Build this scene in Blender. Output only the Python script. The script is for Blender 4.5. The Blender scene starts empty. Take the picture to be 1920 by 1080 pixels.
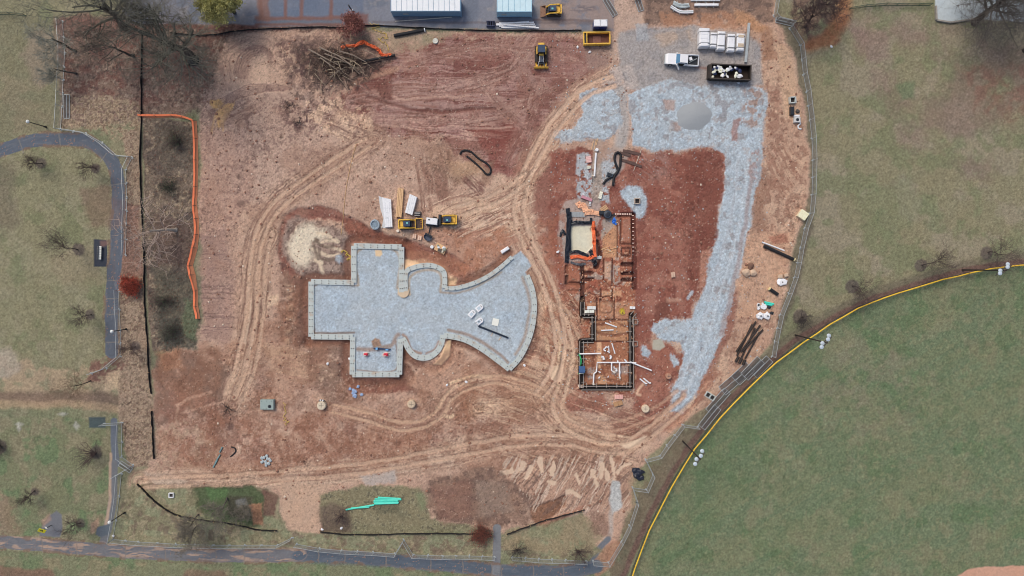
import bpy, bmesh, math, random
import numpy as np
from mathutils import Vector, Matrix, Euler

# ------------------------------------------------------------------ camera, sky, sun, exposure
S = 0.095                       # metres on the ground per photograph pixel
CX, CY = 960.0, 495.0           # ground point straight below the drone
HC = 1280 * S                   # drone height (24 mm equivalent lens)
scene = bpy.context.scene
cam_d = bpy.data.cameras.new('drone_camera')
cam_d.lens = 24.0; cam_d.sensor_width = 36.0; cam_d.clip_end = 6000.0; cam_d.clip_start = 1.0
cam_d.shift_y = -(540 - CY) / 1920.0
cam = bpy.data.objects.new('drone_camera', cam_d)
scene.collection.objects.link(cam)
cam.location = (0, 0, HC)
cam.rotation_euler = (0, 0, 0)
scene.camera = cam
scene.render.resolution_x = 1024; scene.render.resolution_y = 576

world = bpy.data.worlds.new('World'); scene.world = world; world.use_nodes = True
wn = world.node_tree.nodes; wl = world.node_tree.links
sky = wn.new('ShaderNodeTexSky'); sky.sky_type = 'NISHITA'; sky.sun_disc = False
SUN_EL, SUN_AZ = math.radians(52), math.radians(-35)
sky.sun_elevation = SUN_EL; sky.sun_rotation = SUN_AZ
sky.air_density = 1.0; sky.dust_density = 4.0; sky.ozone_density = 1.0
bg = wn['Background']; bg.inputs['Strength'].default_value = 0.125
wl.new(sky.outputs['Color'], bg.inputs['Color'])
sun_d = bpy.data.lights.new('sun', 'SUN'); sun_d.energy = 1.25; sun_d.angle = math.radians(24); sun_d.color = (1.0, 0.95, 0.88)
sun = bpy.data.objects.new('sun', sun_d); scene.collection.objects.link(sun)
sun.rotation_euler = (math.pi/2 - SUN_EL, 0, math.pi - SUN_AZ)
scene.view_settings.view_transform = 'Standard'; scene.view_settings.look = 'None'
scene.view_settings.gamma = 1.0; scene.view_settings.exposure = 0.0
scene.view_settings.use_curve_mapping = False
scene.cycles.filter_width = 1.0
LUM = np.array([0.915, 0.92, 1.0])      # light reaching the ground, used to turn seen colours into albedo

# ------------------------------------------------------------------ helpers
rng = np.random.default_rng(7); random.seed(7)
COL = scene.collection
def lin(c):
    c = np.asarray(c, dtype=np.float64) / 255.0
    return np.where(c <= 0.04045, c / 12.92, ((c + 0.055) / 1.055) ** 2.4)
def alb(c):
    return np.clip(lin(c) / LUM, 0.004, 0.86)
def P(px, py, z=0.0):
    k = S * (HC - z) / HC
    return Vector(((px - CX) * k, (CY - py) * k, z))
def smooth(pts, n=6, closed=False):
    pts = [np.array(p, float) for p in pts]
    m = len(pts); out = []
    rngi = range(m if closed else m - 1)
    for i in rngi:
        p1, p2 = pts[i], pts[(i + 1) % m]
        p0 = pts[i - 1] if (i > 0 or closed) else p1
        p3 = pts[(i + 2) % m] if (i + 2 < m or closed) else p2
        for k in range(n):
            t = k / n
            out.append(0.5 * (2*p1 + (p2-p0)*t + (2*p0-5*p1+4*p2-p3)*t*t + (3*p1-p0-3*p2+p3)*t**3))
    if not closed: out.append(pts[-1])
    return [tuple(p) for p in out]
def sstep(a, b, x):
    t = np.clip((x - a) / (b - a), 0, 1); return t * t * (3 - 2 * t)

_lat = {}
def vnoise(x, y, seed):
    if seed not in _lat: _lat[seed] = np.random.default_rng(1000 + seed).random((256, 256)).astype(np.float32)
    L = _lat[seed]
    xi = np.floor(x).astype(np.int32); yi = np.floor(y).astype(np.int32)
    fx = (x - xi).astype(np.float32); fy = (y - yi).astype(np.float32)
    fx = fx*fx*(3-2*fx); fy = fy*fy*(3-2*fy)
    x0 = xi & 255; x1 = (xi + 1) & 255; y0 = yi & 255; y1 = (yi + 1) & 255
    a = L[y0, x0]; b = L[y0, x1]; c = L[y1, x0]; d = L[y1, x1]
    return a + (b-a)*fx + (c-a)*fy + (a-b-c+d)*fx*fy
def fbm(x, y, seed, octv=4, gain=0.5):
    s = 0; a = 1.0; t = 0
    for o in range(octv):
        s = s + a * vnoise(x * 2**o + 17.3*o, y * 2**o + 9.1*o, seed + o); t += a; a *= gain
    return s / t - 0.5      # about -0.5..0.5

# ------------------------------------------------------------------ ground raster (in photograph pixels, built as a height field)
STEP = 1.6
gx = np.arange(-48, 1968.1, STEP); gy = np.arange(-48, 1128.1, STEP)
NX, NY = len(gx), len(gy)
PX, PY = np.meshgrid(gx, gy)
PX = PX.astype(np.float32); PY = PY.astype(np.float32)
CLR = np.zeros((NY, NX, 3), np.float32)
HGT = np.zeros((NY, NX), np.float32)
RGH = np.full((NY, NX), 0.95, np.float32)
GRN = np.full((NY, NX), 0.5, np.float32)      # strength of the fine grain
CLS = np.zeros((NY, NX), np.int16)
CNAMES = ['lawn']
def cls_id(n):
    if n not in CNAMES: CNAMES.append(n)
    return CNAMES.index(n)
WN1 = fbm(PX/26, PY/26, 11, 4, 0.5); WN2 = fbm(PX/26, PY/26, 23, 4, 0.5)      # edge wobble
NF = fbm(PX/5, PY/5, 31, 3)                                         # fine
NFF = vnoise(PX/2.2, PY/2.2, 37) - 0.5
NM = fbm(PX/18, PY/18, 41, 4); NL = fbm(PX/70, PY/70, 51, 4); NXL = fbm(PX/200, PY/200, 61, 3)

def win(pts, m):
    xs = [p[0] for p in pts]; ys = [p[1] for p in pts]
    i0 = int(np.clip((min(xs)-m-gx[0])//STEP, 0, NX-1)); i1 = int(np.clip((max(xs)+m-gx[0])//STEP+2, 1, NX))
    j0 = int(np.clip((min(ys)-m-gy[0])//STEP, 0, NY-1)); j1 = int(np.clip((max(ys)+m-gy[0])//STEP+2, 1, NY))
    return slice(j0, j1), slice(i0, i1)
def seg_dist(x, y, pts, closed=False):
    """distance to a polyline, distance along it, side"""
    best = np.full(x.shape, 1e9, np.float32); al = np.zeros(x.shape, np.float32); sd = np.ones(x.shape, np.float32)
    acc = 0.0; n = len(pts)
    for i in range(n if closed else n - 1):
        ax, ay = pts[i]; bx, by = pts[(i+1) % n]
        dx, dy = bx-ax, by-ay; L2 = dx*dx+dy*dy
        if L2 < 1e-9: continue
        L = math.sqrt(L2)
        t = np.clip(((x-ax)*dx+(y-ay)*dy)/L2, 0, 1)
        ex = x-(ax+t*dx); ey = y-(ay+t*dy); d = ex*ex+ey*ey
        w = d < best
        best = np.where(w, d, best); al = np.where(w, acc+t*L, al)
        sd = np.where(w, np.sign(dx*ey-dy*ex), sd)
        acc += L
    return np.sqrt(best), al, sd
def inside(x, y, pts):
    r = np.zeros(x.shape, bool); n = len(pts)
    for i in range(n):
        ax, ay = pts[i]; bx, by = pts[(i+1) % n]
        if ay == by: continue
        c = (ay > y) != (by > y)
        r ^= c & (x < (bx-ax)*(y-ay)/(by-ay)+ax)
    return r
def mask_poly(pts, soft, warp):
    soft = soft*0.6 if soft > 3 else soft; warp = warp*1.1
    w = win(pts, soft*2 + warp)
    x = PX[w] + warp*2*WN1[w] + warp*0.5*NF[w]; y = PY[w] + warp*2*WN2[w] + warp*0.5*NFF[w]
    d, _, _ = seg_dist(x, y, pts, True)
    d = np.where(inside(x, y, pts), d, -d)
    return w, sstep(-soft, soft, d), d
def mix(w, m, c):
    a = alb(np.clip(np.array(c, float) + (7, 7, 8), 0, 250)).astype(np.float32)
    CLR[w] = CLR[w]*(1-m[..., None]) + a*m[..., None]
def streakn(w, ang, ln, wd, seed, warp=0.0):
    ca, sa = math.cos(math.radians(ang)), math.sin(math.radians(ang))
    x = PX[w] + warp*WN1[w]; y = PY[w] + warp*WN2[w]
    u = (x*ca + y*sa)/ln; v = (-x*sa + y*ca)/wd
    return 0.6*vnoise(u, v, seed) + 0.4*vnoise(u*2.1, v*2.3, seed+3)
ONLY = None
def Z(pts, c, soft=6, warp=8, a=1.0, tex=None, cls=None, rough=None, grain=None, h=None, sm=False, thr=0.5):
    """paint a patch of ground: colour, optional texture mask, class, relief"""
    if sm: pts = smooth(pts, 5, True)
    w, m, d = mask_poly(pts, soft, warp)
    m = m*a
    if tex:
        k = tex[0]
        if k == 's':   # streaks: angle, length, width, lo, hi
            n = streakn(w, tex[1], tex[2], tex[3], 71+int(abs(tex[1]))%13, 8); m = m*sstep(tex[4], tex[5], n)
        elif k == 'm': # mottles: scale, lo, hi
            n = fbm(PX[w]/tex[1], PY[w]/tex[1], 91+int(tex[1])%17, 4)+0.5; m = m*sstep(tex[2], tex[3], n)
        elif k == 'r': # ridged veins: scale, width
            n = np.abs(fbm(PX[w]/tex[1], PY[w]/tex[1], 121+int(tex[1])%7, 4)); m = m*(1-sstep(0, tex[2], n))
    if ONLY: m = m*(CLS[w] == cls_id(ONLY))
    mix(w, m, c)
    if cls:
        q = CLS[w]; q[m > thr] = cls_id(cls); CLS[w] = q
    if rough is not None: RGH[w] = RGH[w]*(1-m) + rough*m
    if grain is not None: GRN[w] = GRN[w]*(1-m) + grain*m
    if h is not None: HGT[w] += h*m
    return w, m, d
def stroke(pts, wid, c, a=1.0, soft=3, warp=3, streak=None, cls=None, rough=None, grain=None, h=None, sm=True, thr=0.5, seed=5, rag=0.0):
    """paint along a line; streak=(length, width, lo, hi) gives wheel-mark lines that follow it"""
    if sm: pts = smooth(pts, 6)
    w = win(pts, wid + soft*2 + warp)
    x = PX[w] + warp*2*WN1[w]; y = PY[w] + warp*2*WN2[w]
    d, al, sd = seg_dist(x, y, pts)
    d2 = d + rag*wid*(0.9*NM[w] + 0.7*NF[w] + 0.35*NFF[w])
    m = sstep(wid/2+soft, wid/2-soft, d2)*a
    if streak:
        v = d*sd
        n = 0.6*vnoise(al/streak[0]+3*seed, v/streak[1]+50, seed) + 0.4*vnoise(al/streak[0]*2+seed, v/streak[1]*2.2+50, seed+1)
        k = sstep(streak[2], streak[3], n); m = m*k
    mix(w, m, c)
    if cls:
        q = CLS[w]; q[m > thr] = cls_id(cls); CLS[w] = q
    if rough is not None: RGH[w] = RGH[w]*(1-m) + rough*m
    if grain is not None: GRN[w] = GRN[w]*(1-m) + grain*m
    if h is not None: HGT[w] += h*m
    return w, m, d, al
def tracks(pts, wid, light, dark, n=1.0, seed=5, a=0.8):
    """a worn haul route: light smear with crisp dark and light wheel lines, shallow ruts"""
    stroke(pts, wid, light, a*0.6, soft=wid*0.25, warp=4, seed=seed, rag=0.3)
    stroke(pts, wid*1.05, dark, a*0.65, soft=wid*0.18, warp=3, streak=(75, 3.6/n, 0.54, 0.70), seed=seed+2, h=-0.05, rag=0.2)
    stroke(pts, wid*1.0, light, a*0.8, soft=wid*0.18, warp=3, streak=(80, 4.2/n, 0.54, 0.70), seed=seed+7, h=0.02, rag=0.2)
    stroke(pts, wid*0.9, tuple(min(240, v+12) for v in light), a*0.7, soft=wid*0.12, warp=3, streak=(34, 3.2/n, 0.68, 0.76), seed=seed+11, rag=0.2, rough=0.5)
    stroke(pts, wid*0.95, tuple(int(v*0.85) for v in dark), a*0.55, soft=wid*0.12, warp=3, streak=(30, 2.6/n, 0.66, 0.76), seed=seed+13, h=-0.04, rag=0.2)
    stroke(pts, wid*1.1, tuple(int(v*0.92) for v in dark), a*0.4, soft=wid*0.2, warp=5, streak=(5, 5, 0.62, 0.72), seed=seed+17, rag=0.3)
# ------------------------------------------------------------------ ground colours as the eye sees them (turned into albedo by alb)
TAN=(178,146,129); TAN2=(193,163,142); PALE=(205,178,156); RED=(122,78,68); RED2=(142,94,82); BRN=(116,92,82); DKB=(94,74,68)
SAND=(188,148,118); GRAV=(166,176,187); GRAVD=(146,148,155); PUD=(218,192,164); LAWN=(128,124,100); FIELD=(102,114,88)
LITTER=(124,102,92); LEAF=(116,82,74); STRAW=(158,140,118); ASPH=(88,95,108)
ALLP=[(-60,-60),(1980,-60),(1980,1140),(-60,1140)]

# --- lawns
Z(ALLP, LAWN, 2, 0, cls='lawn', grain=0.55)
Z(ALLP, (134,128,106), 4, 0, 0.7, tex=('m',60,0.45,0.65))
Z(ALLP, (104,112,86), 4, 0, 0.6, tex=('m',45,0.52,0.7))
UR=[(1440,-60),(1980,-60),(1980,470),(1900,494),(1780,512),(1700,535),(1590,580),(1500,635),(1440,680),(1470,580),(1500,470),(1530,300),(1500,120),(1450,20)]
Z(UR,(128,122,98),6,4,0.9)
Z(UR,(140,130,114),6,4,0.6,tex=('m',50,0.46,0.62))
Z(UR,(112,116,88),6,4,0.7,tex=('m',38,0.52,0.66))
Z([(1580,30),(1760,60),(1940,90),(1980,330),(1800,330),(1700,260),(1640,120)],(124,104,96),40,30,0.65,tex=('m',55,0.3,0.6))
Z([(1800,130),(1980,120),(1980,230),(1830,210)],(122,84,74),25,20,0.55,tex=('m',14,0.35,0.65))
Z([(1590,45),(1660,50),(1665,110),(1610,110)],(128,106,100),16,12,0.6)
Z([(1480,-60),(1580,-60),(1590,40),(1570,80),(1520,90),(1490,60)],(106,82,74),8,8,0.8,tex=('m',10,0.2,0.6))
stroke([(1585,-20),(1580,30),(1555,70),(1520,85)],26,(150,98,66),0.7,soft=10,warp=8)
Z([(1445,20),(1490,40),(1520,140),(1530,300),(1525,420),(1490,560),(1450,660),(1440,640),(1490,470),(1512,300),(1500,160)],(104,94,82),5,4,0.7)
Z([(1680,160),(1715,155),(1718,185),(1690,190)],(98,112,84),8,6,0.7)
Z([(1790,420),(1920,400),(1980,430),(1980,480),(1850,490)],(112,122,90),25,20,0.5,tex=('m',22,0.4,0.6))
Z([(1590,370),(1700,330),(1760,400),(1660,450)],(106,116,86),25,20,0.4)

BF=[(1170,1140),(1180,1080),(1200,1020),(1240,930),(1290,845),(1345,775),(1420,700),(1490,640),(1560,598),(1640,560),(1720,535),(1800,512),(1880,497),(1980,490),(1980,1140)]
Z(BF,FIELD,2,0,cls='ball_field')
Z(BF,(114,116,90),4,0,0.6,tex=('m',58,0.48,0.64))
Z(BF,(126,121,98),4,0,0.45,tex=('m',30,0.56,0.70))
Z(BF,(84,106,74),4,0,0.6,tex=('m',40,0.56,0.70))
Z(BF,(128,128,100),4,0,0.45,tex=('m',7,0.58,0.74))
Z([(1440,690),(1640,600),(1760,700),(1700,800),(1560,790),(1470,760)],(128,120,104),60,40,0.45,tex=('m',26,0.4,0.62))
Z([(1300,850),(1330,800),(1420,780),(1400,900),(1290,1060),(1240,1060)],(92,108,80),30,20,0.4)
Z(BF,(116,118,90),4,0,0.35,tex=('s',-32,160,16,0.52,0.66)); Z(BF,(90,106,78),4,0,0.4,tex=('m',16,0.58,0.68))
Z([(1785,1085),(1815,1066),(1860,1062),(1990,1060),(1990,1140),(1770,1140)],(190,146,126),2,2,cls='infield_dirt',grain=0.25)
# dark leaf line outside the yellow fence
EDGE=[(1150,1100),(1168,1060),(1190,1010),(1228,930),(1278,845),(1333,775),(1408,700),(1478,640),(1550,595),(1632,555),(1715,527),(1800,503),(1880,489),(1980,482)]
stroke(EDGE,22,(100,92,80),0.7,soft=5,warp=4)
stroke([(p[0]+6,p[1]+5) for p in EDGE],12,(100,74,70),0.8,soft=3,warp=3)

# --- left lawns
Z([(-60,30),(105,40),(110,240),(40,250),(-60,290)],(118,114,92),10,8,0.8)
Z([(-60,120),(60,150),(100,235),(20,255),(-60,280)],(132,120,100),20,16,0.5,tex=('m',20,0.4,0.6))
Z([(-60,270),(60,268),(150,275),(200,300),(212,360),(205,500),(202,670),(150,690),(-60,650)],(128,124,99),6,4,0.9)
Z([(-60,270),(60,268),(150,275),(200,300),(212,360),(205,500),(202,670),(150,690),(-60,650)],(110,114,86),8,4,0.7,tex=('m',34,0.47,0.66))
Z([(-60,270),(60,268),(150,275),(200,300),(212,360),(205,500),(202,670),(150,690),(-60,650)],(136,130,108),8,4,0.6,tex=('m',26,0.52,0.68))
Z([(-60,300),(20,310),(40,420),(-60,460)],(106,94,84),20,14,0.5)
Z([(150,355),(212,340),(212,420),(170,420)],(122,98,86),12,10,0.6)
Z([(90,480),(170,460),(190,530),(120,540)],(146,130,108),18,12,0.4)
Z([(-60,650),(90,690),(180,690),(230,700),(270,700),(280,760),(200,770),(-60,740)],(158,138,116),10,10,0.85,tex=('m',18,0.25,0.5))
Z([(-60,660),(20,650),(40,690),(10,710),(-60,710)],(162,150,138),10,8,0.7)
stroke([(-60,744),(60,745),(170,744),(230,750)],20,(118,98,86),0.85,soft=6,warp=5)
stroke([(-60,760),(80,758),(190,760),(240,775)],14,(160,136,112),0.7,soft=5,warp=5)
Z([(-60,775),(200,790),(215,860),(205,960),(190,1020),(-60,1010)],(110,114,88),8,6,0.8)
Z([(-60,775),(200,790),(215,860),(205,960),(190,1020),(-60,1010)],(132,124,102),8,6,0.7,tex=('m',36,0.48,0.64))
Z([(-60,775),(200,790),(215,860),(205,960),(190,1020),(-60,1010)],(92,116,82),8,6,0.6,tex=('m',26,0.55,0.7))
Z([(0,920),(30,940),(40,1000),(-60,1010),(-60,930)],(134,108,94),14,10,0.5,tex=('m',12,0.3,0.6))
for q in [(36,796,9,5),(118,778,10,4),(35,803,5,7),(143,798,6,8)]:
    Z([(q[0]-q[2],q[1]),(q[0],q[1]-q[3]),(q[0]+q[2],q[1]),(q[0],q[1]+q[3])],(158,156,148),3,3,0.8)
Z([(-60,1030),(600,1050),(1100,1090),(1140,1085),(1140,1140),(-60,1140)],(116,118,92),4,3,0.9,cls='lawn')
Z([(-60,1030),(600,1050),(1100,1090),(1100,1140),(-60,1140)],(98,116,84),4,3,0.7,tex=('m',30,0.5,0.66))
Z([(-60,1040),(1100,1090),(1100,1140),(-60,1140)],(136,124,100),4,3,0.6,tex=('m',22,0.54,0.68))
Z([(-10,1062),(100,1068),(110,1090),(-20,1090)],(120,86,76),6,5,0.7)
Z([(350,1070),(420,1068),(430,1090),(340,1090)],(118,90,78),6,5,0.6)
Z([(1130,1040),(1180,960),(1230,860),(1290,780),(1330,760),(1270,860),(1215,950),(1170,1060),(1150,1100)],(112,100,84),8,6,0.8,tex=('m',14,0.2,0.5))

# --- leaf-littered ground in the north-west, strip by the path
Z([(100,30),(420,20),(640,30),(660,60),(520,75),(470,70),(430,120),(390,200),(300,225),(260,230),(120,240),(110,120)],LITTER,14,12,0.95,cls='leaf_litter')
Z([(100,30),(430,20),(640,30),(660,60),(430,100),(380,190),(260,200),(120,170)],LEAF,14,12,0.75,tex=('m',16,0.4,0.62))
Z([(100,60),(430,30),(430,120),(380,215),(260,230),(115,240)],(150,132,118),10,8,0.6,tex=('m',6,0.54,0.70))
Z([(100,60),(430,30),(430,120),(380,215),(260,230),(115,240)],(88,72,68),10,8,0.6,tex=('m',7,0.57,0.70))
Z([(55,60),(110,55),(112,150),(70,165),(45,110)],(140,124,112),14,10,0.6)
Z([(118,175),(190,180),(262,195),(262,258),(240,280),(190,245),(118,240)],STRAW,10,8,0.9,tex=('m',5,0.32,0.6),cls='leaf_litter')
Z([(118,180),(190,185),(262,200),(262,260),(118,240)],(110,88,76),8,6,0.6,tex=('m',5,0.55,0.68))
strip=[(232,250),(264,240),(266,400),(270,540),(282,690),(286,760),(290,870),(240,880),(222,780),(222,690),(222,500),(238,330)]
Z(strip,(142,122,106),5,4,0.95,cls='leaf_litter')
Z(strip,STRAW,5,4,0.85,tex=('m',6,0.46,0.62)); Z(strip,(100,78,72),5,4,0.7,tex=('m',6,0.55,0.68))
Z([(225,380),(262,390),(268,520),(225,520)],(118,86,78),6,6,0.7)
Z([(170,680),(220,665),(235,690),(200,720),(160,715)],(112,78,72),6,6,0.85,tex=('m',6,0.2,0.55))
Z([(200,700),(225,690),(222,730),(195,735)],(190,166,140),5,4,0.7)
fz=[(268,222),(368,228),(372,440),(360,500),(376,600),(372,655),(285,660),(272,500)]
Z(fz,(108,94,84),4,4,0.95,cls='leaf_litter')
Z(fz,(150,134,114),4,4,0.7,tex=('m',6,0.54,0.68)); Z(fz,(78,68,64),4,4,0.75,tex=('m',14,0.5,0.66))
Z([(290,235),(362,235),(366,310),(300,320)],(84,76,68),12,10,0.7); Z([(290,400),(360,420),(362,500),(290,500)],(92,74,68),12,8,0.7)
Z([(285,500),(372,520),(372,655),(300,655)],(78,76,66),14,10,0.7); Z([(345,560),(374,565),(372,640),(345,630)],(92,102,78),8,6,0.7)
Z([(300,590),(340,600),(340,650),(310,655)],(66,66,62),10,8,0.6)

# --- the building site
site=[(430,65),(500,58),(780,58),(1100,62),(1140,60),(1145,-60),(1450,-60),(1462,40),(1490,110),(1508,200),(1520,300),(1512,380),(1490,470),(1468,560),(1448,640),(1400,690),(1340,740),(1280,790),(1225,850),(1180,900),(1180,960),(1160,1010),(1120,1030),(1090,960),(940,1000),(880,985),(620,985),(600,1000),(540,1000),(520,930),(300,905),(262,900),(290,850),(288,700),(310,660),(375,655),(382,560),(375,450),(375,300),(372,225),(400,150)]
Z(site,TAN,8,8,1.0,cls='bare_soil',grain=0.45)
Z(site,BRN,6,6,0.35,tex=('m',5,0.55,0.72)); Z(site,PALE,6,6,0.3,tex=('m',24,0.52,0.7))
# north-west bare field
Z([(420,80),(470,65),(520,70),(545,120),(520,180),(440,185),(420,150)],(186,154,136),8,8,0.9)
stroke([(430,150),(426,110),(450,85),(500,80)],30,(148,116,106),0.6,soft=8,streak=(40,3,0.45,0.65),seed=21)
for r in (12,18,24,30,36):
    stroke([(478-r,150),(478-r*.8,118-r*.4),(490,105-r*.6),(500+r*.6,120)],3,(140,110,100),0.4,soft=2,warp=4)
Z([(520,70),(640,62),(700,75),(740,100),(720,140),(640,165),(600,190),(560,240),(540,180),(545,110)],(124,100,92),14,12,0.85,tex=('m',9,0.2,0.6))
Z([(555,80),(640,95),(730,110),(700,140),(620,160),(550,130)],(84,68,64),14,10,0.6,tex=('m',8,0.3,0.6))
Z([(640,60),(790,60),(830,75),(800,92),(740,100),(680,85)],(150,132,112),8,8,0.8,tex=('m',10,0.2,0.55)); Z([(790,62),(850,62),(850,85),(800,92)],(136,128,104),8,6,0.6)
Z([(375,180),(440,150),(560,165),(640,185),(680,210),(640,260),(560,300),(480,380),(420,360),(380,300)],(176,148,134),20,16,0.7)
Z([(375,180),(640,180),(690,260),(640,330),(460,420),(390,430),(375,320)],(120,92,86),16,14,0.55,tex=('m',4.5,0.54,0.66))
Z([(380,185),(470,180),(470,230),(400,230)],(120,92,84),12,10,0.6,tex=('s',-28,40,4,0.45,0.65))
Z([(395,190),(420,185),(425,205),(405,212)],(190,154,112),6,6,0.8); Z([(420,195),(440,192),(430,215),(412,235),(400,240)],(188,152,112),6,6,0.7)
Z([(375,200),(400,220),(405,600),(378,600)],(138,112,104),8,6,0.55,tex=('m',5,0.35,0.65))
Z([(376,440),(440,430),(460,560),(440,640),(380,640)],(152,122,112),16,12,0.75)
Z([(378,460),(440,450),(450,620),(380,630)],(120,94,88),10,6,0.6,tex=('s',2,60,3.2,0.55,0.66))
Z([(375,240),(460,240),(480,340),(440,440),(378,440)],(174,140,126),14,10,0.5); Z([(440,300),(480,310),(470,350),(440,360)],(112,88,82),10,8,0.4,tex=('m',8,0.4,0.6))
# red graded slope in the north
redA=[(640,172),(700,140),(740,105),(830,72),(900,70),(1000,68),(1100,85),(1135,120),(1060,190),(1020,250),(985,320),(930,330),(820,262),(700,255),(690,215),(630,195)]
Z(redA,(142,104,94),30,24,0.75); Z(redA,(134,94,85),16,28,0.8,grain=0.4)
Z(redA,(150,114,108),8,6,0.8,tex=('m',34,0.46,0.58)); Z(redA,(112,70,64),8,6,0.8,tex=('m',22,0.54,0.62))
Z(redA,(110,70,64),8,6,0.7,tex=('s',3,60,3.2,0.58,0.68)); Z(redA,(172,138,128),8,6,0.55,tex=('s',1,46,2.6,0.62,0.70))
Z([(640,172),(700,150),(830,80),(900,72),(800,120),(740,150),(690,190),(640,196)],(112,66,58),8,8,0.7,tex=('m',12,0.35,0.6))
Z([(720,150),(900,145),(960,170),(900,215),(740,205)],(164,132,124),14,12,0.6,tex=('s',2,60,4,0.45,0.6))
Z([(690,215),(900,225),(1000,250),(930,265),(720,245)],(188,152,138),10,8,0.75,tex=('s',5,70,4,0.52,0.62))
Z([(840,80),(1000,75),(1000,110),(860,140)],(122,78,70),14,12,0.6,tex=('m',10,0.4,0.6))
Z([(880,240),(990,230),(985,320),(930,330)],(124,70,62),10,8,0.7)
for k,(q,wd) in enumerate([([(1130,110),(1060,165),(960,205),(840,222),(700,225)],30),([(1000,75),(960,130),(860,165),(740,180),(660,190)],34),([(1010,160),(990,230),(960,300)],30),([(760,120),(860,95),(980,90),(1080,110)],26),([(900,150),(940,200),(1000,250)],24)]): tracks(q,wd,(168,134,122),(106,70,62),0.8,seed=201+7*k,a=0.6)
stroke([(655,160),(690,148),(745,128)],10,(170,132,112),0.7,soft=3,warp=4); stroke([(690,180),(735,195),(780,205),(860,206),(930,205)],6,(96,58,52),0.7,soft=3,warp=4,h=-0.2)
stroke([(735,180),(760,187),(800,184),(880,180)],4,(182,146,132),0.7,soft=2,warp=3); stroke([(840,236),(900,240),(960,238)],4,(186,150,136),0.6,soft=2,warp=3)
Z([(700,160),(735,140),(735,190),(715,185)],(112,72,64),6,6,0.8); Z([(1000,70),(1100,80),(1130,110),(1090,170),(1010,150)],(138,98,90),14,12,0.6,tex=('s',78,40,6,0.35,0.6))
Z([(1090,80),(1150,80),(1150,130),(1100,130)],(146,122,114),12,8,0.7); Z([(960,80),(1000,90),(1010,170),(960,170)],(150,120,112),20,14,0.5,tex=('s',60,60,6,0.4,0.6))
Z([(985,180),(1070,140),(1120,130),(1040,240),(990,300),(960,280)],(116,76,68),14,10,0.7,tex=('m',14,0.3,0.6))
Z([(640,205),(690,215),(700,250),(640,270),(600,230)],(188,156,136),10,8,0.6)
# beige middle
Z([(500,290),(640,250),(800,270),(800,400),(700,420),(640,390),(540,400),(480,420)],(184,154,138),20,16,0.6)
Z([(560,280),(820,280),(800,380),(560,380)],(150,116,102),20,10,0.4,tex=('r',26,0.02))
Z([(790,285),(850,280),(860,340),(830,390),(790,400),(778,340)],(126,92,80),12,10,0.85,tex=('s',80,60,7,0.3,0.6))
Z([(795,275),(880,275),(930,300),(920,340),(860,345),(810,320)],(136,108,92),14,12,0.7,tex=('m',14,0.25,0.55))
Z([(860,325),(880,320),(910,345),(905,370),(875,350)],(122,86,78),5,4,0.85,tex=('s',48,30,3,0.3,0.5))
Z([(835,300),(900,305),(905,325),(850,330)],(178,144,116),10,8,0.6)
# bulb-shaped cut around the pad
bulb=[(520,440),(530,405),(560,388),(600,386),(640,398),(690,425),(740,440),(800,460),(850,480),(880,500),(870,520),(830,510),(790,490),(760,470),(690,455),(655,455),(640,420),(600,408),(560,420),(540,450),(545,500),(575,530),(570,560),(525,510)]
Z(bulb,(136,90,78),6,5,0.9,h=-0.25); Z(bulb,(112,70,62),5,5,0.6,tex=('s',20,70,6,0.5,0.65))
Z([(528,440),(540,412),(560,405),(640,430),(660,460),(655,530),(575,530),(545,500),(530,480)],(150,130,120),8,6,0.9,tex=None)
Z([(528,430),(560,405),(640,420),(655,460),(640,530),(575,530),(535,490)],(96,76,70),6,6,0.6,tex=('m',5,0.5,0.62))
w,m,d=Z([(541,455),(556,430),(586,420),(606,428),(614,446),(600,450),(586,462),(588,485),(572,505),(556,500),(545,480)],(216,202,182),16,8,0.92,grain=0.3)
for f in [[(596,436),(612,440),(620,446)],[(600,456),(612,452),(632,452)],[(588,468),(600,474),(618,480),(634,478)],[(596,480),(602,500),(606,512)],[(610,462),(625,464),(636,470)],[(592,488),(605,494)]]:
    stroke(f,6,(206,186,162),0.85,soft=2,warp=5,rough=0.3,grain=0.2,rag=0.6)
for f in [[(592,448),(604,462),(622,462)],[(590,462),(598,486),(600,470)],[(604,486),(622,488),(640,486)],[(588,456),(596,450)]]:
    stroke(f,6,(108,92,82),0.8,soft=2,warp=3)
Z([(630,480),(645,478),(650,490),(638,496),(630,490)],(160,168,180),3,3,0.95,grain=0.8)
for q in [(700,450,7),(716,452,6),(722,378,3)]: Z([(q[0]-q[2],q[1]),(q[0],q[1]-q[2]),(q[0]+q[2],q[1]),(q[0],q[1]+q[2])],(168,170,172),3,3,0.7)
# dark spoil west of the pad
Z([(520,510),(545,505),(575,530),(578,640),(560,650),(525,640),(522,560)],(128,98,84),8,8,0.85,tex=('m',8,0.2,0.55))
stroke([(540,520),(545,570),(540,640)],12,(178,148,126),0.8,soft=4,warp=4,streak=(6,30,0.35,0.6),seed=33,h=0.2)
stroke([(557,530),(560,640)],14,(110,80,70),0.7,soft=4,warp=3)
Z([(495,555),(520,552),(522,572),(500,575)],(206,176,150),5,4,0.8)
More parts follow.
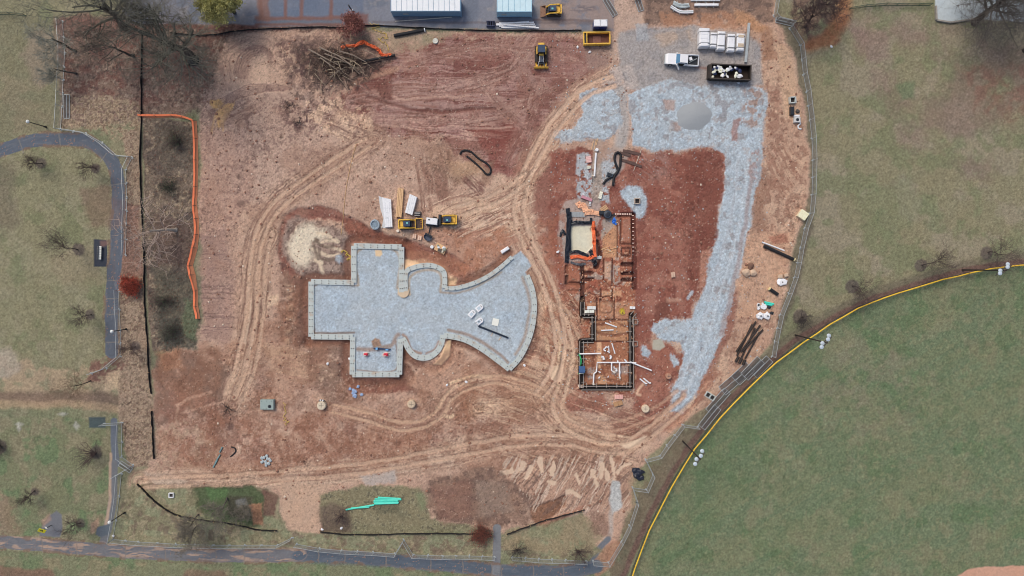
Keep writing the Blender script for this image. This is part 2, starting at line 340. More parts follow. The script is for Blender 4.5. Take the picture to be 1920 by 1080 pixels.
# haul loop west and south-west
Z([(420,430),(480,400),(520,380),(520,420),(490,470),(480,600),(470,700),(430,760),(415,740),(440,620),(440,520)],(176,144,126),14,10,0.7)
tracks([(700,262),(640,300),(560,350),(508,398),(480,455),(470,545),(455,640),(425,745)],46,(178,146,126),(112,82,72),0.7,seed=41,a=0.85)
tracks([(505,440),(487,500),(480,600),(465,680),(440,760)],40,(188,156,134),(106,78,68),0.7,seed=44,a=0.9)
for o in (0,15): stroke([(470+o,560),(458+o,650),(425+o,740)],5,(200,172,150),0.8,soft=2,warp=3,streak=(9,9,0.3,0.5),seed=47)
# south-west
Z([(290,665),(420,655),(425,740),(380,790),(290,800)],(118,92,80),10,10,0.9,tex=('m',16,0.1,0.5)); Z([(295,660),(330,655),(345,690),(300,700)],(150,108,82),10,8,0.6)
Z([(290,730),(420,735),(440,850),(400,880),(290,880)],(138,100,86),12,10,0.8,tex=('m',18,0.3,0.6)); 
stroke([(330,760),(360,745),(395,736)],6,(186,150,130),0.8,soft=2,warp=4); stroke([(340,775),(390,760),(425,750)],4,(184,148,128),0.7,soft=2,warp=4); stroke([(332,765),(328,800),(310,850)],5,(180,146,126),0.6,soft=2,warp=4)
Z([(290,780),(380,790),(420,840),(380,890),(290,890)],(166,142,122),12,12,0.6,tex=('m',10,0.4,0.6)); Z([(390,770),(450,740),(450,830),(400,840)],(120,84,72),10,10,0.6)
Z([(485,640),(560,650),(600,670),(640,690),(640,720),(560,715),(500,690)],(196,166,142),12,10,0.85,tex=('s',12,60,4,0.3,0.6))
stroke([(470,690),(540,690),(620,712)],30,(186,154,132),0.5,soft=10,streak=(60,3,0.4,0.6),seed=51)
Z([(570,640),(655,645),(655,720),(690,760),(620,760),(580,720)],(122,96,84),12,10,0.85,tex=('m',9,0.15,0.5)); Z([(480,680),(510,690),(520,760),(480,760)],(126,94,82),10,8,0.6)
Z([(655,705),(760,705),(775,735),(690,740),(650,740)],(124,78,66),6,5,0.9,h=-0.15); Z([(440,770),(620,780),(760,800),(1000,780),(1040,820),(900,850),(640,880),(440,880)],(146,106,90),20,16,0.75,tex=('m',20,0.3,0.6))
Z([(440,790),(640,790),(900,800),(1000,820),(880,850),(640,870),(460,870)],(122,86,74),14,12,0.6,tex=('m',9,0.48,0.64))
for x in (545,610,672,690,760,770):
    stroke([(x,790),(x+4,830),(x,868)],8,(176,138,118),0.55,soft=3,warp=6)
# trench round the footing (south side)
tr=[[(748,706),(755,690),(757,650)],[(757,650),(770,672),(790,684),(815,690),(840,672),(846,640)],[(846,640),(880,648),(915,670),(950,702)],[(652,640),(652,712),(760,716),(764,692)],[(575,640),(650,642)],[(962,702),(985,676),(1004,640),(1014,590),(1012,548),(996,515)]]
tr+=[[(574,640),(573,580),(574,524),(610,522),(652,522)],[(653,520),(653,452),(700,450),(762,454)],[(764,458),(766,490)],[(842,532),(880,526),(920,506),(955,474)]]
for t in tr: stroke(t,16,(112,76,64),0.85,soft=5,warp=4,h=-0.35)
stroke([(764,692),(770,730),(800,738)],12,(116,82,70),0.7,soft=4,warp=4)
Z([(838,640),(846,636),(842,668),(828,684),(812,684),(826,668)],(222,186,150),2,2,1.0,cls='puddle',rough=0.12,grain=0.05,h=0.2)
Z([(757,488),(800,484),(838,502),(858,522),(855,534),(838,536),(830,508),(800,494),(760,506)],(216,178,142),3,3,0.97,rough=0.3,grain=0.1)
Z([(764,470),(800,472),(840,488),(870,512),(850,520),(830,500),(790,484),(766,486)],(176,132,108),5,4,0.8)
Z([(800,430),(880,430),(960,440),(955,470),(900,510),(860,500)],(166,120,100),14,12,0.6); Z([(840,500),(900,500),(880,525),(850,522)],(150,100,82),8,6,0.7)
Z([(760,710),(850,650),(950,705),(980,740),(860,800),(780,750)],(166,128,108),12,10,0.7,tex=('m',12,0.1,0.5)); Z([(846,740),(895,732),(905,765),(880,790),(840,785)],(138,98,78),8,6,0.85)
Z([(700,775),(850,770),(900,800),(720,800)],(140,104,88),14,10,0.6)
# circling wheel marks
tracks([(620,765),(680,778),(740,795),(790,795),(825,772),(840,745),(880,722),(940,712),(1010,735)],26,(188,152,130),(124,88,76),1.0,seed=61,a=0.8)
tracks([(640,770),(700,800),(760,812),(820,795),(850,760),(880,735)],22,(180,146,126),(120,86,74),1.0,seed=64,a=0.6)
stroke([(845,718),(880,706),(920,706)],6,(214,182,150),0.85,soft=2,warp=3,rough=0.3); stroke([(838,735),(860,722),(900,722)],5,(210,178,148),0.8,soft=2,warp=3,rough=0.3)
for q in [[(818,765),(826,755),(832,748)],[(900,755),(915,758),(925,750)],[(832,780),(845,782),(850,778)]]: stroke(q,6,(216,184,154),0.85,soft=2,warp=2,rough=0.3)
# haul road from the gate round to the south
Z([(1145,-60),(1200,-60),(1205,40),(1190,130),(1170,170),(1140,150),(1148,60)],(178,152,138),8,6,0.95)
Z([(1000,300),(1050,300),(1060,420),(1030,440),(1000,400)],(128,80,70),14,12,0.85); Z([(1010,440),(1050,430),(1060,500),(1070,640),(1040,620),(1020,540)],(142,92,78),10,10,0.8)
tracks([(1155,140),(1105,165),(1055,215),(1015,275),(985,335),(972,400),(985,450),(1012,505),(1036,565),(1046,640),(1034,700)],44,(192,158,136),(136,96,82),1.0,seed=71,a=0.9)
tracks([(1150,150),(1080,195),(1030,255),(995,325),(930,370),(860,400)],30,(196,162,140),(132,96,84),1.0,seed=74,a=0.8)
tracks([(1060,240),(1010,310),(975,380),(990,440)],24,(198,164,140),(140,100,84),1.0,seed=77,a=0.8)
Z([(862,380),(900,370),(960,390),(990,420),(960,440),(880,430),(840,420),(810,400),(830,388)],(202,170,146),10,10,0.75,tex=('m',12,0.3,0.55))
for q in [[(840,375),(870,368),(900,376)],[(905,400),(935,398),(975,402)],[(920,412),(960,414),(990,410)]]: stroke(q,4,(132,96,82),0.6,soft=2,warp=4)
stroke([(935,395),(965,396),(966,412),(936,412),(935,396)],4,(150,110,92),0.6,soft=1.5,warp=1,sm=False)
Z([(815,385),(850,390),(865,405),(840,412),(812,402)],(206,172,148),4,4,0.8,rough=0.3)
Z([(860,430),(940,425),(985,450),(940,470),(880,460)],(164,122,104),12,8,0.7,tex=('s',-30,50,3,0.35,0.6))
# swirl of mud between pad and building
Z([(1010,560),(1050,540),(1090,560),(1095,640),(1085,740),(1050,770),(1000,760),(980,720),(1010,660)],(188,154,132),14,12,0.85)
tracks([(1030,560),(1050,620),(1046,690),(1010,740),(960,760),(900,760)],40,(206,174,148),(130,92,78),1.1,seed=81,a=0.85)
tracks([(1050,600),(1062,660),(1050,720),(1040,770),(1080,810),(1140,830),(1200,820)],40,(204,172,148),(124,86,74),1.1,seed=84,a=0.9)
tracks([(1000,745),(1040,790),(1100,815),(1180,810),(1230,775),(1275,745)],34,(196,160,136),(122,82,70),1.1,seed=87,a=0.85)
tracks([(985,700),(1020,720),(1060,770),(1110,830),(1150,850)],36,(200,166,142),(126,90,76),1.1,seed=90,a=0.8)
Z([(1030,690),(1044,682),(1060,690),(1062,704),(1048,716),(1034,712)],(212,184,158),6,6,0.9,cls='puddle',rough=0.12,grain=0.05)
stroke([(1030,600),(1024,630),(1026,660)],7,(218,188,158),0.8,soft=2,warp=3,rough=0.3); stroke([(1046,640),(1050,665),(1056,690)],10,(216,186,156),0.85,soft=3,warp=4,rough=0.3)
Z([(1056,690),(1090,700),(1085,725),(1060,730)],(150,116,98),5,5,0.8); Z([(960,740),(1010,760),(1005,800),(960,800)],(136,102,86),12,10,0.6); Z([(1055,745),(1130,740),(1150,760),(1130,775),(1070,770)],(142,90,76),8,8,0.85); Z([(1140,770),(1200,760),(1230,700),(1250,690),(1240,770),(1200,830),(1150,830)],(120,74,62),12,10,0.7)
# southern haul road
tracks([(262,905),(400,902),(520,893),(680,880),(840,852),(960,828),(1060,825),(1170,845)],46,(190,160,138),(132,100,88),0.8,seed=93,a=0.85)
tracks([(300,915),(520,905),(640,895),(800,872),(950,842)],24,(194,166,146),(122,94,82),0.9,seed=96,a=0.7)
Z([(270,885),(320,890),(350,905),(340,918),(290,912)],(180,160,144),6,5,0.8); Z([(524,905),(620,905),(608,940),(600,1000),(540,1000),(528,950)],(182,152,132),8,6,0.95)
Z([(676,890),(740,885),(745,905),(690,912)],(168,162,160),8,8,0.7)
# south-east mud and puddles
Z([(940,860),(1180,850),(1190,900),(1180,960),(1130,960),(1000,930),(950,900)],(166,132,114),14,12,0.8); Z([(940,870),(1180,850),(1170,950),(980,940)],(122,92,80),12,10,0.6,tex=('s',-60,40,6,0.5,0.66))
for q in [[(1015,862),(1017,885)],[(1036,868),(1034,888)],[(1110,882),(1116,908)],[(1128,872),(1124,892)],[(1136,880),(1139,898)],[(1150,862),(1151,900)],[(1160,885),(1168,872),(1180,868)],[(1082,892),(1086,902)],[(1062,924),(1075,922),(1084,930)],[(1030,900),(1040,905)],[(985,895),(995,880)],[(975,880),(982,872)],[(945,885),(960,882)]]:
    stroke(q,8,(204,178,156),0.9,soft=1.8,warp=6,rough=0.15,grain=0.05,cls='puddle',rag=0.9)
Z([(1160,834),(1190,826),(1212,818),(1200,836),(1180,842)],(212,186,162),2,2,0.97,cls='puddle',rough=0.12,grain=0.05)
stroke([(1160,818),(1185,822)],5,(220,190,164),0.9,soft=2,warp=2)
Z([(1150,900),(1164,905),(1166,955),(1150,966),(1143,940)],(178,180,182),3,4,0.95,cls='gravel',grain=0.8); stroke([(1147,960),(1143,1000),(1135,1010)],9,(168,160,156),0.7,soft=3,warp=3)
stroke([(1140,1010),(1122,1030),(1112,1050)],11,(98,104,114),0.95,soft=2,warp=1,cls='asphalt_path',grain=0.2)
Z([(990,950),(1060,930),(1060,948),(1010,985),(995,975)],(120,82,62),6,6,0.85,h=-0.3); Z([(1000,985),(1095,945),(1090,955),(1010,995)],(150,100,84),4,4,0.6)
# unfenced green bits in the south
sg=[(600,925),(680,912),(790,912),(800,950),(810,975),(880,985),(880,998),(610,998),(602,970)]
Z(sg,(120,114,90),6,6,0.95,cls='lawn'); Z(sg,(150,144,116),6,5,0.8,tex=('m',6,0.5,0.64)); Z(sg,(84,78,66),6,5,0.75,tex=('m',6,0.57,0.68)); Z([(602,950),(650,945),(660,1000),(602,1000)],(92,74,68),10,8,0.7)
Z([(700,940),(745,942),(760,965),(710,962)],(84,82,66),10,6,0.6); Z([(780,925),(805,920),(806,955),(790,960)],(108,124,92),8,6,0.5)
sb=[(800,900),(860,885),(930,872),(960,895),(990,930),(985,985),(900,985),(820,975),(800,950)]
Z(sb,(130,104,90),24,18,0.85); Z(sb,(120,94,82),14,20,0.6,tex=('m',12,0.35,0.6)); Z(sb,(104,82,74),6,6,0.7,tex=('m',8,0.48,0.62)); Z([(890,905),(950,900),(960,960),(900,970)],(140,122,110),10,8,0.5)
Z([(805,915),(880,900),(885,970),(830,975)],(128,94,82),10,8,0.6)
gl=[(250,905),(300,912),(420,915),(500,915),(522,935),(524,990),(600,1003),(880,1004),(1100,1010),(1130,1030),(1100,1048),(800,1040),(540,1022),(210,1008),(225,940)]
Z(gl,(126,120,96),6,5,0.95,cls='lawn'); Z(gl,(152,140,116),6,5,0.7,tex=('m',7,0.52,0.66)); Z(gl,(104,88,78),6,5,0.6,tex=('m',12,0.52,0.66)); Z(gl,(128,136,108),6,5,0.5,tex=('m',20,0.52,0.64))
Z([(360,915),(480,912),(500,940),(490,990),(420,985),(370,950)],(70,84,58),10,8,0.9,h=-0.3); Z([(380,918),(430,912),(425,935),(390,940)],(84,112,72),6,6,0.7); Z([(430,930),(470,935),(470,975),(420,970)],(72,64,58),8,6,0.7)
Z([(464,950),(490,945),(496,985),(475,985)],(160,116,92),5,5,0.85); Z([(490,915),(522,930),(518,965),(495,965)],(104,76,68),6,6,0.85)
Z([(440,940),(458,936),(462,948),(445,952)],(112,112,112),3,3,0.8)
Z([(945,1000),(1090,965),(1130,1000),(1100,1045),(940,1030)],(140,126,102),8,8,0.85,tex=('m',9,0.2,0.5)); Z([(990,985),(1060,975),(1050,1010),(990,1010)],(126,128,100),10,8,0.6)
Z([(1100,960),(1135,965),(1140,1000),(1110,1000)],(124,96,84),8,8,0.7); Z([(600,1015),(880,1020),(880,1035),(600,1030)],(110,92,80),6,5,0.6,tex=('m',9,0.45,0.6)); Z([(1110,1055),(1145,1010),(1165,1015),(1150,1060),(1120,1085)],(164,120,100),6,5,0.7)
# east side sand strip
east=[(1400,30),(1450,50),(1485,110),(1502,200),(1515,300),(1508,380),(1485,470),(1462,560),(1440,650),(1395,700),(1330,760),(1260,800),(1275,760),(1330,690),(1355,630),(1385,540),(1405,440),(1420,350),(1432,260),(1440,180),(1420,140)]
Z(east,(174,141,122),6,6,0.97); Z(east,(188,157,136),10,8,0.7,tex=('m',30,0.45,0.6)); Z(east,(128,92,78),6,6,0.6,tex=('m',9,0.52,0.66))
Z([(1455,80),(1480,90),(1498,170),(1500,230),(1475,225),(1462,160)],(188,156,132),8,6,0.85); Z([(1420,40),(1450,50),(1455,110),(1430,110)],(150,112,90),8,8,0.7); Z([(1440,160),(1462,170),(1470,260),(1440,260)],(138,100,86),8,8,0.6,tex=('m',8,0.3,0.55))
Z([(1435,280),(1490,270),(1500,330),(1470,370),(1435,350)],(142,104,88),10,8,0.7,tex=('s',60,30,4,0.4,0.6)); Z([(1415,330),(1440,320),(1435,430),(1405,470)],(134,100,84),8,8,0.6)
Z([(1400,440),(1490,430),(1480,510),(1440,600),(1380,600)],(188,150,126),12,8,0.6); Z([(1440,445),(1475,435),(1480,455),(1450,460)],(150,96,80),6,6,0.7)
Z([(1360,560),(1385,540),(1375,620),(1340,690),(1320,700),(1340,640)],(134,88,76),8,6,0.8); Z([(1385,640),(1420,610),(1425,650),(1395,680)],(176,140,118),8,6,0.6); Z([(1290,720),(1330,690),(1350,700),(1300,760),(1270,800),(1240,810),(1260,770)],(140,88,72),8,6,0.7)
stroke([(1255,810),(1290,770),(1330,720)],14,(188,146,122),0.6,soft=4,warp=4,streak=(60,4,0.4,0.6),seed=15); stroke([(1290,762),(1296,750),(1300,744)],7,(220,188,158),0.85,soft=2,warp=2)
Z([(1190,-60),(1450,-60),(1455,40),(1400,40),(1300,40),(1210,45)],(128,104,92),8,8,0.95,tex=None); Z([(1200,-60),(1450,-60),(1455,40),(1210,45)],(92,76,70),6,6,0.7,tex=('m',8,0.48,0.62)); Z([(1240,28),(1400,25),(1420,50),(1300,52),(1240,45)],(160,118,94),8,8,0.8,tex=('m',10,0.2,0.5)); Z([(1375,15),(1400,20),(1440,50),(1420,60),(1380,40)],(178,134,102),8,6,0.7)
# red building platform
redB=[(1035,285),(1080,275),(1180,285),(1300,282),(1358,285),(1352,360),(1340,450),(1320,540),(1295,600),(1230,600),(1215,640),(1260,650),(1282,660),(1260,740),(1240,780),(1190,790),(1190,740),(1090,735),(1090,600),(1060,560),(1040,480),(1030,400)]
Z(redB,(138,90,78),18,14,0.8); Z(redB,(132,80,68),8,14,0.9,grain=0.4); Z(redB,(152,106,92),6,6,0.7,tex=('m',26,0.48,0.62)); Z(redB,(114,66,58),6,6,0.7,tex=('m',16,0.52,0.66)); Z(redB,(180,136,124),4,4,0.4,tex=('m',4,0.72,0.77))
Z([(1180,285),(1260,285),(1250,330),(1190,340)],(150,118,110),14,10,0.6,tex=('s',40,30,4,0.35,0.6)); Z([(1290,285),(1352,285),(1348,420),(1320,540),(1290,540),(1280,400)],(112,66,56),14,10,0.65); Z([(1315,470),(1335,465),(1325,540),(1310,540)],(168,122,104),5,4,0.8)
Z([(1220,420),(1300,430),(1290,500),(1220,500)],(152,104,90),14,10,0.6,tex=('m',10,0.3,0.55)); Z([(1225,570),(1255,560),(1255,600),(1225,600)],(110,68,58),6,5,0.8); Z([(1250,558),(1275,560),(1280,567),(1250,566)],(176,138,120),3,3,0.7); stroke([(1290,560),(1298,548)],6,(164,170,180),0.9,soft=2,warp=2,grain=0.8)
Z([(1195,640),(1280,650),(1262,740),(1200,745)],(150,100,84),8,8,0.7,tex=('m',10,0.3,0.55))
stroke([(1200,740),(1195,735),(1210,715)],5,(206,170,144),0.8,soft=2,warp=2)
Z([(1130,285),(1165,262),(1180,285),(1150,350),(1120,350)],(166,150,142),8,8,0.8)

# --- stone
gy_=[(1160,60),(1215,50),(1300,50),(1400,62),(1422,80),(1432,160),(1380,165),(1260,160),(1185,170),(1160,130)]
Z(gy_,(156,150,150),8,6,0.95,cls='gravel',grain=0.7); Z([(1220,60),(1290,55),(1300,75),(1240,85)],(172,150,134),10,8,0.7); Z([(1190,44),(1215,44),(1215,75),(1195,75)],(160,164,172),5,5,0.7)
Z(gy_,(136,134,138),8,6,0.5,tex=('m',20,0.45,0.62)); stroke([(1305,125),(1325,128),(1340,130)],5,(136,98,88),0.7,soft=3,warp=2)
Z([(1150,125),(1185,120),(1195,160),(1165,180),(1130,160)],(176,164,160),8,8,0.8,tex=('m',10,0.2,0.5)); stroke([(1164,170),(1168,230),(1163,265)],22,(166,162,162),0.85,soft=6,warp=4); stroke([(1166,180),(1170,230),(1165,262)],5,(146,138,136),0.5,soft=3,warp=3)
for g in ([(1085,180),(1110,165),(1150,166),(1162,185),(1162,225),(1152,250),(1132,262),(1095,256),(1070,262),(1032,262),(1040,246),(1080,238),(1098,215),(1090,200)],
          [(1178,180),(1200,165),(1260,150),(1300,160),(1400,158),(1432,170),(1438,195),(1428,250),(1424,330),(1410,400),(1394,470),(1374,560),(1352,635),(1330,690),(1302,735),(1275,772),(1254,770),(1262,738),(1275,700),(1284,660),(1278,640),(1238,640),(1218,622),(1224,604),(1262,600),(1282,604),(1298,598),(1316,560),(1336,480),(1350,400),(1358,340),(1360,290),(1330,276),(1230,280),(1185,270)],
          [(1163,355),(1180,347),(1206,355),(1216,372),(1214,385),(1206,405),(1195,406),(1180,390),(1166,370)],
          [(1202,650),(1210,648),(1220,660),(1212,670),(1204,668)],[(1256,668),(1264,666),(1271,680),(1264,686)]):
    Z(g,(170,178,188),14,8,0.85,tex=('m',3.4,0.52,0.58))
    Z(g,GRAV,3,7,0.98,cls='gravel',grain=0.5,h=0.05); Z(g,(158,148,146),10,8,0.5,tex=('m',14,0.62,0.70))
    Z(g,(150,162,176),4,4,0.5,tex=('m',9,0.52,0.66)); Z(g,(186,200,214),4,4,0.45,tex=('m',4,0.55,0.68)); Z(g,(140,136,140),4,4,0.7,tex=('m',16,0.62,0.7))
for g in ([(1085,290),(1105,285),(1115,330),(1112,385),(1090,390),(1080,350)],[(1125,295),(1155,288),(1158,330),(1130,345)],[(1120,350),(1140,350),(1145,380),(1125,380)],[(1050,248),(1090,238),(1100,262),(1050,268)]):
    Z(g,(172,178,186),5,6,0.9,tex=('m',7,0.34,0.5),grain=0.8)
Z([(1113,262),(1130,262),(1128,380),(1108,385)],(158,146,138),5,4,0.85); Z([(1118,265),(1140,262),(1140,300),(1120,310)],(164,136,122),6,5,0.7)
Z([(1242,185),(1268,190),(1265,208),(1248,205)],(164,140,132),5,5,0.8); Z([(1400,165),(1430,170),(1425,240),(1385,230)],(150,122,110),10,10,0.8,tex=('m',8,0.35,0.55)); Z([(1262,230),(1280,232),(1275,245),(1265,245)],(160,136,128),5,5,0.7); Z([(1375,225),(1390,222),(1382,265),(1372,265)],(146,104,94),4,5,0.7)
Z([(1400,290),(1422,280),(1418,340),(1408,360)],(150,112,100),5,5,0.6,tex=('m',7,0.4,0.58)); stroke([(1412,320),(1400,400),(1385,480),(1372,550),(1350,630)],8,(150,128,124),0.6,soft=3,warp=4)
for o,sd_ in ((-10,3),(8,9)):
    stroke([(1395+o,290),(1385+o,380),(1365+o,470),(1340+o,560),(1310+o,660),(1275+o,745)],5,(186,194,204),0.6,soft=3,warp=3,seed=sd_)
stroke([(1385,300),(1372,400),(1345,500),(1320,590)],4,(146,150,160),0.45,soft=2,warp=3)
Z([(1278,730),(1290,728),(1286,745),(1276,745)],(172,140,128),4,4,0.7)
Z([(1224,638),(1240,636),(1246,650),(1236,657),(1224,654)],(168,164,152),2,2,0.97,cls='puddle',rough=0.12,grain=0.05)

# --- building excavation: pads and trenches
PADC=(176,124,96)
Z([(1130,430),(1160,410),(1165,400),(1190,404),(1190,560),(1190,735),(1088,735),(1090,600),(1100,560),(1062,530),(1064,495),(1128,500)],(156,100,78),4,3,0.92)
BD=[(1064,495),(1128,500),(1160,410),(1190,404),(1192,735),(1088,735),(1090,600),(1062,530)]
Z(BD,(150,88,70),4,3,0.5,tex=('m',10,0.50,0.60)); Z(BD,(112,66,54),4,3,0.5,tex=('m',7,0.58,0.64)); Z(BD,(200,156,128),4,3,0.6,tex=('m',5,0.60,0.67)); Z(BD,(128,76,60),4,3,0.4,tex=('r',16,0.015)); Z(BD,(168,158,150),4,3,0.6,tex=('m',13,0.64,0.70))
Z([(1128,440),(1158,410),(1158,482),(1130,482)],(184,136,104),2,2,0.95); Z([(1128,412),(1150,406),(1158,418),(1134,440),(1126,450)],(160,150,142),4,4,0.8)
def trench(pts,wd,c=(104,60,52),dep=-0.45): stroke(pts,wd*1.1,tuple(int(v*0.82) for v in c),0.97,soft=1.2,warp=1.0,sm=False,h=dep)
trench([(1160,406),(1184,406),(1186,410),(1186,458),(1164,458),(1164,410)],3.5,(128,80,66),-0.25); trench([(1166,466),(1182,466),(1182,480),(1166,480),(1166,466)],3,(120,72,60),-0.25)
Z([(1168,410),(1181,410),(1181,452),(1168,452)],(158,108,90),2,2,0.9); trench([(1158,415),(1158,482)],2.5,(140,92,74),-0.2)
trench([(1188,402),(1190,470),(1190,540)],8,(112,62,54)); trench([(1165,402),(1190,402)],5,(120,70,60))
trench([(1120,440),(1112,430)],8); trench([(1118,455),(1124,480),(1118,500)],9,(96,56,48),-0.6)
trench([(1063,500),(1063,532),(1092,532)],6,(92,62,54)); trench([(1092,497),(1092,560),(1092,605)],7,(88,56,50)); trench([(1094,512),(1110,512)],6,(104,64,56)); trench([(1094,524),(1112,524)],6,(104,64,56))
trench([(1168,496),(1186,496)],7,(96,58,50)); trench([(1168,513),(1186,513)],6,(96,58,50)); trench([(1168,525),(1186,525)],6,(96,58,50))
Z([(1070,511),(1089,511),(1089,526),(1070,526)],(164,108,88),2,2,0.9); Z([(1132,490),(1146,490),(1146,520),(1132,520)],(186,152,132),2,2,0.9); Z([(1146,495),(1152,495),(1152,520),(1146,518)],(138,130,128),2,3,0.8)
Z([(1098,530),(1120,525),(1126,545),(1105,548)],(146,84,68),4,4,0.8); Z([(1130,545),(1165,545),(1165,556),(1130,556)],(192,146,116),2,2,0.95)
stroke([(1103,548),(1116,554),(1119,565),(1100,566)],3,(112,70,58),0.9,soft=1.2,warp=1); trench([(1127,542),(1127,566)],3,(118,72,60),-0.2)
stroke([(1128,558),(1146,557),(1148,584),(1127,586),(1127,560)],3,(104,66,54),0.95,soft=1.2,warp=1,h=-0.2); Z([(1130,562),(1142,560),(1146,570),(1132,572)],(120,80,62),3,3,0.8)
stroke([(1157,576),(1178,575),(1178,588),(1158,588),(1157,577)],2.5,(120,78,64),0.9,soft=1,warp=1); stroke([(1096,574),(1117,574),(1118,586),(1098,588)],2.5,(110,72,60),0.9,soft=1,warp=1); stroke([(1157,556),(1160,565),(1164,560)],4,(112,64,52),0.9,soft=1.5,warp=1)
Z([(1098,566),(1190,566),(1190,597),(1112,597)],(190,144,114),4,3,0.5); Z([(1114,600),(1178,598),(1178,640),(1114,640)],(176,130,98),3,4,0.85); Z([(1120,600),(1150,600),(1146,612),(1122,610)],(140,90,68),5,4,0.7)
Z([(1095,642),(1178,642),(1178,725),(1095,725)],(150,100,76),3,3,0.9); Z([(1118,640),(1126,640),(1127,690),(1119,690)],(206,164,132),2,3,0.9); Z([(1100,688),(1118,688),(1115,710),(1102,712)],(156,146,144),4,4,0.8,tex=('m',6,0.2,0.5)); Z([(1148,690),(1178,686),(1178,702),(1150,704)],(164,152,148),4,4,0.7)
Z([(1120,704),(1138,702),(1140,722),(1120,722)],(192,148,116),4,3,0.8); Z([(1142,702),(1172,700),(1172,722),(1142,722)],(164,112,84),4,3,0.7)
for q in ([(1092,560),(1092,592),(1112,592),(1112,638),(1090,640),(1090,727),(1184,727),(1184,590)],): trench(q,8,(70,54,50),-0.5)
for q in ([(1100,604),(1126,610),(1150,604),(1176,612)],[(1116,622),(1140,630),(1176,626)],[(1098,655),(1112,668),(1110,690)],[(1130,690),(1140,712),(1160,716)],[(1096,545),(1110,538),(1124,548)],[(1134,528),(1150,536),(1166,530)]): stroke(q,5,(112,68,54),0.7,soft=1.5,warp=4,rag=0.6,h=-0.1)
for q in ([(1096,600),(1180,600)],[(1114,640),(1180,641)],[(1132,486),(1132,524)],[(1148,486),(1148,560)],[(1066,545),(1090,545)],[(1120,560),(1120,598)],[(1152,560),(1152,598)]): trench(q,2.6,(110,66,54),-0.2)
# pump pit: grey slurry ground and pale pond
Z([(1048,400),(1062,378),(1085,372),(1125,382),(1128,400),(1115,430),(1120,490),(1060,490),(1046,450)],(164,146,140),3,4,0.95); Z([(1046,440),(1060,440),(1062,485),(1048,470)],(158,142,136),3,3,0.9)
Z([(1069,423),(1111,423),(1112,462),(1098,476),(1085,470),(1068,472)],(208,202,182),1.5,1,1.0,cls='puddle',rough=0.1,grain=0.05,h=-0.1)
# gravel pad inside the footing
PAD=[(664,532),(664,461),(753,463),(753,550),(762,552),(761,510),(775,502),(800,497),(820,501),(833,512),(834,541),(855,540),(885,532),(915,518),(940,500),(960,482),(976,472),(988,484),(998,498),(985,510),(998,540),(1002,572),(999,608),(990,640),(974,671),(955,692),(930,673),(902,653),(872,637),(842,629),(832,628),(829,640),(822,656),(808,668),(795,671),(780,668),(768,657),(760,642),(755,636),(750,638),(749,702),(661,702),(661,632),(584,632),(584,528)]
Z(PAD,GRAV,2,1,1.0,cls='gravel_pad',grain=0.5)
Z(PAD,(156,170,186),3,1,0.5,tex=('m',40,0.45,0.65)); Z(PAD,(176,192,208),3,1,0.4,tex=('m',14,0.5,0.66))
stroke([(670,536),(590,537),(590,626)],3,(130,112,100),0.8,soft=2,warp=2); stroke([(590,625),(664,624)],4,(118,100,90),0.8,soft=1.5,warp=1); stroke([(672,535),(672,470),(745,472),(745,540)],5,(160,146,132),0.8,soft=2,warp=2)
stroke([(768,552),(770,520),(800,506),(826,514),(826,545)],5,(168,152,136),0.8,soft=2,warp=2); stroke([(826,548),(860,549),(900,534),(940,510)],4,(150,130,112),0.7,soft=2,warp=2)
stroke([(980,520),(990,545),(993,575),(990,606),(982,636),(966,664)],6,(156,138,126),0.8,soft=3,warp=2); stroke([(840,619),(872,626),(905,642),(936,664),(952,680)],6,(148,130,120),0.85,soft=2,warp=2); stroke([(742,640),(741,694),(670,694)],3,(140,120,108),0.7,soft=1.5,warp=1)
Z([(703,469),(715,469),(717,477),(712,481),(704,480)],(214,186,152),1.5,1,1.0,cls='puddle',rough=0.12,grain=0.05); Z([(746,540),(767,540),(770,552),(757,557),(746,553)],(206,180,152),2,2,0.95)
Z([(696,640),(703,634),(712,637),(716,648),(700,652)],(146,112,88),2,2,0.9); stroke([(672,655),(690,656),(715,652),(735,646),(742,632),(746,628)],8,(148,128,118),0.85,soft=3,warp=3); stroke([(755,628),(764,636),(772,655),(790,662)],5,(156,124,106),0.8,soft=2,warp=2); stroke([(822,640),(814,656),(800,663)],4,(150,120,106),0.7,soft=2,warp=2)

# --- paved paths and car park
PATHW=dict(soft=1.0,warp=1.0,rag=0.07,cls='asphalt_path',grain=0.15)
stroke([(-60,300),(10,279),(60,264),(110,261),(160,264),(192,282),(214,310),(222,350),(221,420),(216,500),(210,560),(210,660)],25,ASPH,1.0,**PATHW)
stroke([(208,500),(208,560),(208,662)],15,(84,90,102),1.0,**PATHW)
stroke([(150,268),(200,300),(214,340),(218,420),(212,520)],6,(106,96,96),0.35,soft=3,warp=4)
Z([(210,372),(238,376),(236,420),(206,430)],(104,90,92),6,5,0.6)
stroke([(214,790),(214,830),(218,870)],13,(96,102,114),1.0,**PATHW); stroke([(213,870),(212,930),(202,990),(194,1015)],15,(104,106,112),1.0,**PATHW)
stroke([(207,850),(206,930),(198,985)],5,(176,150,132),0.85,soft=2,warp=2)
Z([(183,990),(205,982),(206,1000),(190,1008),(180,1002)],(86,94,104),2,2,1.0,cls='asphalt_path',grain=0.15); Z([(172,982),(184,972),(188,985),(178,1000),(170,1000)],(160,128,112),3,3,0.7)
stroke([(-60,1012),(80,1022),(240,1035),(420,1042),(620,1042),(760,1054),(860,1062),(940,1070),(1060,1072),(1118,1062)],24,(108,108,114),1.0,**PATHW)
stroke([(560,1042),(760,1054),(860,1062),(940,1070),(1060,1072),(1118,1062)],23,(82,91,104),1.0,soft=6,warp=4)
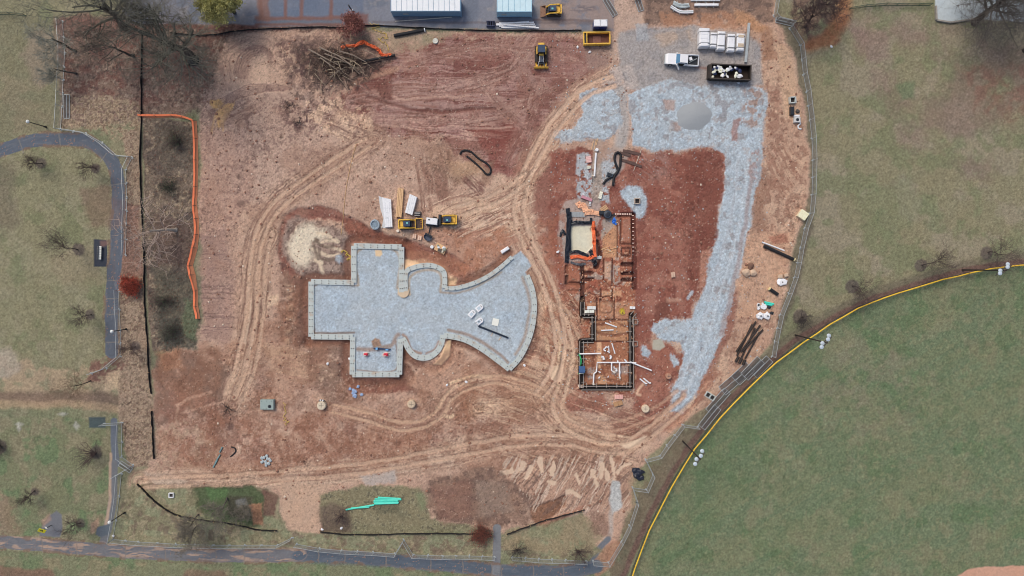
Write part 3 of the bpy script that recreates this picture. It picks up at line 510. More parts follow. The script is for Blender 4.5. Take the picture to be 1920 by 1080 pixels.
stroke([(-60,1010),(80,1020),(240,1033),(420,1040),(560,1040)],24,(168,142,126),0.8,soft=5,warp=4,streak=(30,5,0.52,0.66),seed=12)
stroke([(932,990),(931,1040),(930,1100)],15,(116,118,124),1.0,**PATHW)
Z([(93,965),(105,957),(115,965),(117,990),(112,1007),(75,1006),(80,985)],(106,108,116),2,2,1.0,cls='asphalt_path',grain=0.15); Z([(78,975),(92,962),(94,975),(82,988)],(158,130,116),3,3,0.7)
Z([(176,448),(200,450),(202,500),(176,500)],(58,62,72),1,0.5,1.0,cls='rubber_mat',grain=0.1); Z([(188,450),(204,450),(204,460),(190,462)],(120,92,88),3,3,0.7)
Z([(167,782),(198,782),(198,802),(167,802)],(66,78,82),2,1,0.95,cls='rubber_mat',grain=0.3)
CARP=[(270,-60),(1150,-60),(1150,58),(1105,58),(780,52),(640,48),(480,50),(420,44),(250,46),(230,20)]
Z(CARP,(118,120,132),3,2,1.0,cls='car_park',grain=0.2); Z(CARP,(96,104,120),3,2,0.6,tex=('m',34,0.45,0.6)); Z(CARP,(142,136,138),3,2,0.5,tex=('m',18,0.54,0.68))
Z([(500,-60),(680,-60),(680,32),(500,34)],(92,104,126),6,4,0.7); Z([(1000,-60),(1150,-60),(1150,56),(1010,56)],(146,128,122),8,6,0.85,tex=('m',16,0.2,0.5)); Z([(1010,-60),(1050,-60),(1050,10),(1020,30),(1000,30)],(130,128,132),8,6,0.6)
stroke([(1050,12),(1080,16),(1110,15)],12,(98,92,98),0.7,soft=4,warp=5,streak=(14,6,0.4,0.6),seed=8); stroke([(1000,38),(1060,38),(1110,40)],5,(104,88,86),0.7,soft=2,warp=3)
stroke([(480,40),(560,38),(640,40),(665,42)],10,(94,100,114),0.8,soft=2,warp=1,sm=False); stroke([(700,40),(840,42),(1110,44)],5,(96,86,88),0.5,soft=2,warp=3)
for x in (488,534,564,620):
    stroke([(x,-20),(x+1,15),(x+1,33)],7,(118,86,80),0.85,soft=2.5,warp=3)
stroke([(480,33),(560,34),(660,33)],7,(116,84,78),0.85,soft=3,warp=4); stroke([(480,46),(640,46),(700,48)],6,(112,82,76),0.85,soft=2.5,warp=3); stroke([(250,48),(400,52),(480,50)],8,(116,80,72),0.8,soft=3,warp=4)
Z([(652,28),(690,25),(690,45),(660,45)],(114,80,76),6,5,0.8); Z([(480,-60),(500,-60),(505,40),(482,40)],(124,92,84),5,5,0.8)
Z([(1752,-60),(1990,-60),(1990,44),(1900,40),(1830,36),(1780,44),(1754,38)],(176,186,194),1.5,1,1.0,cls='concrete_court',grain=0.15); Z([(1800,10),(1990,0),(1990,44),(1830,36)],(150,158,168),14,10,0.6,tex=('m',26,0.35,0.6))
# mulch rings
for q in [(146,468,12),(78,307,11),(180,317,9),(170,590,10),(1726,497,12),(1850,474,12),(1598,536,14),(1500,594,14),(254,650,9),(65,921,8),(152,980,9),(1700,-5,1),(0,838,14),(180,848,12)]:
    pts=[(q[0]+q[2]*math.cos(t),q[1]+q[2]*math.sin(t)) for t in np.linspace(0,6.28,10)[:-1]]
    Z(pts,(84,74,72),4,3,0.8,h=0.1)
# crater-like dark spots in the soil
for q in [(720,312,4),(1096,375,4),(932,274,4),(447,333,6),(530,500,5),(452,382,7),(538,198,8),(560,240,10),(745,832,6),(432,800,8),(1078,845,7),(970,770,5),(1050,795,6)]:
    pts=[(q[0]+q[2]*math.cos(t),q[1]+q[2]*math.sin(t)) for t in np.linspace(0,6.28,9)[:-1]]
    Z(pts,(86,66,62),3,5,0.65)

# north-west: scraped circle, dozer furrows, clay, pale veins
for r in range(6,46,4):
    cxx,cyy=482,135; q=[(cxx+r*1.0*math.cos(t),cyy+r*1.15*math.sin(t)) for t in np.linspace(2.2+0.02*r,5.6,9)]
    stroke(q,3.2,(132,102,94),0.55,soft=1.2,warp=4,rag=0.5,h=-0.05)
Z([(470,110),(500,105),(505,150),(485,162),(470,145)],(200,168,148),8,8,0.8)
for k in range(7):
    stroke([(398+k*3,214-k*5),(440+k*4,188-k*4.5),(490+k*3,172-k*2.5),(530+k*3,170-k)],2.6,(118,90,85),0.55,soft=1.2,warp=4,rag=0.9,h=-0.08)
    stroke([(400+k*3,211-k*5),(442+k*4,185-k*4.5),(492+k*3,169-k*2.5)],2,(196,164,146),0.6,soft=1,warp=4,rag=0.7)
Z([(393,188),(412,184),(420,194),(408,206),(396,202)],(198,158,108),2,6,0.9); Z([(422,196),(440,190),(436,204),(420,214),(412,222),(408,240),(403,222),(404,210)],(196,156,112),2,5,0.9); stroke([(404,215),(399,235),(397,250)],4,(190,154,120),0.8,soft=1.5,warp=2); stroke([(412,218),(416,232),(418,244)],4,(190,154,120),0.8,soft=1.5,warp=2)
VN=[(560,190),(640,180),(690,205),(700,245),(640,262),(580,240)]
Z(VN,(206,174,150),8,10,0.7,tex=('m',12,0.50,0.56)); Z(VN,(112,80,72),8,10,0.7,tex=('r',15,0.022)); Z([(520,190),(560,180),(580,230),(560,260),(525,230)],(104,78,76),10,12,0.7,tex=('m',7,0.52,0.60)); Z([(560,215),(600,225),(610,255),(570,250)],(112,82,80),8,10,0.6,tex=('m',6,0.54,0.62))
Z([(575,92),(610,88),(670,108),(735,112),(700,140),(650,152),(615,142)],(62,50,48),6,8,0.8,tex=('m',7,0.42,0.58)); Z([(520,75),(570,80),(600,110),(560,150),(530,140)],(92,68,68),10,12,0.65,tex=('m',7,0.45,0.58))
ONLY = 'bare_soil'
# damp orange-brown earth that breaks up the dry tan
WET=[(290,660),(480,640),(560,520),(600,640),(660,720),(760,716),(900,660),(960,700),(1010,640),(1040,540),(1090,560),(1090,740),(1240,780),(1180,860),(960,880),(600,890),(300,890)]
Z(WET,(144,100,78),16,18,0.4,tex=('m',44,0.42,0.60)); Z(WET,(118,82,66),16,18,0.4,tex=('m',20,0.54,0.66))
Z([(380,200),(700,200),(860,280),(780,420),(500,420),(390,600)],(146,112,96),20,20,0.4,tex=('m',50,0.48,0.64))
Z([(1000,420),(1060,400),(1090,560),(1092,740),(1050,760),(1010,660),(1030,560)],(150,96,76),8,12,0.6,tex=('m',14,0.46,0.58)); Z([(780,430),(960,430),(950,480),(880,520),(800,470)],(156,106,82),10,12,0.6,tex=('m',20,0.4,0.58))
Z([(640,410),(760,450),(860,500),(840,520),(740,470),(640,430)],(128,78,62),5,8,0.6)
# --- crisp small markings: drying cracks, tread prints, clods, vine-like trails
Z(site,(132,100,90),6,4,0.35,tex=('r',34,0.006)); Z(site,(206,182,164),6,4,0.2,tex=('r',27,0.008))
Z([(380,200),(700,190),(860,280),(780,400),(480,420),(390,600)],(116,88,82),14,10,0.3,tex=('m',3.4,0.66,0.72))
Z([(375,150),(520,180),(700,200),(700,300),(460,430),(378,430)],(104,78,74),14,10,0.35,tex=('m',8,0.62,0.68))
Z([(440,740),(640,700),(1000,800),(1000,850),(640,900),(300,880),(300,780)],(112,80,70),14,10,0.35,tex=('m',4.2,0.62,0.68)); Z([(440,740),(640,700),(1000,800),(1000,850),(640,900),(300,880),(300,780)],(196,164,146),14,10,0.25,tex=('m',5.2,0.62,0.68))
Z([(940,600),(1090,560),(1090,740),(1250,760),(1180,900),(960,900),(880,760)],(112,80,68),12,10,0.4,tex=('s',25,46,3,0.64,0.70)); Z([(940,600),(1090,560),(1090,740),(1250,760),(1180,900),(960,900),(880,760)],(206,176,150),12,10,0.35,tex=('s',18,61,3.4,0.66,0.70))
Z([(1040,540),(1092,560),(1090,700),(1050,740),(1020,660)],(208,178,152),8,8,0.4,tex=('s',55,54,3.4,0.55,0.64)); Z([(1040,560),(1092,570),(1090,700),(1060,740)],(118,84,70),8,8,0.7,tex=('s',62,46,3,0.62,0.68))
Z([(940,860),(1180,850),(1190,960),(1000,960)],(106,84,76),10,10,0.6,tex=('s',-50,43,4,0.60,0.68)); Z([(940,860),(1180,850),(1190,960),(1000,960)],(204,184,168),10,10,0.5,tex=('s',-62,54,3.6,0.62,0.68))
Z([(560,640),(660,650),(900,720),(860,790),(600,740)],(112,82,70),12,10,0.3,tex=('m',4.6,0.60,0.66))
Z([(800,370),(1000,350),(1010,440),(860,450)],(128,92,80),10,8,0.65,tex=('s',-22,54,3,0.62,0.68)); Z([(800,370),(1000,350),(1010,440),(860,450)],(214,186,164),10,8,0.6,tex=('s',-28,46,3,0.64,0.69))
Z([(560,75),(730,110),(690,160),(560,250),(520,180)],(76,60,58),10,8,0.6,tex=('m',6,0.60,0.66)); Z([(600,190),(720,180),(720,260),(600,260)],(96,66,60),10,8,0.5,tex=('s',20,54,4,0.62,0.68))
def ruts(pts, gauge, w_, c, a):
    """a pair of broad smooth wheel ruts with a darker brown edge"""
    q0 = smooth(pts, 6)
    for sg in (-0.5, 0.5):
        q = []
        for i, (x, y) in enumerate(q0):
            a_ = q0[max(i-1,0)]; b_ = q0[min(i+1,len(q0)-1)]; L_ = math.hypot(b_[0]-a_[0], b_[1]-a_[1]) or 1
            q.append((x-(b_[1]-a_[1])/L_*gauge*sg, y+(b_[0]-a_[0])/L_*gauge*sg))
        stroke(q, w_+5, (122,88,74), a*0.45, soft=2.5, warp=3, rag=0.25, sm=False, h=-0.03)
        stroke(q, w_, c, a, soft=2, warp=3, rag=0.25, sm=False, h=-0.08)
RC=(196,164,142)
ruts([(690,268),(630,305),(556,356),(506,404),(482,460),(474,545),(462,640),(430,742)],17,7,RC,0.7)
ruts([(500,450),(488,520),(486,600),(472,680),(448,750)],15,6,RC,0.6)
ruts([(1150,152),(1100,172),(1052,220),(1012,280),(984,338),(974,400),(988,452),(1016,508),(1040,568),(1050,640),(1040,700),(1010,745)],18,8,(202,170,148),0.75)
ruts([(990,330),(940,366),(880,392),(850,398)],16,7,(202,172,150),0.65)
ruts([(270,905),(400,901),(520,892),(680,878),(840,850),(960,828),(1060,826),(1160,842),(1230,800),(1290,745)],18,7,RC,0.65)
ruts([(625,766),(680,780),(740,797),(790,796),(824,774),(840,746),(880,722),(940,712),(1010,736),(1060,780),(1120,815)],15,6,(194,160,136),0.7)
ruts([(1052,600),(1066,660),(1056,720),(1046,770),(1084,808),(1150,826)],18,8,(208,176,152),0.7)
ruts([(1030,740),(1080,790),(1150,800),(1230,770),(1276,738)],16,6,(190,152,130),0.55)
ONLY = None

WP=[(-60,300),(10,279),(60,264),(110,261),(160,264),(192,282),(214,310),(222,350),(221,420),(216,500),(210,560),(210,660)]
SP=[(-60,1012),(80,1022),(240,1035),(420,1042),(620,1042),(760,1054),(860,1062),(940,1070),(1060,1072),(1118,1062)]
for pth,wd in ((WP,26),(SP,25)):
    for off in (-0.5,0.5):
        q=[]
        for i,(x,y) in enumerate(pth):
            a_=pth[max(i-1,0)]; b_=pth[min(i+1,len(pth)-1)]; L_=math.hypot(b_[0]-a_[0],b_[1]-a_[1]); q.append((x-(b_[1]-a_[1])/L_*wd*off,y+(b_[0]-a_[0])/L_*wd*off))
        stroke(q,6,(120,98,84),0.75,soft=1.5,warp=3,rag=0.9,streak=(16,9,0.42,0.6),seed=31)
    stroke(pth,20,(116,118,124),0.28,soft=3,warp=4,streak=(26,5,0.58,0.7),seed=36); stroke(pth,20,(76,83,95),0.3,soft=3,warp=4,streak=(34,6,0.58,0.7),seed=38)
    stroke(pth,22,(150,118,100),0.6,soft=2,warp=3,streak=(3,3,0.74,0.8),seed=39)
# --- cracked sections of the paved paths
pid = cls_id('asphalt_path')
SJ = [79,144,235,310,404,458,597,646,724,808,868,922,940,1000,1057]
for x in SJ:
    yy = np.interp(x,[-60,80,240,420,620,760,860,940,1060],[1012,1022,1035,1042,1042,1054,1062,1070,1072])
    stroke([(x-1,yy-13),(x+1,yy),(x,yy+13)],2.0,(122,112,106),0.75,soft=1,warp=2,h=-0.05,sm=False)
WJ = [[(36,262),(44,288)],[(110,250),(113,272)],[(188,304),(200,287)],[(206,347),(236,343)],[(202,526),(222,526)],[(200,589),(220,589)],[(200,642),(220,642)],[(200,560),(220,560)]]
for a_, b_ in WJ: stroke([a_, b_],1.8,(122,118,114),0.75,soft=1,warp=1,h=-0.05,sm=False)
WPATH = smooth([(-60,300),(10,279),(60,264),(110,261),(160,264),(192,282),(214,310),(222,350),(221,420),(216,500),(210,560),(210,660)],6)
isp = CLS == pid
ns = isp & (PY > 1000) & (PX < 1100)
south_ids = np.searchsorted(np.array(SJ), PX)
for k in range(len(SJ)+1): CLS[ns & (south_ids == k)] = cls_id('south_path|paving_section|%d' % k)
nw = isp & (PX < 240) & (PY < 675)
d_, al_, _ = seg_dist(PX[nw], PY[nw], WPATH)
jal = [float(seg_dist(np.array([(a_[0]+b_[0])/2]), np.array([(a_[1]+b_[1])/2]), WPATH)[1][0]) for a_, b_ in WJ]
wid_ = np.searchsorted(np.array(sorted(jal)), al_)
tmp = CLS[nw]
for k in range(len(WJ)+1): tmp[wid_ == k] = cls_id('west_path|paving_section|%d' % k)
CLS[nw] = tmp

# --- crisper soil boundaries
def blur(a, r):
    for ax in (0, 1):
        pad = [(0, 0)]*a.ndim; pad[ax] = (r+1, r); c = np.cumsum(np.pad(a, pad, mode='edge'), axis=ax, dtype=np.float64)
        n_ = a.shape[ax]; a = ((np.take(c, range(2*r+1, 2*r+1+n_), axis=ax) - np.take(c, range(0, n_), axis=ax))/(2*r+1)).astype(np.float32)
    return a
CLR = np.clip(CLR + 0.45*(CLR - blur(CLR, 1)), 0.01, 0.85)
# --- relief and small-scale colour variation
soil = np.isin(CLS, [cls_id(n) for n in ('bare_soil',)])
leafy = np.isin(CLS, [cls_id(n) for n in ('leaf_litter','lawn','ball_field')])
grav = np.isin(CLS, [cls_id(n) for n in ('gravel','gravel_pad')])
HGT += np.where(soil, 0.09*NM + 0.03*NF + 0.3*NL, 0).astype(np.float32)
HGT += np.where(leafy, 0.05*NF + 0.05*NFF + 0.12*NL, 0).astype(np.float32)
HGT += np.where(grav, 0.05*NFF + 0.04*NF, 0).astype(np.float32)
R1 = rng.random((NY, NX)).astype(np.float32) - 0.5
litt = CLS == cls_id('leaf_litter')
mod = np.clip(0.75 + 2.2*fbm(PX/48, PY/48, 171, 3), 0.15, 1.5)
amp = np.where(grav, 0.30, np.where(litt, 0.50, np.where(leafy, 0.30, np.where(soil, 0.26*mod, 0.09))))
dev = amp*(0.9*NFF + 0.6*R1 + np.where(grav, 0.25, 0.8)*NF)
NS = fbm(PX/3.4, PY/3.4, 141, 2, 0.6) + 0.5; dens = 0.5 + 1.2*NL
fleck = sstep(0.66, 0.72, NS + 0.06*dens - 0.03); pale_f = sstep(0.70, 0.76, 1 - NS)
CLR *= (1 - np.where(soil, 0.24*mod, np.where(litt, 0.3, np.where(leafy, 0.16, np.where(grav, 0.12, 0.05))))*fleck)[..., None]
CLR *= (1 + np.where(soil, 0.10*mod, np.where(leafy, 0.14, 0.05))*pale_f)[..., None]
CLR *= np.clip(1 + 1.25*dev, 0.35, 1.9)[..., None]
spk = (R1 > 0.4955) & soil                     # pale stones and dark clods
CLR[spk] = CLR[spk]*0.4 + 0.6*alb((206,184,168)); dk = (R1 < -0.475) & soil; CLR[dk] *= 0.55
lv = (R1 < -0.45) & (CLS == cls_id('leaf_litter')); CLR[lv] = CLR[lv]*0.5 + 0.5*alb((112,66,54)); 
ms = np.zeros_like(CLR); ms[..., 0] = 1 + 0.05*NM; ms[..., 1] = 1; ms[..., 2] = 1 - 0.05*NM
CLR *= ms
CLR = np.clip(CLR, 0.006, 0.85)

def ground_material():
    m = bpy.data.materials.new('ground'); m.use_nodes = True
    n = m.node_tree.nodes; l = m.node_tree.links; b = n['Principled BSDF']
    ac = n.new('ShaderNodeAttribute'); ac.attribute_name = 'ground_colour'
    ag = n.new('ShaderNodeAttribute'); ag.attribute_name = 'grain'
    ar = n.new('ShaderNodeAttribute'); ar.attribute_name = 'gloss'
    tc = n.new('ShaderNodeTexCoord')
    n1 = n.new('ShaderNodeTexNoise'); n1.inputs['Scale'].default_value = 2.6; n1.inputs['Detail'].default_value = 5; n1.inputs['Roughness'].default_value = 0.75
    n2 = n.new('ShaderNodeTexNoise'); n2.inputs['Scale'].default_value = 9.0; n2.inputs['Detail'].default_value = 3
    l.new(tc.outputs['Object'], n1.inputs['Vector']); l.new(tc.outputs['Object'], n2.inputs['Vector'])
    ad = n.new('ShaderNodeMath'); ad.operation = 'ADD'; l.new(n1.outputs['Fac'], ad.inputs[0]); l.new(n2.outputs['Fac'], ad.inputs[1])
    mr = n.new('ShaderNodeMapRange'); mr.inputs['From Min'].default_value = 0.7; mr.inputs['From Max'].default_value = 1.3; mr.inputs['To Min'].default_value = -0.55; mr.inputs['To Max'].default_value = 0.55; mr.clamp = False
    l.new(ad.outputs[0], mr.inputs['Value'])
    mu = n.new('ShaderNodeMath'); mu.operation = 'MULTIPLY_ADD'; mu.inputs[2].default_value = 1.0
    l.new(mr.outputs[0], mu.inputs[0]); l.new(ag.outputs['Fac'], mu.inputs[1])
    mx = n.new('ShaderNodeVectorMath'); mx.operation = 'SCALE'; l.new(ac.outputs['Color'], mx.inputs[0]); l.new(mu.outputs[0], mx.inputs['Scale'])
    l.new(mx.outputs[0], b.inputs['Base Color']); l.new(ar.outputs['Fac'], b.inputs['Roughness'])
    b.inputs['Specular IOR Level'].default_value = 0.25
    bp = n.new('ShaderNodeBump'); bp.inputs['Distance'].default_value = 0.12; l.new(ag.outputs['Fac'], bp.inputs['Strength']); l.new(ad.outputs[0], bp.inputs['Height'])
    l.new(bp.outputs[0], b.inputs['Normal'])
    return m
GMAT = ground_material()
kz = 1.0
X = ((PX - CX)*S).astype(np.float32); Y = ((CY - PY)*S).astype(np.float32)
dzx = np.gradient(HGT, axis=1)/(STEP*S); dzy = -np.gradient(HGT, axis=0)/(STEP*S)
NRM = np.stack([-dzx, -dzy, np.ones_like(dzx)], -1); NRM /= np.linalg.norm(NRM, axis=-1, keepdims=True)
vid = np.arange(NY*NX).reshape(NY, NX)
def height_at(px, py):
    i = int(np.clip(round((px-gx[0])/STEP), 0, NX-1)); j = int(np.clip(round((py-gy[0])/STEP), 0, NY-1))
    return float(HGT[j, i])
fc = CLS[:-1, :-1]
V = np.stack([X, Y, HGT], -1).reshape(-1, 3); Cf = CLR.reshape(-1, 3); Rf = RGH.reshape(-1); Gf = GRN.reshape(-1); Nf = NRM.reshape(-1, 3)
Q = np.stack([vid[1:, :-1], vid[1:, 1:], vid[:-1, 1:], vid[:-1, :-1]], -1)
parents = {}
for ci, nm in enumerate(CNAMES):
    q = Q[fc == ci]
    if len(q) < 4: continue
    u, inv = np.unique(q.reshape(-1), return_inverse=True)
    me = bpy.data.meshes.new(nm.split('|')[0])
    me.vertices.add(len(u)); me.vertices.foreach_set('co', V[u].reshape(-1))
    me.loops.add(q.size); me.loops.foreach_set('vertex_index', inv.astype(np.int32).reshape(-1))
    me.polygons.add(len(q)); me.polygons.foreach_set('loop_start', np.arange(0, q.size, 4, dtype=np.int32)); me.polygons.foreach_set('loop_total', np.full(len(q), 4, np.int32))
    me.update(calc_edges=True)
    me.polygons.foreach_set('use_smooth', np.ones(len(q), bool))
    a = me.attributes.new('ground_colour', 'FLOAT_COLOR', 'POINT'); a.data.foreach_set('color', np.concatenate([Cf[u], np.ones((len(u), 1), np.float32)], 1).astype(np.float32).reshape(-1))
    a = me.attributes.new('gloss', 'FLOAT', 'POINT'); a.data.foreach_set('value', Rf[u])
    a = me.attributes.new('grain', 'FLOAT', 'POINT'); a.data.foreach_set('value', Gf[u])
    me.normals_split_custom_set_from_vertices(Nf[u].tolist())
    me.materials.append(GMAT)
    if '|' in nm:
        pn, part, _ = nm.split('|')
        if pn not in parents:
            e = bpy.data.objects.new(pn, None); COL.objects.link(e); e['kind'] = 'structure'; parents[pn] = e
        o = bpy.data.objects.new(part, me); COL.objects.link(o); o.parent = parents[pn]
    else:
        o = bpy.data.objects.new(nm, me); COL.objects.link(o); o['kind'] = 'structure'
# land beyond the surveyed block, out to the horizon
x0, x1, y0, y1 = X[0, 0], X[0, -1], Y[-1, 0], Y[0, 0]
B = 2500.0
me = bpy.data.meshes.new('surrounding_land')
me.from_pydata([(x0,y0,0),(x1,y0,0),(x1,y1,0),(x0,y1,0),(-B,-B,0),(B,-B,0),(B,B,0),(-B,B,0)], [], [(4,5,1,0),(5,6,2,1),(6,7,3,2),(7,4,0,3)])
gm = bpy.data.materials.new('far_grass'); gm.use_nodes = True
_n = gm.node_tree.nodes; _l = gm.node_tree.links
_t = _n.new('ShaderNodeTexNoise'); _t.inputs['Scale'].default_value = 0.15; _t.inputs['Detail'].default_value = 9
_tc = _n.new('ShaderNodeTexCoord'); _l.new(_tc.outputs['Object'], _t.inputs['Vector'])
_r = _n.new('ShaderNodeValToRGB'); _r.color_ramp.elements[0].color = (*alb((100,112,84)), 1); _r.color_ramp.elements[1].color = (*alb((134,126,102)), 1); _r.color_ramp.elements[0].position = 0.35; _r.color_ramp.elements[1].position = 0.65
_l.new(_t.outputs['Fac'], _r.inputs['Fac']); _l.new(_r.outputs[0], _n['Principled BSDF'].inputs['Base Color']); _n['Principled BSDF'].inputs['Roughness'].default_value = 0.95
me.materials.append(gm)
o = bpy.data.objects.new('surrounding_land', me); COL.objects.link(o); o['kind'] = 'structure'
# ------------------------------------------------------------------ materials and mesh building
_mats = {}
def mat(name, c, rough=0.7, metal=0.0, var=0.12, scale=3.0, bump=0.0, dirt=None, alpha=None):
    if name in _mats: return _mats[name]
    m = bpy.data.materials.new(name); m.use_nodes = True
    n = m.node_tree.nodes; l = m.node_tree.links; b = n['Principled BSDF']
    a = alb(c)
    t = n.new('ShaderNodeTexNoise'); t.inputs['Scale'].default_value = scale; t.inputs['Detail'].default_value = 6; t.inputs['Roughness'].default_value = 0.65
    tc = n.new('ShaderNodeTexCoord'); l.new(tc.outputs['Object'], t.inputs['Vector'])
    r = n.new('ShaderNodeValToRGB')
    lo = np.array(lin(dirt))/LUM if dirt is not None else a*(1-2*var); hi = np.minimum(a*(1+var), 0.88)
    r.color_ramp.elements[0].position = 0.30; r.color_ramp.elements[1].position = 0.62
    r.color_ramp.elements[0].color = (*lo, 1); r.color_ramp.elements[1].color = (*hi, 1)
    e = r.color_ramp.elements.new(0.45); e.color = (*a, 1)
    l.new(t.outputs['Fac'], r.inputs['Fac']); l.new(r.outputs[0], b.inputs['Base Color'])
    b.inputs['Roughness'].default_value = rough; b.inputs['Metallic'].default_value = metal
    b.inputs['Specular IOR Level'].default_value = 0.35
    if bump:
        bp = n.new('ShaderNodeBump'); bp.inputs['Strength'].default_value = bump; bp.inputs['Distance'].default_value = 0.05
        l.new(t.outputs['Fac'], bp.inputs['Height']); l.new(bp.outputs[0], b.inputs['Normal'])
    _mats[name] = m; return m
def mesh_mat(name, c, cover, sc=16.0, thru=0.0):
    """woven wire or net: strands of a regular diamond weave, open between them"""
    if name in _mats: return _mats[name]
    m = bpy.data.materials.new(name); m.use_nodes = True
    n = m.node_tree.nodes; l = m.node_tree.links; b = n['Principled BSDF']; out = n['Material Output']
    b.inputs['Base Color'].default_value = (*alb(c), 1); b.inputs['Roughness'].default_value = 0.6
    uv = n.new('ShaderNodeUVMap'); sx = n.new('ShaderNodeSeparateXYZ'); l.new(uv.outputs[0], sx.inputs[0])
    def strand(op):
        s = n.new('ShaderNodeMath'); s.operation = op; l.new(sx.outputs[0], s.inputs[0]); l.new(sx.outputs[1], s.inputs[1])
        k = n.new('ShaderNodeMath'); k.operation = 'MULTIPLY'; k.inputs[1].default_value = sc; l.new(s.outputs[0], k.inputs[0])
        f = n.new('ShaderNodeMath'); f.operation = 'FRACT'; l.new(k.outputs[0], f.inputs[0])
        g = n.new('ShaderNodeMath'); g.operation = 'LESS_THAN'; g.inputs[1].default_value = cover; l.new(f.outputs[0], g.inputs[0]); return g
    mx = n.new('ShaderNodeMath'); mx.operation = 'MAXIMUM'; l.new(strand('ADD').outputs[0], mx.inputs[0]); l.new(strand('SUBTRACT').outputs[0], mx.inputs[1])
    tr = n.new('ShaderNodeBsdfTransparent'); ms = n.new('ShaderNodeMixShader')
    if thru:
        tl = n.new('ShaderNodeBsdfTranslucent'); tl.inputs['Color'].default_value = (*alb(c), 1); m2 = n.new('ShaderNodeMixShader'); m2.inputs[0].default_value = thru
        l.new(b.outputs[0], m2.inputs[1]); l.new(tl.outputs[0], m2.inputs[2]); b = m2
    l.new(mx.outputs[0], ms.inputs[0]); l.new(tr.outputs[0], ms.inputs[1]); l.new(b.outputs[0], ms.inputs[2]); l.new(ms.outputs[0], out.inputs['Surface'])
    _mats[name] = m; return m

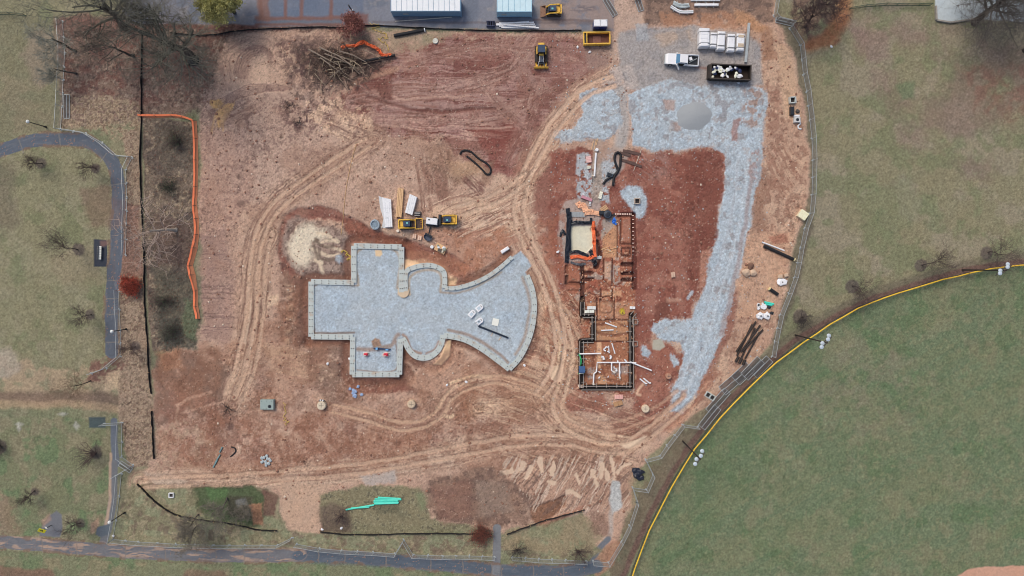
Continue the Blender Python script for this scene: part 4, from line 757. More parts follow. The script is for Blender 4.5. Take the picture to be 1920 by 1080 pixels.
class MB:
    def __init__(s): s.v = []; s.f = []; s.uv = None
    def add(s, v, f):
        k = len(s.v); s.v += [tuple(p) for p in v]; s.f += [tuple(i+k for i in q) for q in f]; return s
    def box(s, cx, cy, cz, sx, sy, sz, rz=0, top=(1, 1), tilt=None, ch=0.0):
        """box by centre and size; top scales the upper face; ch chamfers the upper edges"""
        hx, hy, hz = sx/2, sy/2, sz/2
        if ch > 0:
            lev = [(hx, hy, -hz), (hx, hy, hz-ch), (hx-ch, hy-ch, hz)]
        else:
            lev = [(hx, hy, -hz), (hx*top[0], hy*top[1], hz)]
        R = Euler((tilt[0], tilt[1], rz)).to_matrix() if tilt else Matrix.Rotation(rz, 3, 'Z')
        v = []
        for (a, b, z) in lev:
            for (i, j) in ((-1,-1),(1,-1),(1,1),(-1,1)): v.append(R @ Vector((a*i, b*j, z)) + Vector((cx, cy, cz)))
        n = len(lev); f = [(3,2,1,0), tuple(4*(n-1)+i for i in range(4))]
        for q in range(n-1):
            for i in range(4): f.append((4*q+i, 4*q+(i+1)%4, 4*q+4+(i+1)%4, 4*q+4+i))
        return s.add(v, f)
    def prism(s, poly, z0, z1, top=1.0):
        n = len(poly); a = sum((poly[i][0]*poly[(i+1)%n][1]-poly[(i+1)%n][0]*poly[i][1]) for i in range(n))
        if a < 0: poly = poly[::-1]
        cx = sum(p[0] for p in poly)/n; cy = sum(p[1] for p in poly)/n
        v = [(p[0], p[1], z0) for p in poly] + [(cx+(p[0]-cx)*top, cy+(p[1]-cy)*top, z1) for p in poly]
        f = [tuple(range(n))[::-1], tuple(range(n, 2*n))] + [(i, (i+1)%n, n+(i+1)%n, n+i) for i in range(n)]
        return s.add(v, f)
    def tube(s, pts, r, n=6, cap=True, r2=None):
        pts = [Vector(p) for p in pts]; m = len(pts); rad = r if isinstance(r, (list, tuple)) else [r + ((r2-r)*i/(m-1) if r2 is not None else 0) for i in range(m)]
        v = []; prev = None
        for i, p in enumerate(pts):
            d = (pts[min(i+1, m-1)] - pts[max(i-1, 0)]); d = d.normalized() if d.length > 1e-9 else Vector((0,0,1))
            if prev is None:
                u = d.orthogonal().normalized()
            else:
                u = prev - d*prev.dot(d); u = u.normalized() if u.length > 1e-6 else d.orthogonal().normalized()
            prev = u; w = d.cross(u)
            for k in range(n):
                a = 2*math.pi*k/n; v.append(p + (u*math.cos(a)+w*math.sin(a))*rad[i])
        f = []
        for i in range(m-1):
            for k in range(n): f.append((i*n+k, i*n+(k+1)%n, (i+1)*n+(k+1)%n, (i+1)*n+k))
        if cap: f += [tuple(range(n))[::-1], tuple((m-1)*n+k for k in range(n))]
        return s.add(v, f)
    def lathe(s, prof, n=14, c=(0,0,0), sx=1.0, sy=1.0):
        v = [(c[0]+r*math.cos(2*math.pi*k/n)*sx, c[1]+r*math.sin(2*math.pi*k/n)*sy, c[2]+z) for r, z in prof for k in range(n)]
        f = [(i*n+k, i*n+(k+1)%n, (i+1)*n+(k+1)%n, (i+1)*n+k) for i in range(len(prof)-1) for k in range(n)]
        f += [tuple(range(n))[::-1], tuple((len(prof)-1)*n+k for k in range(n))]
        return s.add(v, f)
    def wall(s, pts, h, thick=0.03, z=None, hs=None):
        """upright sheet that follows a line; pts are (x, y) world; z base heights"""
        m = len(pts); v = []; f = []
        for i, p in enumerate(pts):
            a = pts[max(i-1,0)]; b = pts[min(i+1,m-1)]; d = Vector((b[0]-a[0], b[1]-a[1])); d = d.normalized() if d.length else Vector((1,0)); nx, ny = -d.y*thick/2, d.x*thick/2
            zb = z[i] if z else 0.0; zt = zb + (hs[i] if hs else h)
            v += [(p[0]-nx,p[1]-ny,zb),(p[0]+nx,p[1]+ny,zb),(p[0]+nx,p[1]+ny,zt),(p[0]-nx,p[1]-ny,zt)]
        for i in range(m-1):
            for k in range(4): f.append((4*i+k, 4*i+(k+1)%4, 4*i+4+(k+1)%4, 4*i+4+k))
        f += [(0,1,2,3), tuple(4*(m-1)+k for k in (3,2,1,0))]
        return s.add(v, f)
    def sheet(s, A, Bt):
        """single sheet between two lines of points, with uv in metres"""
        k = len(s.v); m = len(A); s.v += [tuple(p) for p in A] + [tuple(p) for p in Bt]
        if s.uv is None: s.uv = {}
        L = 0.0
        for i in range(m):
            if i: L += (Vector(A[i])-Vector(A[i-1])).length
            s.uv[k+i] = (L, 0.0); s.uv[k+m+i] = (L, (Vector(Bt[i])-Vector(A[i])).length)
        for i in range(m-1): s.f.append((k+i, k+i+1, k+m+i+1, k+m+i))
        return s
    def build(s, name, m, parent=None, loc=None, rz=0.0, smooth_=False):
        me = bpy.data.meshes.new(name); me.from_pydata(s.v, [], s.f)
        if s.uv:
            ul = me.uv_layers.new(name='UVMap'); li = np.zeros(len(me.loops), np.int32); me.loops.foreach_get('vertex_index', li)
            tab = np.zeros((len(s.v), 2), np.float32)
            for i, q in s.uv.items(): tab[i] = q
            ul.data.foreach_set('uv', tab[li].reshape(-1))
        bm = bmesh.new(); bm.from_mesh(me); bmesh.ops.recalc_face_normals(bm, faces=bm.faces) if not s.uv else None; bm.to_mesh(me); bm.free()
        if smooth_: me.polygons.foreach_set('use_smooth', np.ones(len(me.polygons), bool))
        me.materials.append(m)
        o = bpy.data.objects.new(name, me); COL.objects.link(o)
        if parent: o.parent = parent
        if loc is not None: o.location = loc
        if rz: o.rotation_euler = (0, 0, rz)
        return o
def tag(o, label, cat, group=None):
    o['label'] = label; o['category'] = cat
    if group: o['group'] = group
    return o
def thing(name, label, cat, loc=(0,0,0), rz=0.0, group=None):
    o = bpy.data.objects.new(name, None); COL.objects.link(o); o.location = loc; o.rotation_euler = (0,0,rz); o.empty_display_size = 0.5
    return tag(o, label, cat, group)
def copy_tree(o, parent=None):
    c = o.copy(); COL.objects.link(c); c.parent = parent
    for ch in o.children: copy_tree(ch, c)
    return c
def G(px, py, h=0.0, dz=0.0):
    """foot of a thing whose middle, h metres up, is seen at this pixel"""
    p = P(px, py, h); gz = height_at(CX + p.x/S, CY - p.y/S)
    return Vector((p.x, p.y, gz + dz))
def ang(x0, y0, x1, y1): return math.atan2(-(y1-y0), x1-x0)
def jit(a): return random.uniform(-a, a)

WHITE = mat('white_paint', (244,246,248), 0.45, var=0.03, dirt=(205,205,205))
YEL = mat('machine_yellow', (232,182,78), 0.45, var=0.08, scale=2.0, dirt=(170,126,78))
BLK = mat('black_plastic', (38,42,50), 0.5, var=0.2)
RUB = mat('black_rubber', (62,56,54), 0.85, var=0.2, dirt=(120,96,84))
STEEL = mat('galvanised_steel', (176,182,188), 0.45, metal=0.3, var=0.08)
DSTEEL = mat('worn_dark_steel', (84,80,80), 0.55, metal=0.3, var=0.2, dirt=(120,88,72))
GLASS = mat('dark_glass', (60,84,110), 0.08, var=0.05)
CONC = mat('fresh_concrete', (186,193,195), 0.9, var=0.05, scale=0.8, dirt=(184,170,158))
TEAL = mat('teal_plastic', (78,214,196), 0.45, var=0.05)
ORANGE = mat('orange_fabric', (236,112,72), 0.7, var=0.1)
WOOD = mat('pale_timber', (214,176,138), 0.8, var=0.1, scale=5)
PVC = mat('white_pvc', (242,244,246), 0.4, var=0.03, dirt=(214,204,198))
WRAP = mat('white_wrap', (240,242,244), 0.35, var=0.04, scale=2, bump=0.4, dirt=(196,200,208))
BARK = mat('grey_bark', (84,78,76), 0.9, var=0.2, scale=4)
BARKB = mat('brown_bark', (92,78,72), 0.9, var=0.2, scale=4)
BARKP = mat('pale_bark', (184,172,160), 0.9, var=0.15, scale=2)
TWIG = mat('twig_grey', (98,90,86), 0.95, var=0.15)
SILT = mat('black_fabric', (34,32,34), 0.85, var=0.25, dirt=(62,52,48))
HOSE = mat('black_corrugated', (36,36,40), 0.6, var=0.2)
ROCK = mat('pale_rock', (196,170,150), 0.9, var=0.12, scale=2, bump=0.5)
WIRE = mesh_mat('chain_link', (168,172,176), 0.13, 12.0)
DWIRE = mesh_mat('dark_chain_link', (74,70,68), 0.16, 12.0)
ONET = mesh_mat('orange_net', (255,150,112), 0.75, 14.0, 0.25)
# ------------------------------------------------------------------ concrete footing with dowels
FT = thing('concrete_footing', 'pale concrete footing wall with paired dowels outlining the cross-and-flare gravel pad', 'footing')
def wall_poly(pts, wpx, z0, z1, name, m, parent):
    m_ = len(pts); A = []; Bq = []
    for i, p in enumerate(pts):
        a = np.array(pts[max(i-1,0)]); b = np.array(pts[min(i+1,m_-1)]); c = np.array(p)
        d1 = c-a; d2 = b-c
        d1 = d1/np.linalg.norm(d1) if np.linalg.norm(d1) > 0 else d2/np.linalg.norm(d2); d2 = d2/np.linalg.norm(d2) if np.linalg.norm(d2) > 0 else d1
        n1 = np.array([-d1[1], d1[0]]); n2 = np.array([-d2[1], d2[0]]); nn = n1+n2; nn = nn/max(np.dot(nn, nn)/2, 0.5)
        A.append(c+nn*wpx/2); Bq.append(c-nn*wpx/2)
    mb = MB(); v = []
    for q, z in ((A,z0),(A,z1),(Bq,z1),(Bq,z0)):
        v += [((p[0]-CX)*S, (CY-p[1])*S, z) for p in q]
    f = []
    for k in range(4):
        k2 = (k+1) % 4
        for i in range(m_-1): f.append((k*m_+i, k*m_+i+1, k2*m_+i+1, k2*m_+i))
    f += [(0, m_, 2*m_, 3*m_), (m_-1, 4*m_-1, 3*m_-1, 2*m_-1)]
    return mb.add(v, f).build(name, m, parent)
walls = [(smooth([(988,516),(998,542),(1002,572),(999,608),(990,640),(974,671),(955,692)],5) , 9.3),
         (smooth([(955,692),(930,673),(902,653),(872,637),(842,630),(833,630)],5), 10),
         (smooth([(831,628),(829,640),(822,656),(808,668),(795,671),(780,668),(768,657),(760,642),(755,634)],4), 10),
         ([(751,636),(749,702)], 10), ([(749,702),(661,702)], 10), ([(661,702),(662,632)], 10), ([(662,632),(584,631)], 10), ([(584,631),(584,528)], 10), ([(584,528),(664,530)], 10), ([(664,530),(664,461)], 10), ([(664,461),(753,463)], 10), ([(753,463),(753,548)], 10),
         (smooth([(761,546),(761,512),(775,502),(800,497),(820,501),(833,512),(834,540)],4), 9),
         (smooth([(834,540),(855,540),(885,532),(915,518),(940,500),(960,482)],5), 8)]
dm = MB().tube([(0,0,0),(0,0,0.18)], 0.075, 6)
dow0 = None; DOWM = mat('rebar_steel', (70,62,60), 0.8, var=0.2)
for wi, (pts, wd) in enumerate(walls):
    z1 = 0.22 + 0.004*wi
    wall_poly(pts, wd, -0.5, z1, 'wall_section', CONC, FT)
    L = [0]
    for i in range(1, len(pts)): L.append(L[-1]+math.hypot(pts[i][0]-pts[i-1][0], pts[i][1]-pts[i-1][1]))
    n = max(2, int(L[-1]/12.5))
    for k in range(n):
        s_ = (k+0.5)/n*L[-1]; x = np.interp(s_, L, [p[0] for p in pts]); y = np.interp(s_, L, [p[1] for p in pts])
        x2 = np.interp(s_+0.5, L, [p[0] for p in pts]); y2 = np.interp(s_+0.5, L, [p[1] for p in pts]); dx, dy = x2-x, y2-y; q = math.hypot(dx, dy) or 1
        for sg in (-2.2, 2.2):
            a, b = x - dy/q*sg, y + dx/q*sg
            pos = Vector(((a-CX)*S, (CY-b)*S, z1-0.02))
            if dow0 is None: dow0 = dm.build('dowel', DOWM, FT, pos)
            else:
                c = dow0.copy(); COL.objects.link(c); c.location = pos
# round pier at the arch springing
MB().lathe([(1.0,0),(1.0,0.5),(0.9,0.55)],18).build('pier', mat('muddy_concrete',(206,184,160),0.8,var=0.06), FT, Vector(((757-CX)*S,(CY-548)*S,-0.3)))

# ------------------------------------------------------------------ building formwork
FW = thing('foundation_formwork', 'black wall formwork with grey edge rails outlining the small building trench', 'formwork')
FORM = mat('black_form_board', (44,40,42), 0.7, var=0.2, dirt=(84,66,60)); RAIL = mat('grey_form_rail', (158,148,144), 0.6, var=0.1)
FL = [[(1092,566),(1092,592)],[(1092,592),(1113,592)],[(1113,592),(1113,638)],[(1113,638),(1090,639)],[(1090,639),(1090,727)],[(1090,727),(1184,727)],[(1184,727),(1184,592)],[(1184,592),(1190,585)]]
for i, (a, b) in enumerate(FL):
    d = np.array(b, float)-np.array(a); L = np.linalg.norm(d); d /= L; nn = np.array([-d[1], d[0]])
    for sg, nm in ((-3.4,'outer'),(3.4,'inner')):
        p = [tuple(np.array(a)+nn*sg), tuple(np.array(b)+nn*sg)]; w = [((q[0]-CX)*S,(CY-q[1])*S) for q in p]
        mb = MB().wall(w, 0.75+0.006*i+(0.05 if sg > 0 else 0), 0.09, z=[-0.5,-0.5]); mb.build('form_board', FORM, FW)
        mb = MB().tube([(w[0][0],w[0][1],0.30+0.006*i+(0.05 if sg > 0 else 0)),(w[1][0],w[1][1],0.30+0.006*i+(0.05 if sg > 0 else 0))], 0.075, 4); mb.build('edge_rail', RAIL, FW)
    mb = MB(); q = (np.array(a)+np.array(b))/2; mb.box((q[0]-CX)*S,(CY-q[1])*S,-0.46,L*S,0.5,0.08,rz=math.atan2(-d[1],d[0])).build('footing_strip', mat('dark_footing',(58,52,52),0.6,var=0.2), FW)  # near-black strip along the trench bottom
    n = int(L/18)
    for k in range(n):
        c = np.array(a)+d*L*(k+0.5)/n; e = c - nn*9*(1 if i not in (2,) else -1)
        MB().tube([((c[0]-CX)*S,(CY-c[1])*S,0.42),((e[0]-CX)*S,(CY-e[1])*S,0.15)],0.06,4).build('brace', RAIL, FW)
for (x, y, w_, h_) in [(1190,603,9,9),(1190,644,9,9)]:
    p = G(x,y,0,0); f = MB()
    for q in ((-.5,0,.1,1),(.5,0,.1,1),(0,-.5,1,.1),(0,.5,1,.1)): f.box(q[0]*w_*S, q[1]*h_*S, 0.2, q[2]*w_*S, q[3]*h_*S, 0.4)
    f.build('pier_form', RAIL, FW, p)

# ------------------------------------------------------------------ fences
def fence(name, label, pts, h=1.9, sp=32, post_r=0.05, wire=None, rails=(0.97,0.06), post=None, cap=None, cat='fence', group=None, foot=True):
    wire = wire or WIRE; post = post or STEEL
    fine = []
    L = [0]
    for i in range(1, len(pts)): L.append(L[-1]+math.hypot(pts[i][0]-pts[i-1][0], pts[i][1]-pts[i-1][1]))
    t = thing(name, label, cat, (0,0,0), 0, group)
    for i in range(len(pts)-1):
        (x0,y0),(x1,y1) = pts[i], pts[i+1]; d = math.hypot(x1-x0, y1-y0); n = max(1, round(d/sp))
        for k in range(n): fine.append((x0+(x1-x0)*k/n, y0+(y1-y0)*k/n))
    fine.append(pts[-1])
    W = [Vector(((x-CX)*S,(CY-y)*S,height_at(x,y)-0.02)) for x, y in fine]
    lean = [Vector((jit(0.06), jit(0.06), 0)) for _ in W]
    p0 = None
    for i, w in enumerate(W):
        mb = MB().tube([(0,0,-0.1),(lean[i].x,lean[i].y,h+0.05)], post_r, 5)
        if foot: mb.box(0,0,0.06,0.5,0.22,0.1,rz=jit(1.5))
        mb.build('post', post, t, w)
    for i in range(len(W)-1):
        a, b = W[i], W[i+1]; u = Vector((0,0,1)); sagv = jit(0.05)
        A = [a.lerp(b, q)+u*0.06 for q in (0,.5,1)]; Bt = [a.lerp(b, q)+lean[i].lerp(lean[i+1], q)+u*(h*0.97) for q in (0,.5,1)]
        Bt[1] += u*sagv
        MB().sheet(A, Bt).build('wire_panel', wire, t)
        for r_ in rails: MB().tube([a+lean[i]*r_+u*h*r_, b+lean[i+1]*r_+u*h*r_], post_r*0.8, 4, cap=False).build('rail', post, t)
    if cap:
        MB().tube([w+lean[i]+Vector((0,0,h)) for i, w in enumerate(W)], cap[1], 6).build('top_cap', cap[0], t)
    return t
fence('chain_link_fence','grey chain-link fence with leaning posts curving along the eastern edge of the site',[(1457,-10),(1450,30),(1456,38),(1486,46),(1480,54),(1500,85),(1506,140),(1512,172),(1518,225),(1522,260),(1524,300),(1522,365),(1518,400),(1508,428),(1500,465),(1489,520),(1478,550),(1462,590),(1452,640),(1447,668)])
fence('chain_link_fence','folded run of chain-link panels zigzagging beside the black plastic heap in the south-east',[(1308,800),(1280,796),(1250,835),(1237,854),(1210,862),(1224,890),(1212,918),(1186,914),(1194,942)])
fence('chain_link_fence','chain-link fence running south from the zigzag to the path end',[(1194,942),(1180,985),(1165,1015),(1141,1055),(1112,1052)])
fence('chain_link_fence','chain-link fence beside the south path below the dark bush',[(1100,1052),(1060,1050),(1010,1048),(960,1044)],h=1.6)
fence('chain_link_fence','chain-link fence along the south path between teal pipes and grey footway',[(928,1044),(880,1042),(830,1042),(775,1040),(757,1012),(741,1038),(700,1035),(640,1032),(600,1028),(556,1020)],h=1.6)
fence('chain_link_fence','chain-link fence along the muddy south path in the south-west',[(548,1008),(520,1022),(460,1022),(400,1022),(330,1020),(260,1016),(212,1011)],h=1.6)
fence('chain_link_fence','chain-link run climbing beside the broken footpath in the south-west',[(212,1011),(218,975),(224,930),(228,888)],h=1.9)
fence('chain_link_fence','bright chain-link panels with a gate leaf beside the south-west footpath',[(218,892),(250,872),(228,856),(229,828),(229,792),(196,794)],h=1.9)
fence('chain_link_fence','chain-link fence beside the west path from corner to leaf-strewn bend',[(172,700),(200,690),(226,668),(226,620),(224,580),(223,545)],h=1.5)
fence('chain_link_fence','chain-link fence along the west path under the pale bare tree',[(236,478),(237,420),(238,370),(236,318),(248,295),(220,292),(192,268),(162,250),(114,243)],h=1.5)
fence('chain_link_fence','chain-link fence running north from the path bend to the fallen pale branches',[(114,243),(117,200),(119,150),(122,100),(118,40)],h=1.9)
fence('ball_field_fence','long curved ball field fence with bright yellow top cap',[(1176,1100),(1188,1060),(1215,990),(1255,910),(1300,838),(1345,782),(1400,724),(1450,678),(1500,641),(1550,607),(1602,577),(1650,558),(1700,542),(1760,524),(1815,511),(1850,504),(1895,498),(1980,492)],h=1.3,sp=34,wire=DWIRE,post=DSTEEL,cap=(mat('yellow_cap',(230,184,58),0.6,var=0.12,scale=0.8,dirt=(176,136,60)),0.12),foot=False)
fence('park_fence','low dark green rail fence with slanting braces at the top edge of the eastern lawn',[(1592,17),(1620,13),(1660,10),(1700,10),(1744,10)],h=1.1,sp=24,wire=DWIRE,post=mat('green_paint',(44,74,66),0.6),foot=False)
fence('park_fence','dark green rail fence at the far north-west lawn corner',[(-20,27),(20,27),(50,30)],h=1.1,sp=24,wire=DWIRE,post=mat('green_paint',(44,74,66),0.6),foot=False)
# concrete court kerb
kb = thing('court_kerb','grey timber edging round the pale concrete court','kerb')
for a, b in (((1753,12),(1754,38)),((1755,39),(1780,43)),((1781,43),(1826,36))):
    w = [((q[0]-CX)*S,(CY-q[1])*S) for q in (a, b)]; MB().wall(w,0.45,0.25).build('edging_board', mat('grey_edging',(150,144,140),0.8), kb)
# loose fence panels stacked flat
def flat_panel(px, py, rz, l, w, label, group=None, z=0.08):
    t = thing('fence_panel', label, 'fence panel', G(px,py,0,z), rz, group)
    f = MB()
    for yy in (-w/2, 0, w/2): f.tube([(-l/2,yy,0),(l/2,yy,0)],0.05,5)
    for xx in (-l/2, l/2): f.tube([(xx,-w/2,0),(xx,w/2,0)],0.05,5)
    f.build('frame', STEEL, t); MB().sheet([(-l/2,-w/2,0.02),(l/2,-w/2,0.02)],[(-l/2,w/2,0.02),(l/2,w/2,0.02)]).build('wire_panel', mesh_mat('grey_chain_link',(92,90,92),0.3,12.0), t)
    return t
r40 = ang(1380,728,1450,668)
for i,(x,y,l,w) in enumerate([(1372,717,4.6,1.9),(1392,700,3.6,2.2),(1410,690,4.2,1.8)]): flat_panel(x,y,r40+0.05*i,l,w,['flat fence panel lowest in the heap beside the yellow fence','flat fence panel in the middle of the heap beside the yellow fence','flat fence panel at the top of the heap by the black pipes'][i],'fence panels lying by the ball field',0.1+0.12*i)
flat_panel(1428,688,r40+0.1,4.0,1.6,'flat fence panel with a bright rail at the upper end of the panel heap','fence panels lying by the ball field',0.1)
for i,(x,y) in enumerate([(1346,752),(1330,782)]): flat_panel(x,y,ang(1320,790,1365,738)+0.04*i,5.0 if i==0 else 4.6,1.5,['blue-grey fence panel lying against the yellow fence below the concrete frame','dark fence panel lying against the yellow fence at the end of the row'][i],'fence panels lying by the ball field',0.1+0.1*i)
for i,(x,y,a,l) in enumerate([(1144,14,ang(1135,0,1152,28),3.4),(1198,9,ang(1195,0,1201,18),2.4),(1471,41,ang(1452,38,1487,46),3.2),(236,875,ang(222,860,250,878),2.4),(126,200,math.pi/2,4.2)]): flat_panel(x,y,a,l,1.0,['silver gate panel standing open left of the site entrance','short silver fence panel right of the site entrance','stack of silver panels at the north-east fence corner','pale panel leaning at the south-west gate','narrow grey panel lying beside the north-west fence'][i],None,0.15)

def silt(label, pts, h=0.55, name='silt_fence', m=None, sm=True):
    if sm: pts = smooth(pts, 8)
    t = thing(name, label, 'silt fence')
    W = [((x-CX)*S+jit(0.05),(CY-y)*S+jit(0.05)) for x, y in pts]; z = [height_at(x,y)-0.1 for x, y in pts]
    MB().wall(W,h,0.07,z=z,hs=[h*(0.75+0.5*random.random()) for _ in W]).build('fabric', m or SILT, t)
    for i in range(0, len(W), 5): MB().tube([(W[i][0],W[i][1],z[i]),(W[i][0]+jit(.05),W[i][1],z[i]+h+0.25)],0.04,4).build('stake', WOOD if not m else DSTEEL, t)
    return t
silt('black silt fence running north to south along the west side',[(268,60),(266,120),(266,220),(264,300),(267,400),(271,480),(272,560),(276,620),(280,690),(284,738)])
silt('short black silt fence piece in the south-west by the broken path',[(285,770),(287,800),(288,830),(290,860)])
silt('black silt fence curving round the green hollow in the south-west',[(258,906),(272,920),(295,942),(330,964),(380,974),(440,983),(480,992),(520,994)])
silt('black silt fence along the lawn below the teal pipes',[(600,996),(650,1001),(720,1001),(800,999),(870,1000),(922,1002)])
silt('black silt fence slanting along the trench in the south-east',[(950,1001),(985,988),(1030,973),(1070,962),(1096,955)])
silt('long black silt fence along the car park at the north edge',[(320,62),(390,66),(450,58),(520,54),(600,51),(640,52),(700,48),(790,53),(860,56),(960,58),(1040,58),(1090,57)],h=0.5)

# orange safety fence
def onet(label, pts, h):
    t = thing('safety_fence', label, 'safety fence'); n = len(pts)
    A = []; Bt = []
    for i, (x, y) in enumerate(pts):
        p = Vector(((x-CX)*S,(CY-y)*S,height_at(x,y))); hh = h[i] if isinstance(h, list) else h
        A.append(p+Vector((0,0,0.05))); Bt.append(p+Vector((-0.42*hh+jit(.08),0.36*hh*(1 if y < 226 else 0)+jit(.06),hh*0.42)))
    for i in range(n-1): MB().sheet([A[i],A[i].lerp(A[i+1],.5),A[i+1]],[Bt[i],Bt[i].lerp(Bt[i+1],.5)-Vector((0,0,0.12)),Bt[i+1]]).build('net_panel', ONET, t)
    for i in range(n): MB().tube([A[i]-Vector((0,0,.1)),Bt[i]+Vector((0,0,.15))],0.04,4).build('stake', DSTEEL, t)
    for i in range(n-1):  # flat strip added on top to catch sky light and brighten the fence
        d = (Bt[i+1]-Bt[i]); nn = Vector((-d.y, d.x, 0)).normalized()*0.15; mid = Bt[i].lerp(Bt[i+1],.5)-Vector((jit(.05),jit(.05),0.1)); up = Vector((0,0,.03+.004*(i%2)))
        MB().sheet([Bt[i]-nn+up, mid-nn*random.uniform(.8,1.5)+up, Bt[i+1]-nn+up],[Bt[i]+nn+up, mid+nn*random.uniform(.8,1.5)+up, Bt[i+1]+nn+up]).build('added_top_strip', mat('orange_strip',(250,122,84),0.7,var=0.08), t)
    return t
onet('bright orange plastic safety fence enclosing the dark strip on the west side',[(265,220),(295,221),(325,220),(348,223),(369,227),(371,260),(372,300),(371,350),(370,385),(373,410),(374,440),(371,465),(362,498),(367,515),(371,545),(372,575),(376,598)],[1.0,1.0,1.0,1.1,1.3,1.35,1.3,1.2,1.2,1.2,1.2,1.6,1.5,1.9,1.2,1.2,1.2])
# ------------------------------------------------------------------ site offices and containers
def container(label, xa, xb, yfront, hgt, roofc, wallc, depth=2.44, ribs=13):
    p0 = P(xa, yfront, hgt); p1 = P(xb, yfront, hgt); L = p1.x-p0.x
    t = thing('site_container', label, 'container', ((p0.x+p1.x)/2, p0.y, 0.0))
    wm = mat('container_wall_%d'%wallc[0], wallc, 0.5, var=0.06); rm = mat('container_roof_%d'%roofc[0], roofc, 0.5, var=0.04, scale=1.0)
    w = MB(); w.box(0,depth/2,0.15+(hgt-0.25)/2,L,depth,hgt-0.25); w.build('body', wm, t)
    n = int(L/0.3)
    c = MB()
    for i in range(n): c.box(-L/2+(i+0.5)*L/n,-0.02,hgt/2,0.14,0.05,hgt-0.4)
    c.build('corrugation', wm, t)
    for i in range(ribs): MB().box(-L/2+(i+0.5)*L/ribs,depth/2,hgt-0.06+0.0,L/ribs-0.06,depth-0.06,0.1,ch=0.03).build('roof_panel', rm, t)
    fr = MB()
    for yy in (0.03,depth-0.03): fr.box(0,yy,hgt-0.02,L+0.05,0.1,0.12)
    for xx in (-L/2,L/2): fr.box(xx,depth/2,hgt-0.025,0.1,depth,0.12)
    for xx in (-L/2,L/2):
        for yy in (0.02,depth): fr.box(xx,yy,hgt/2,0.14,0.14,hgt)
    fr.build('frame', wm, t)
    MB().box(L/2+0.04,depth/2-0.55,hgt/2,0.06,1.0,hgt-0.5).box(L/2+0.04,depth/2+0.55,hgt/2,0.06,1.0,hgt-0.5).build('door', wm, t)
    MB().box(-L*0.3,-0.07,hgt*0.55,0.9,0.06,0.6).build('vent', STEEL, t)
    return t
container('long white-roofed site container with blue-grey side at the top edge',733,863,21,2.6,(226,236,240),(128,160,190))
container('shorter pale blue site container right of the long white one',932,997,22,2.6,(196,222,236),(146,186,212),ribs=6)

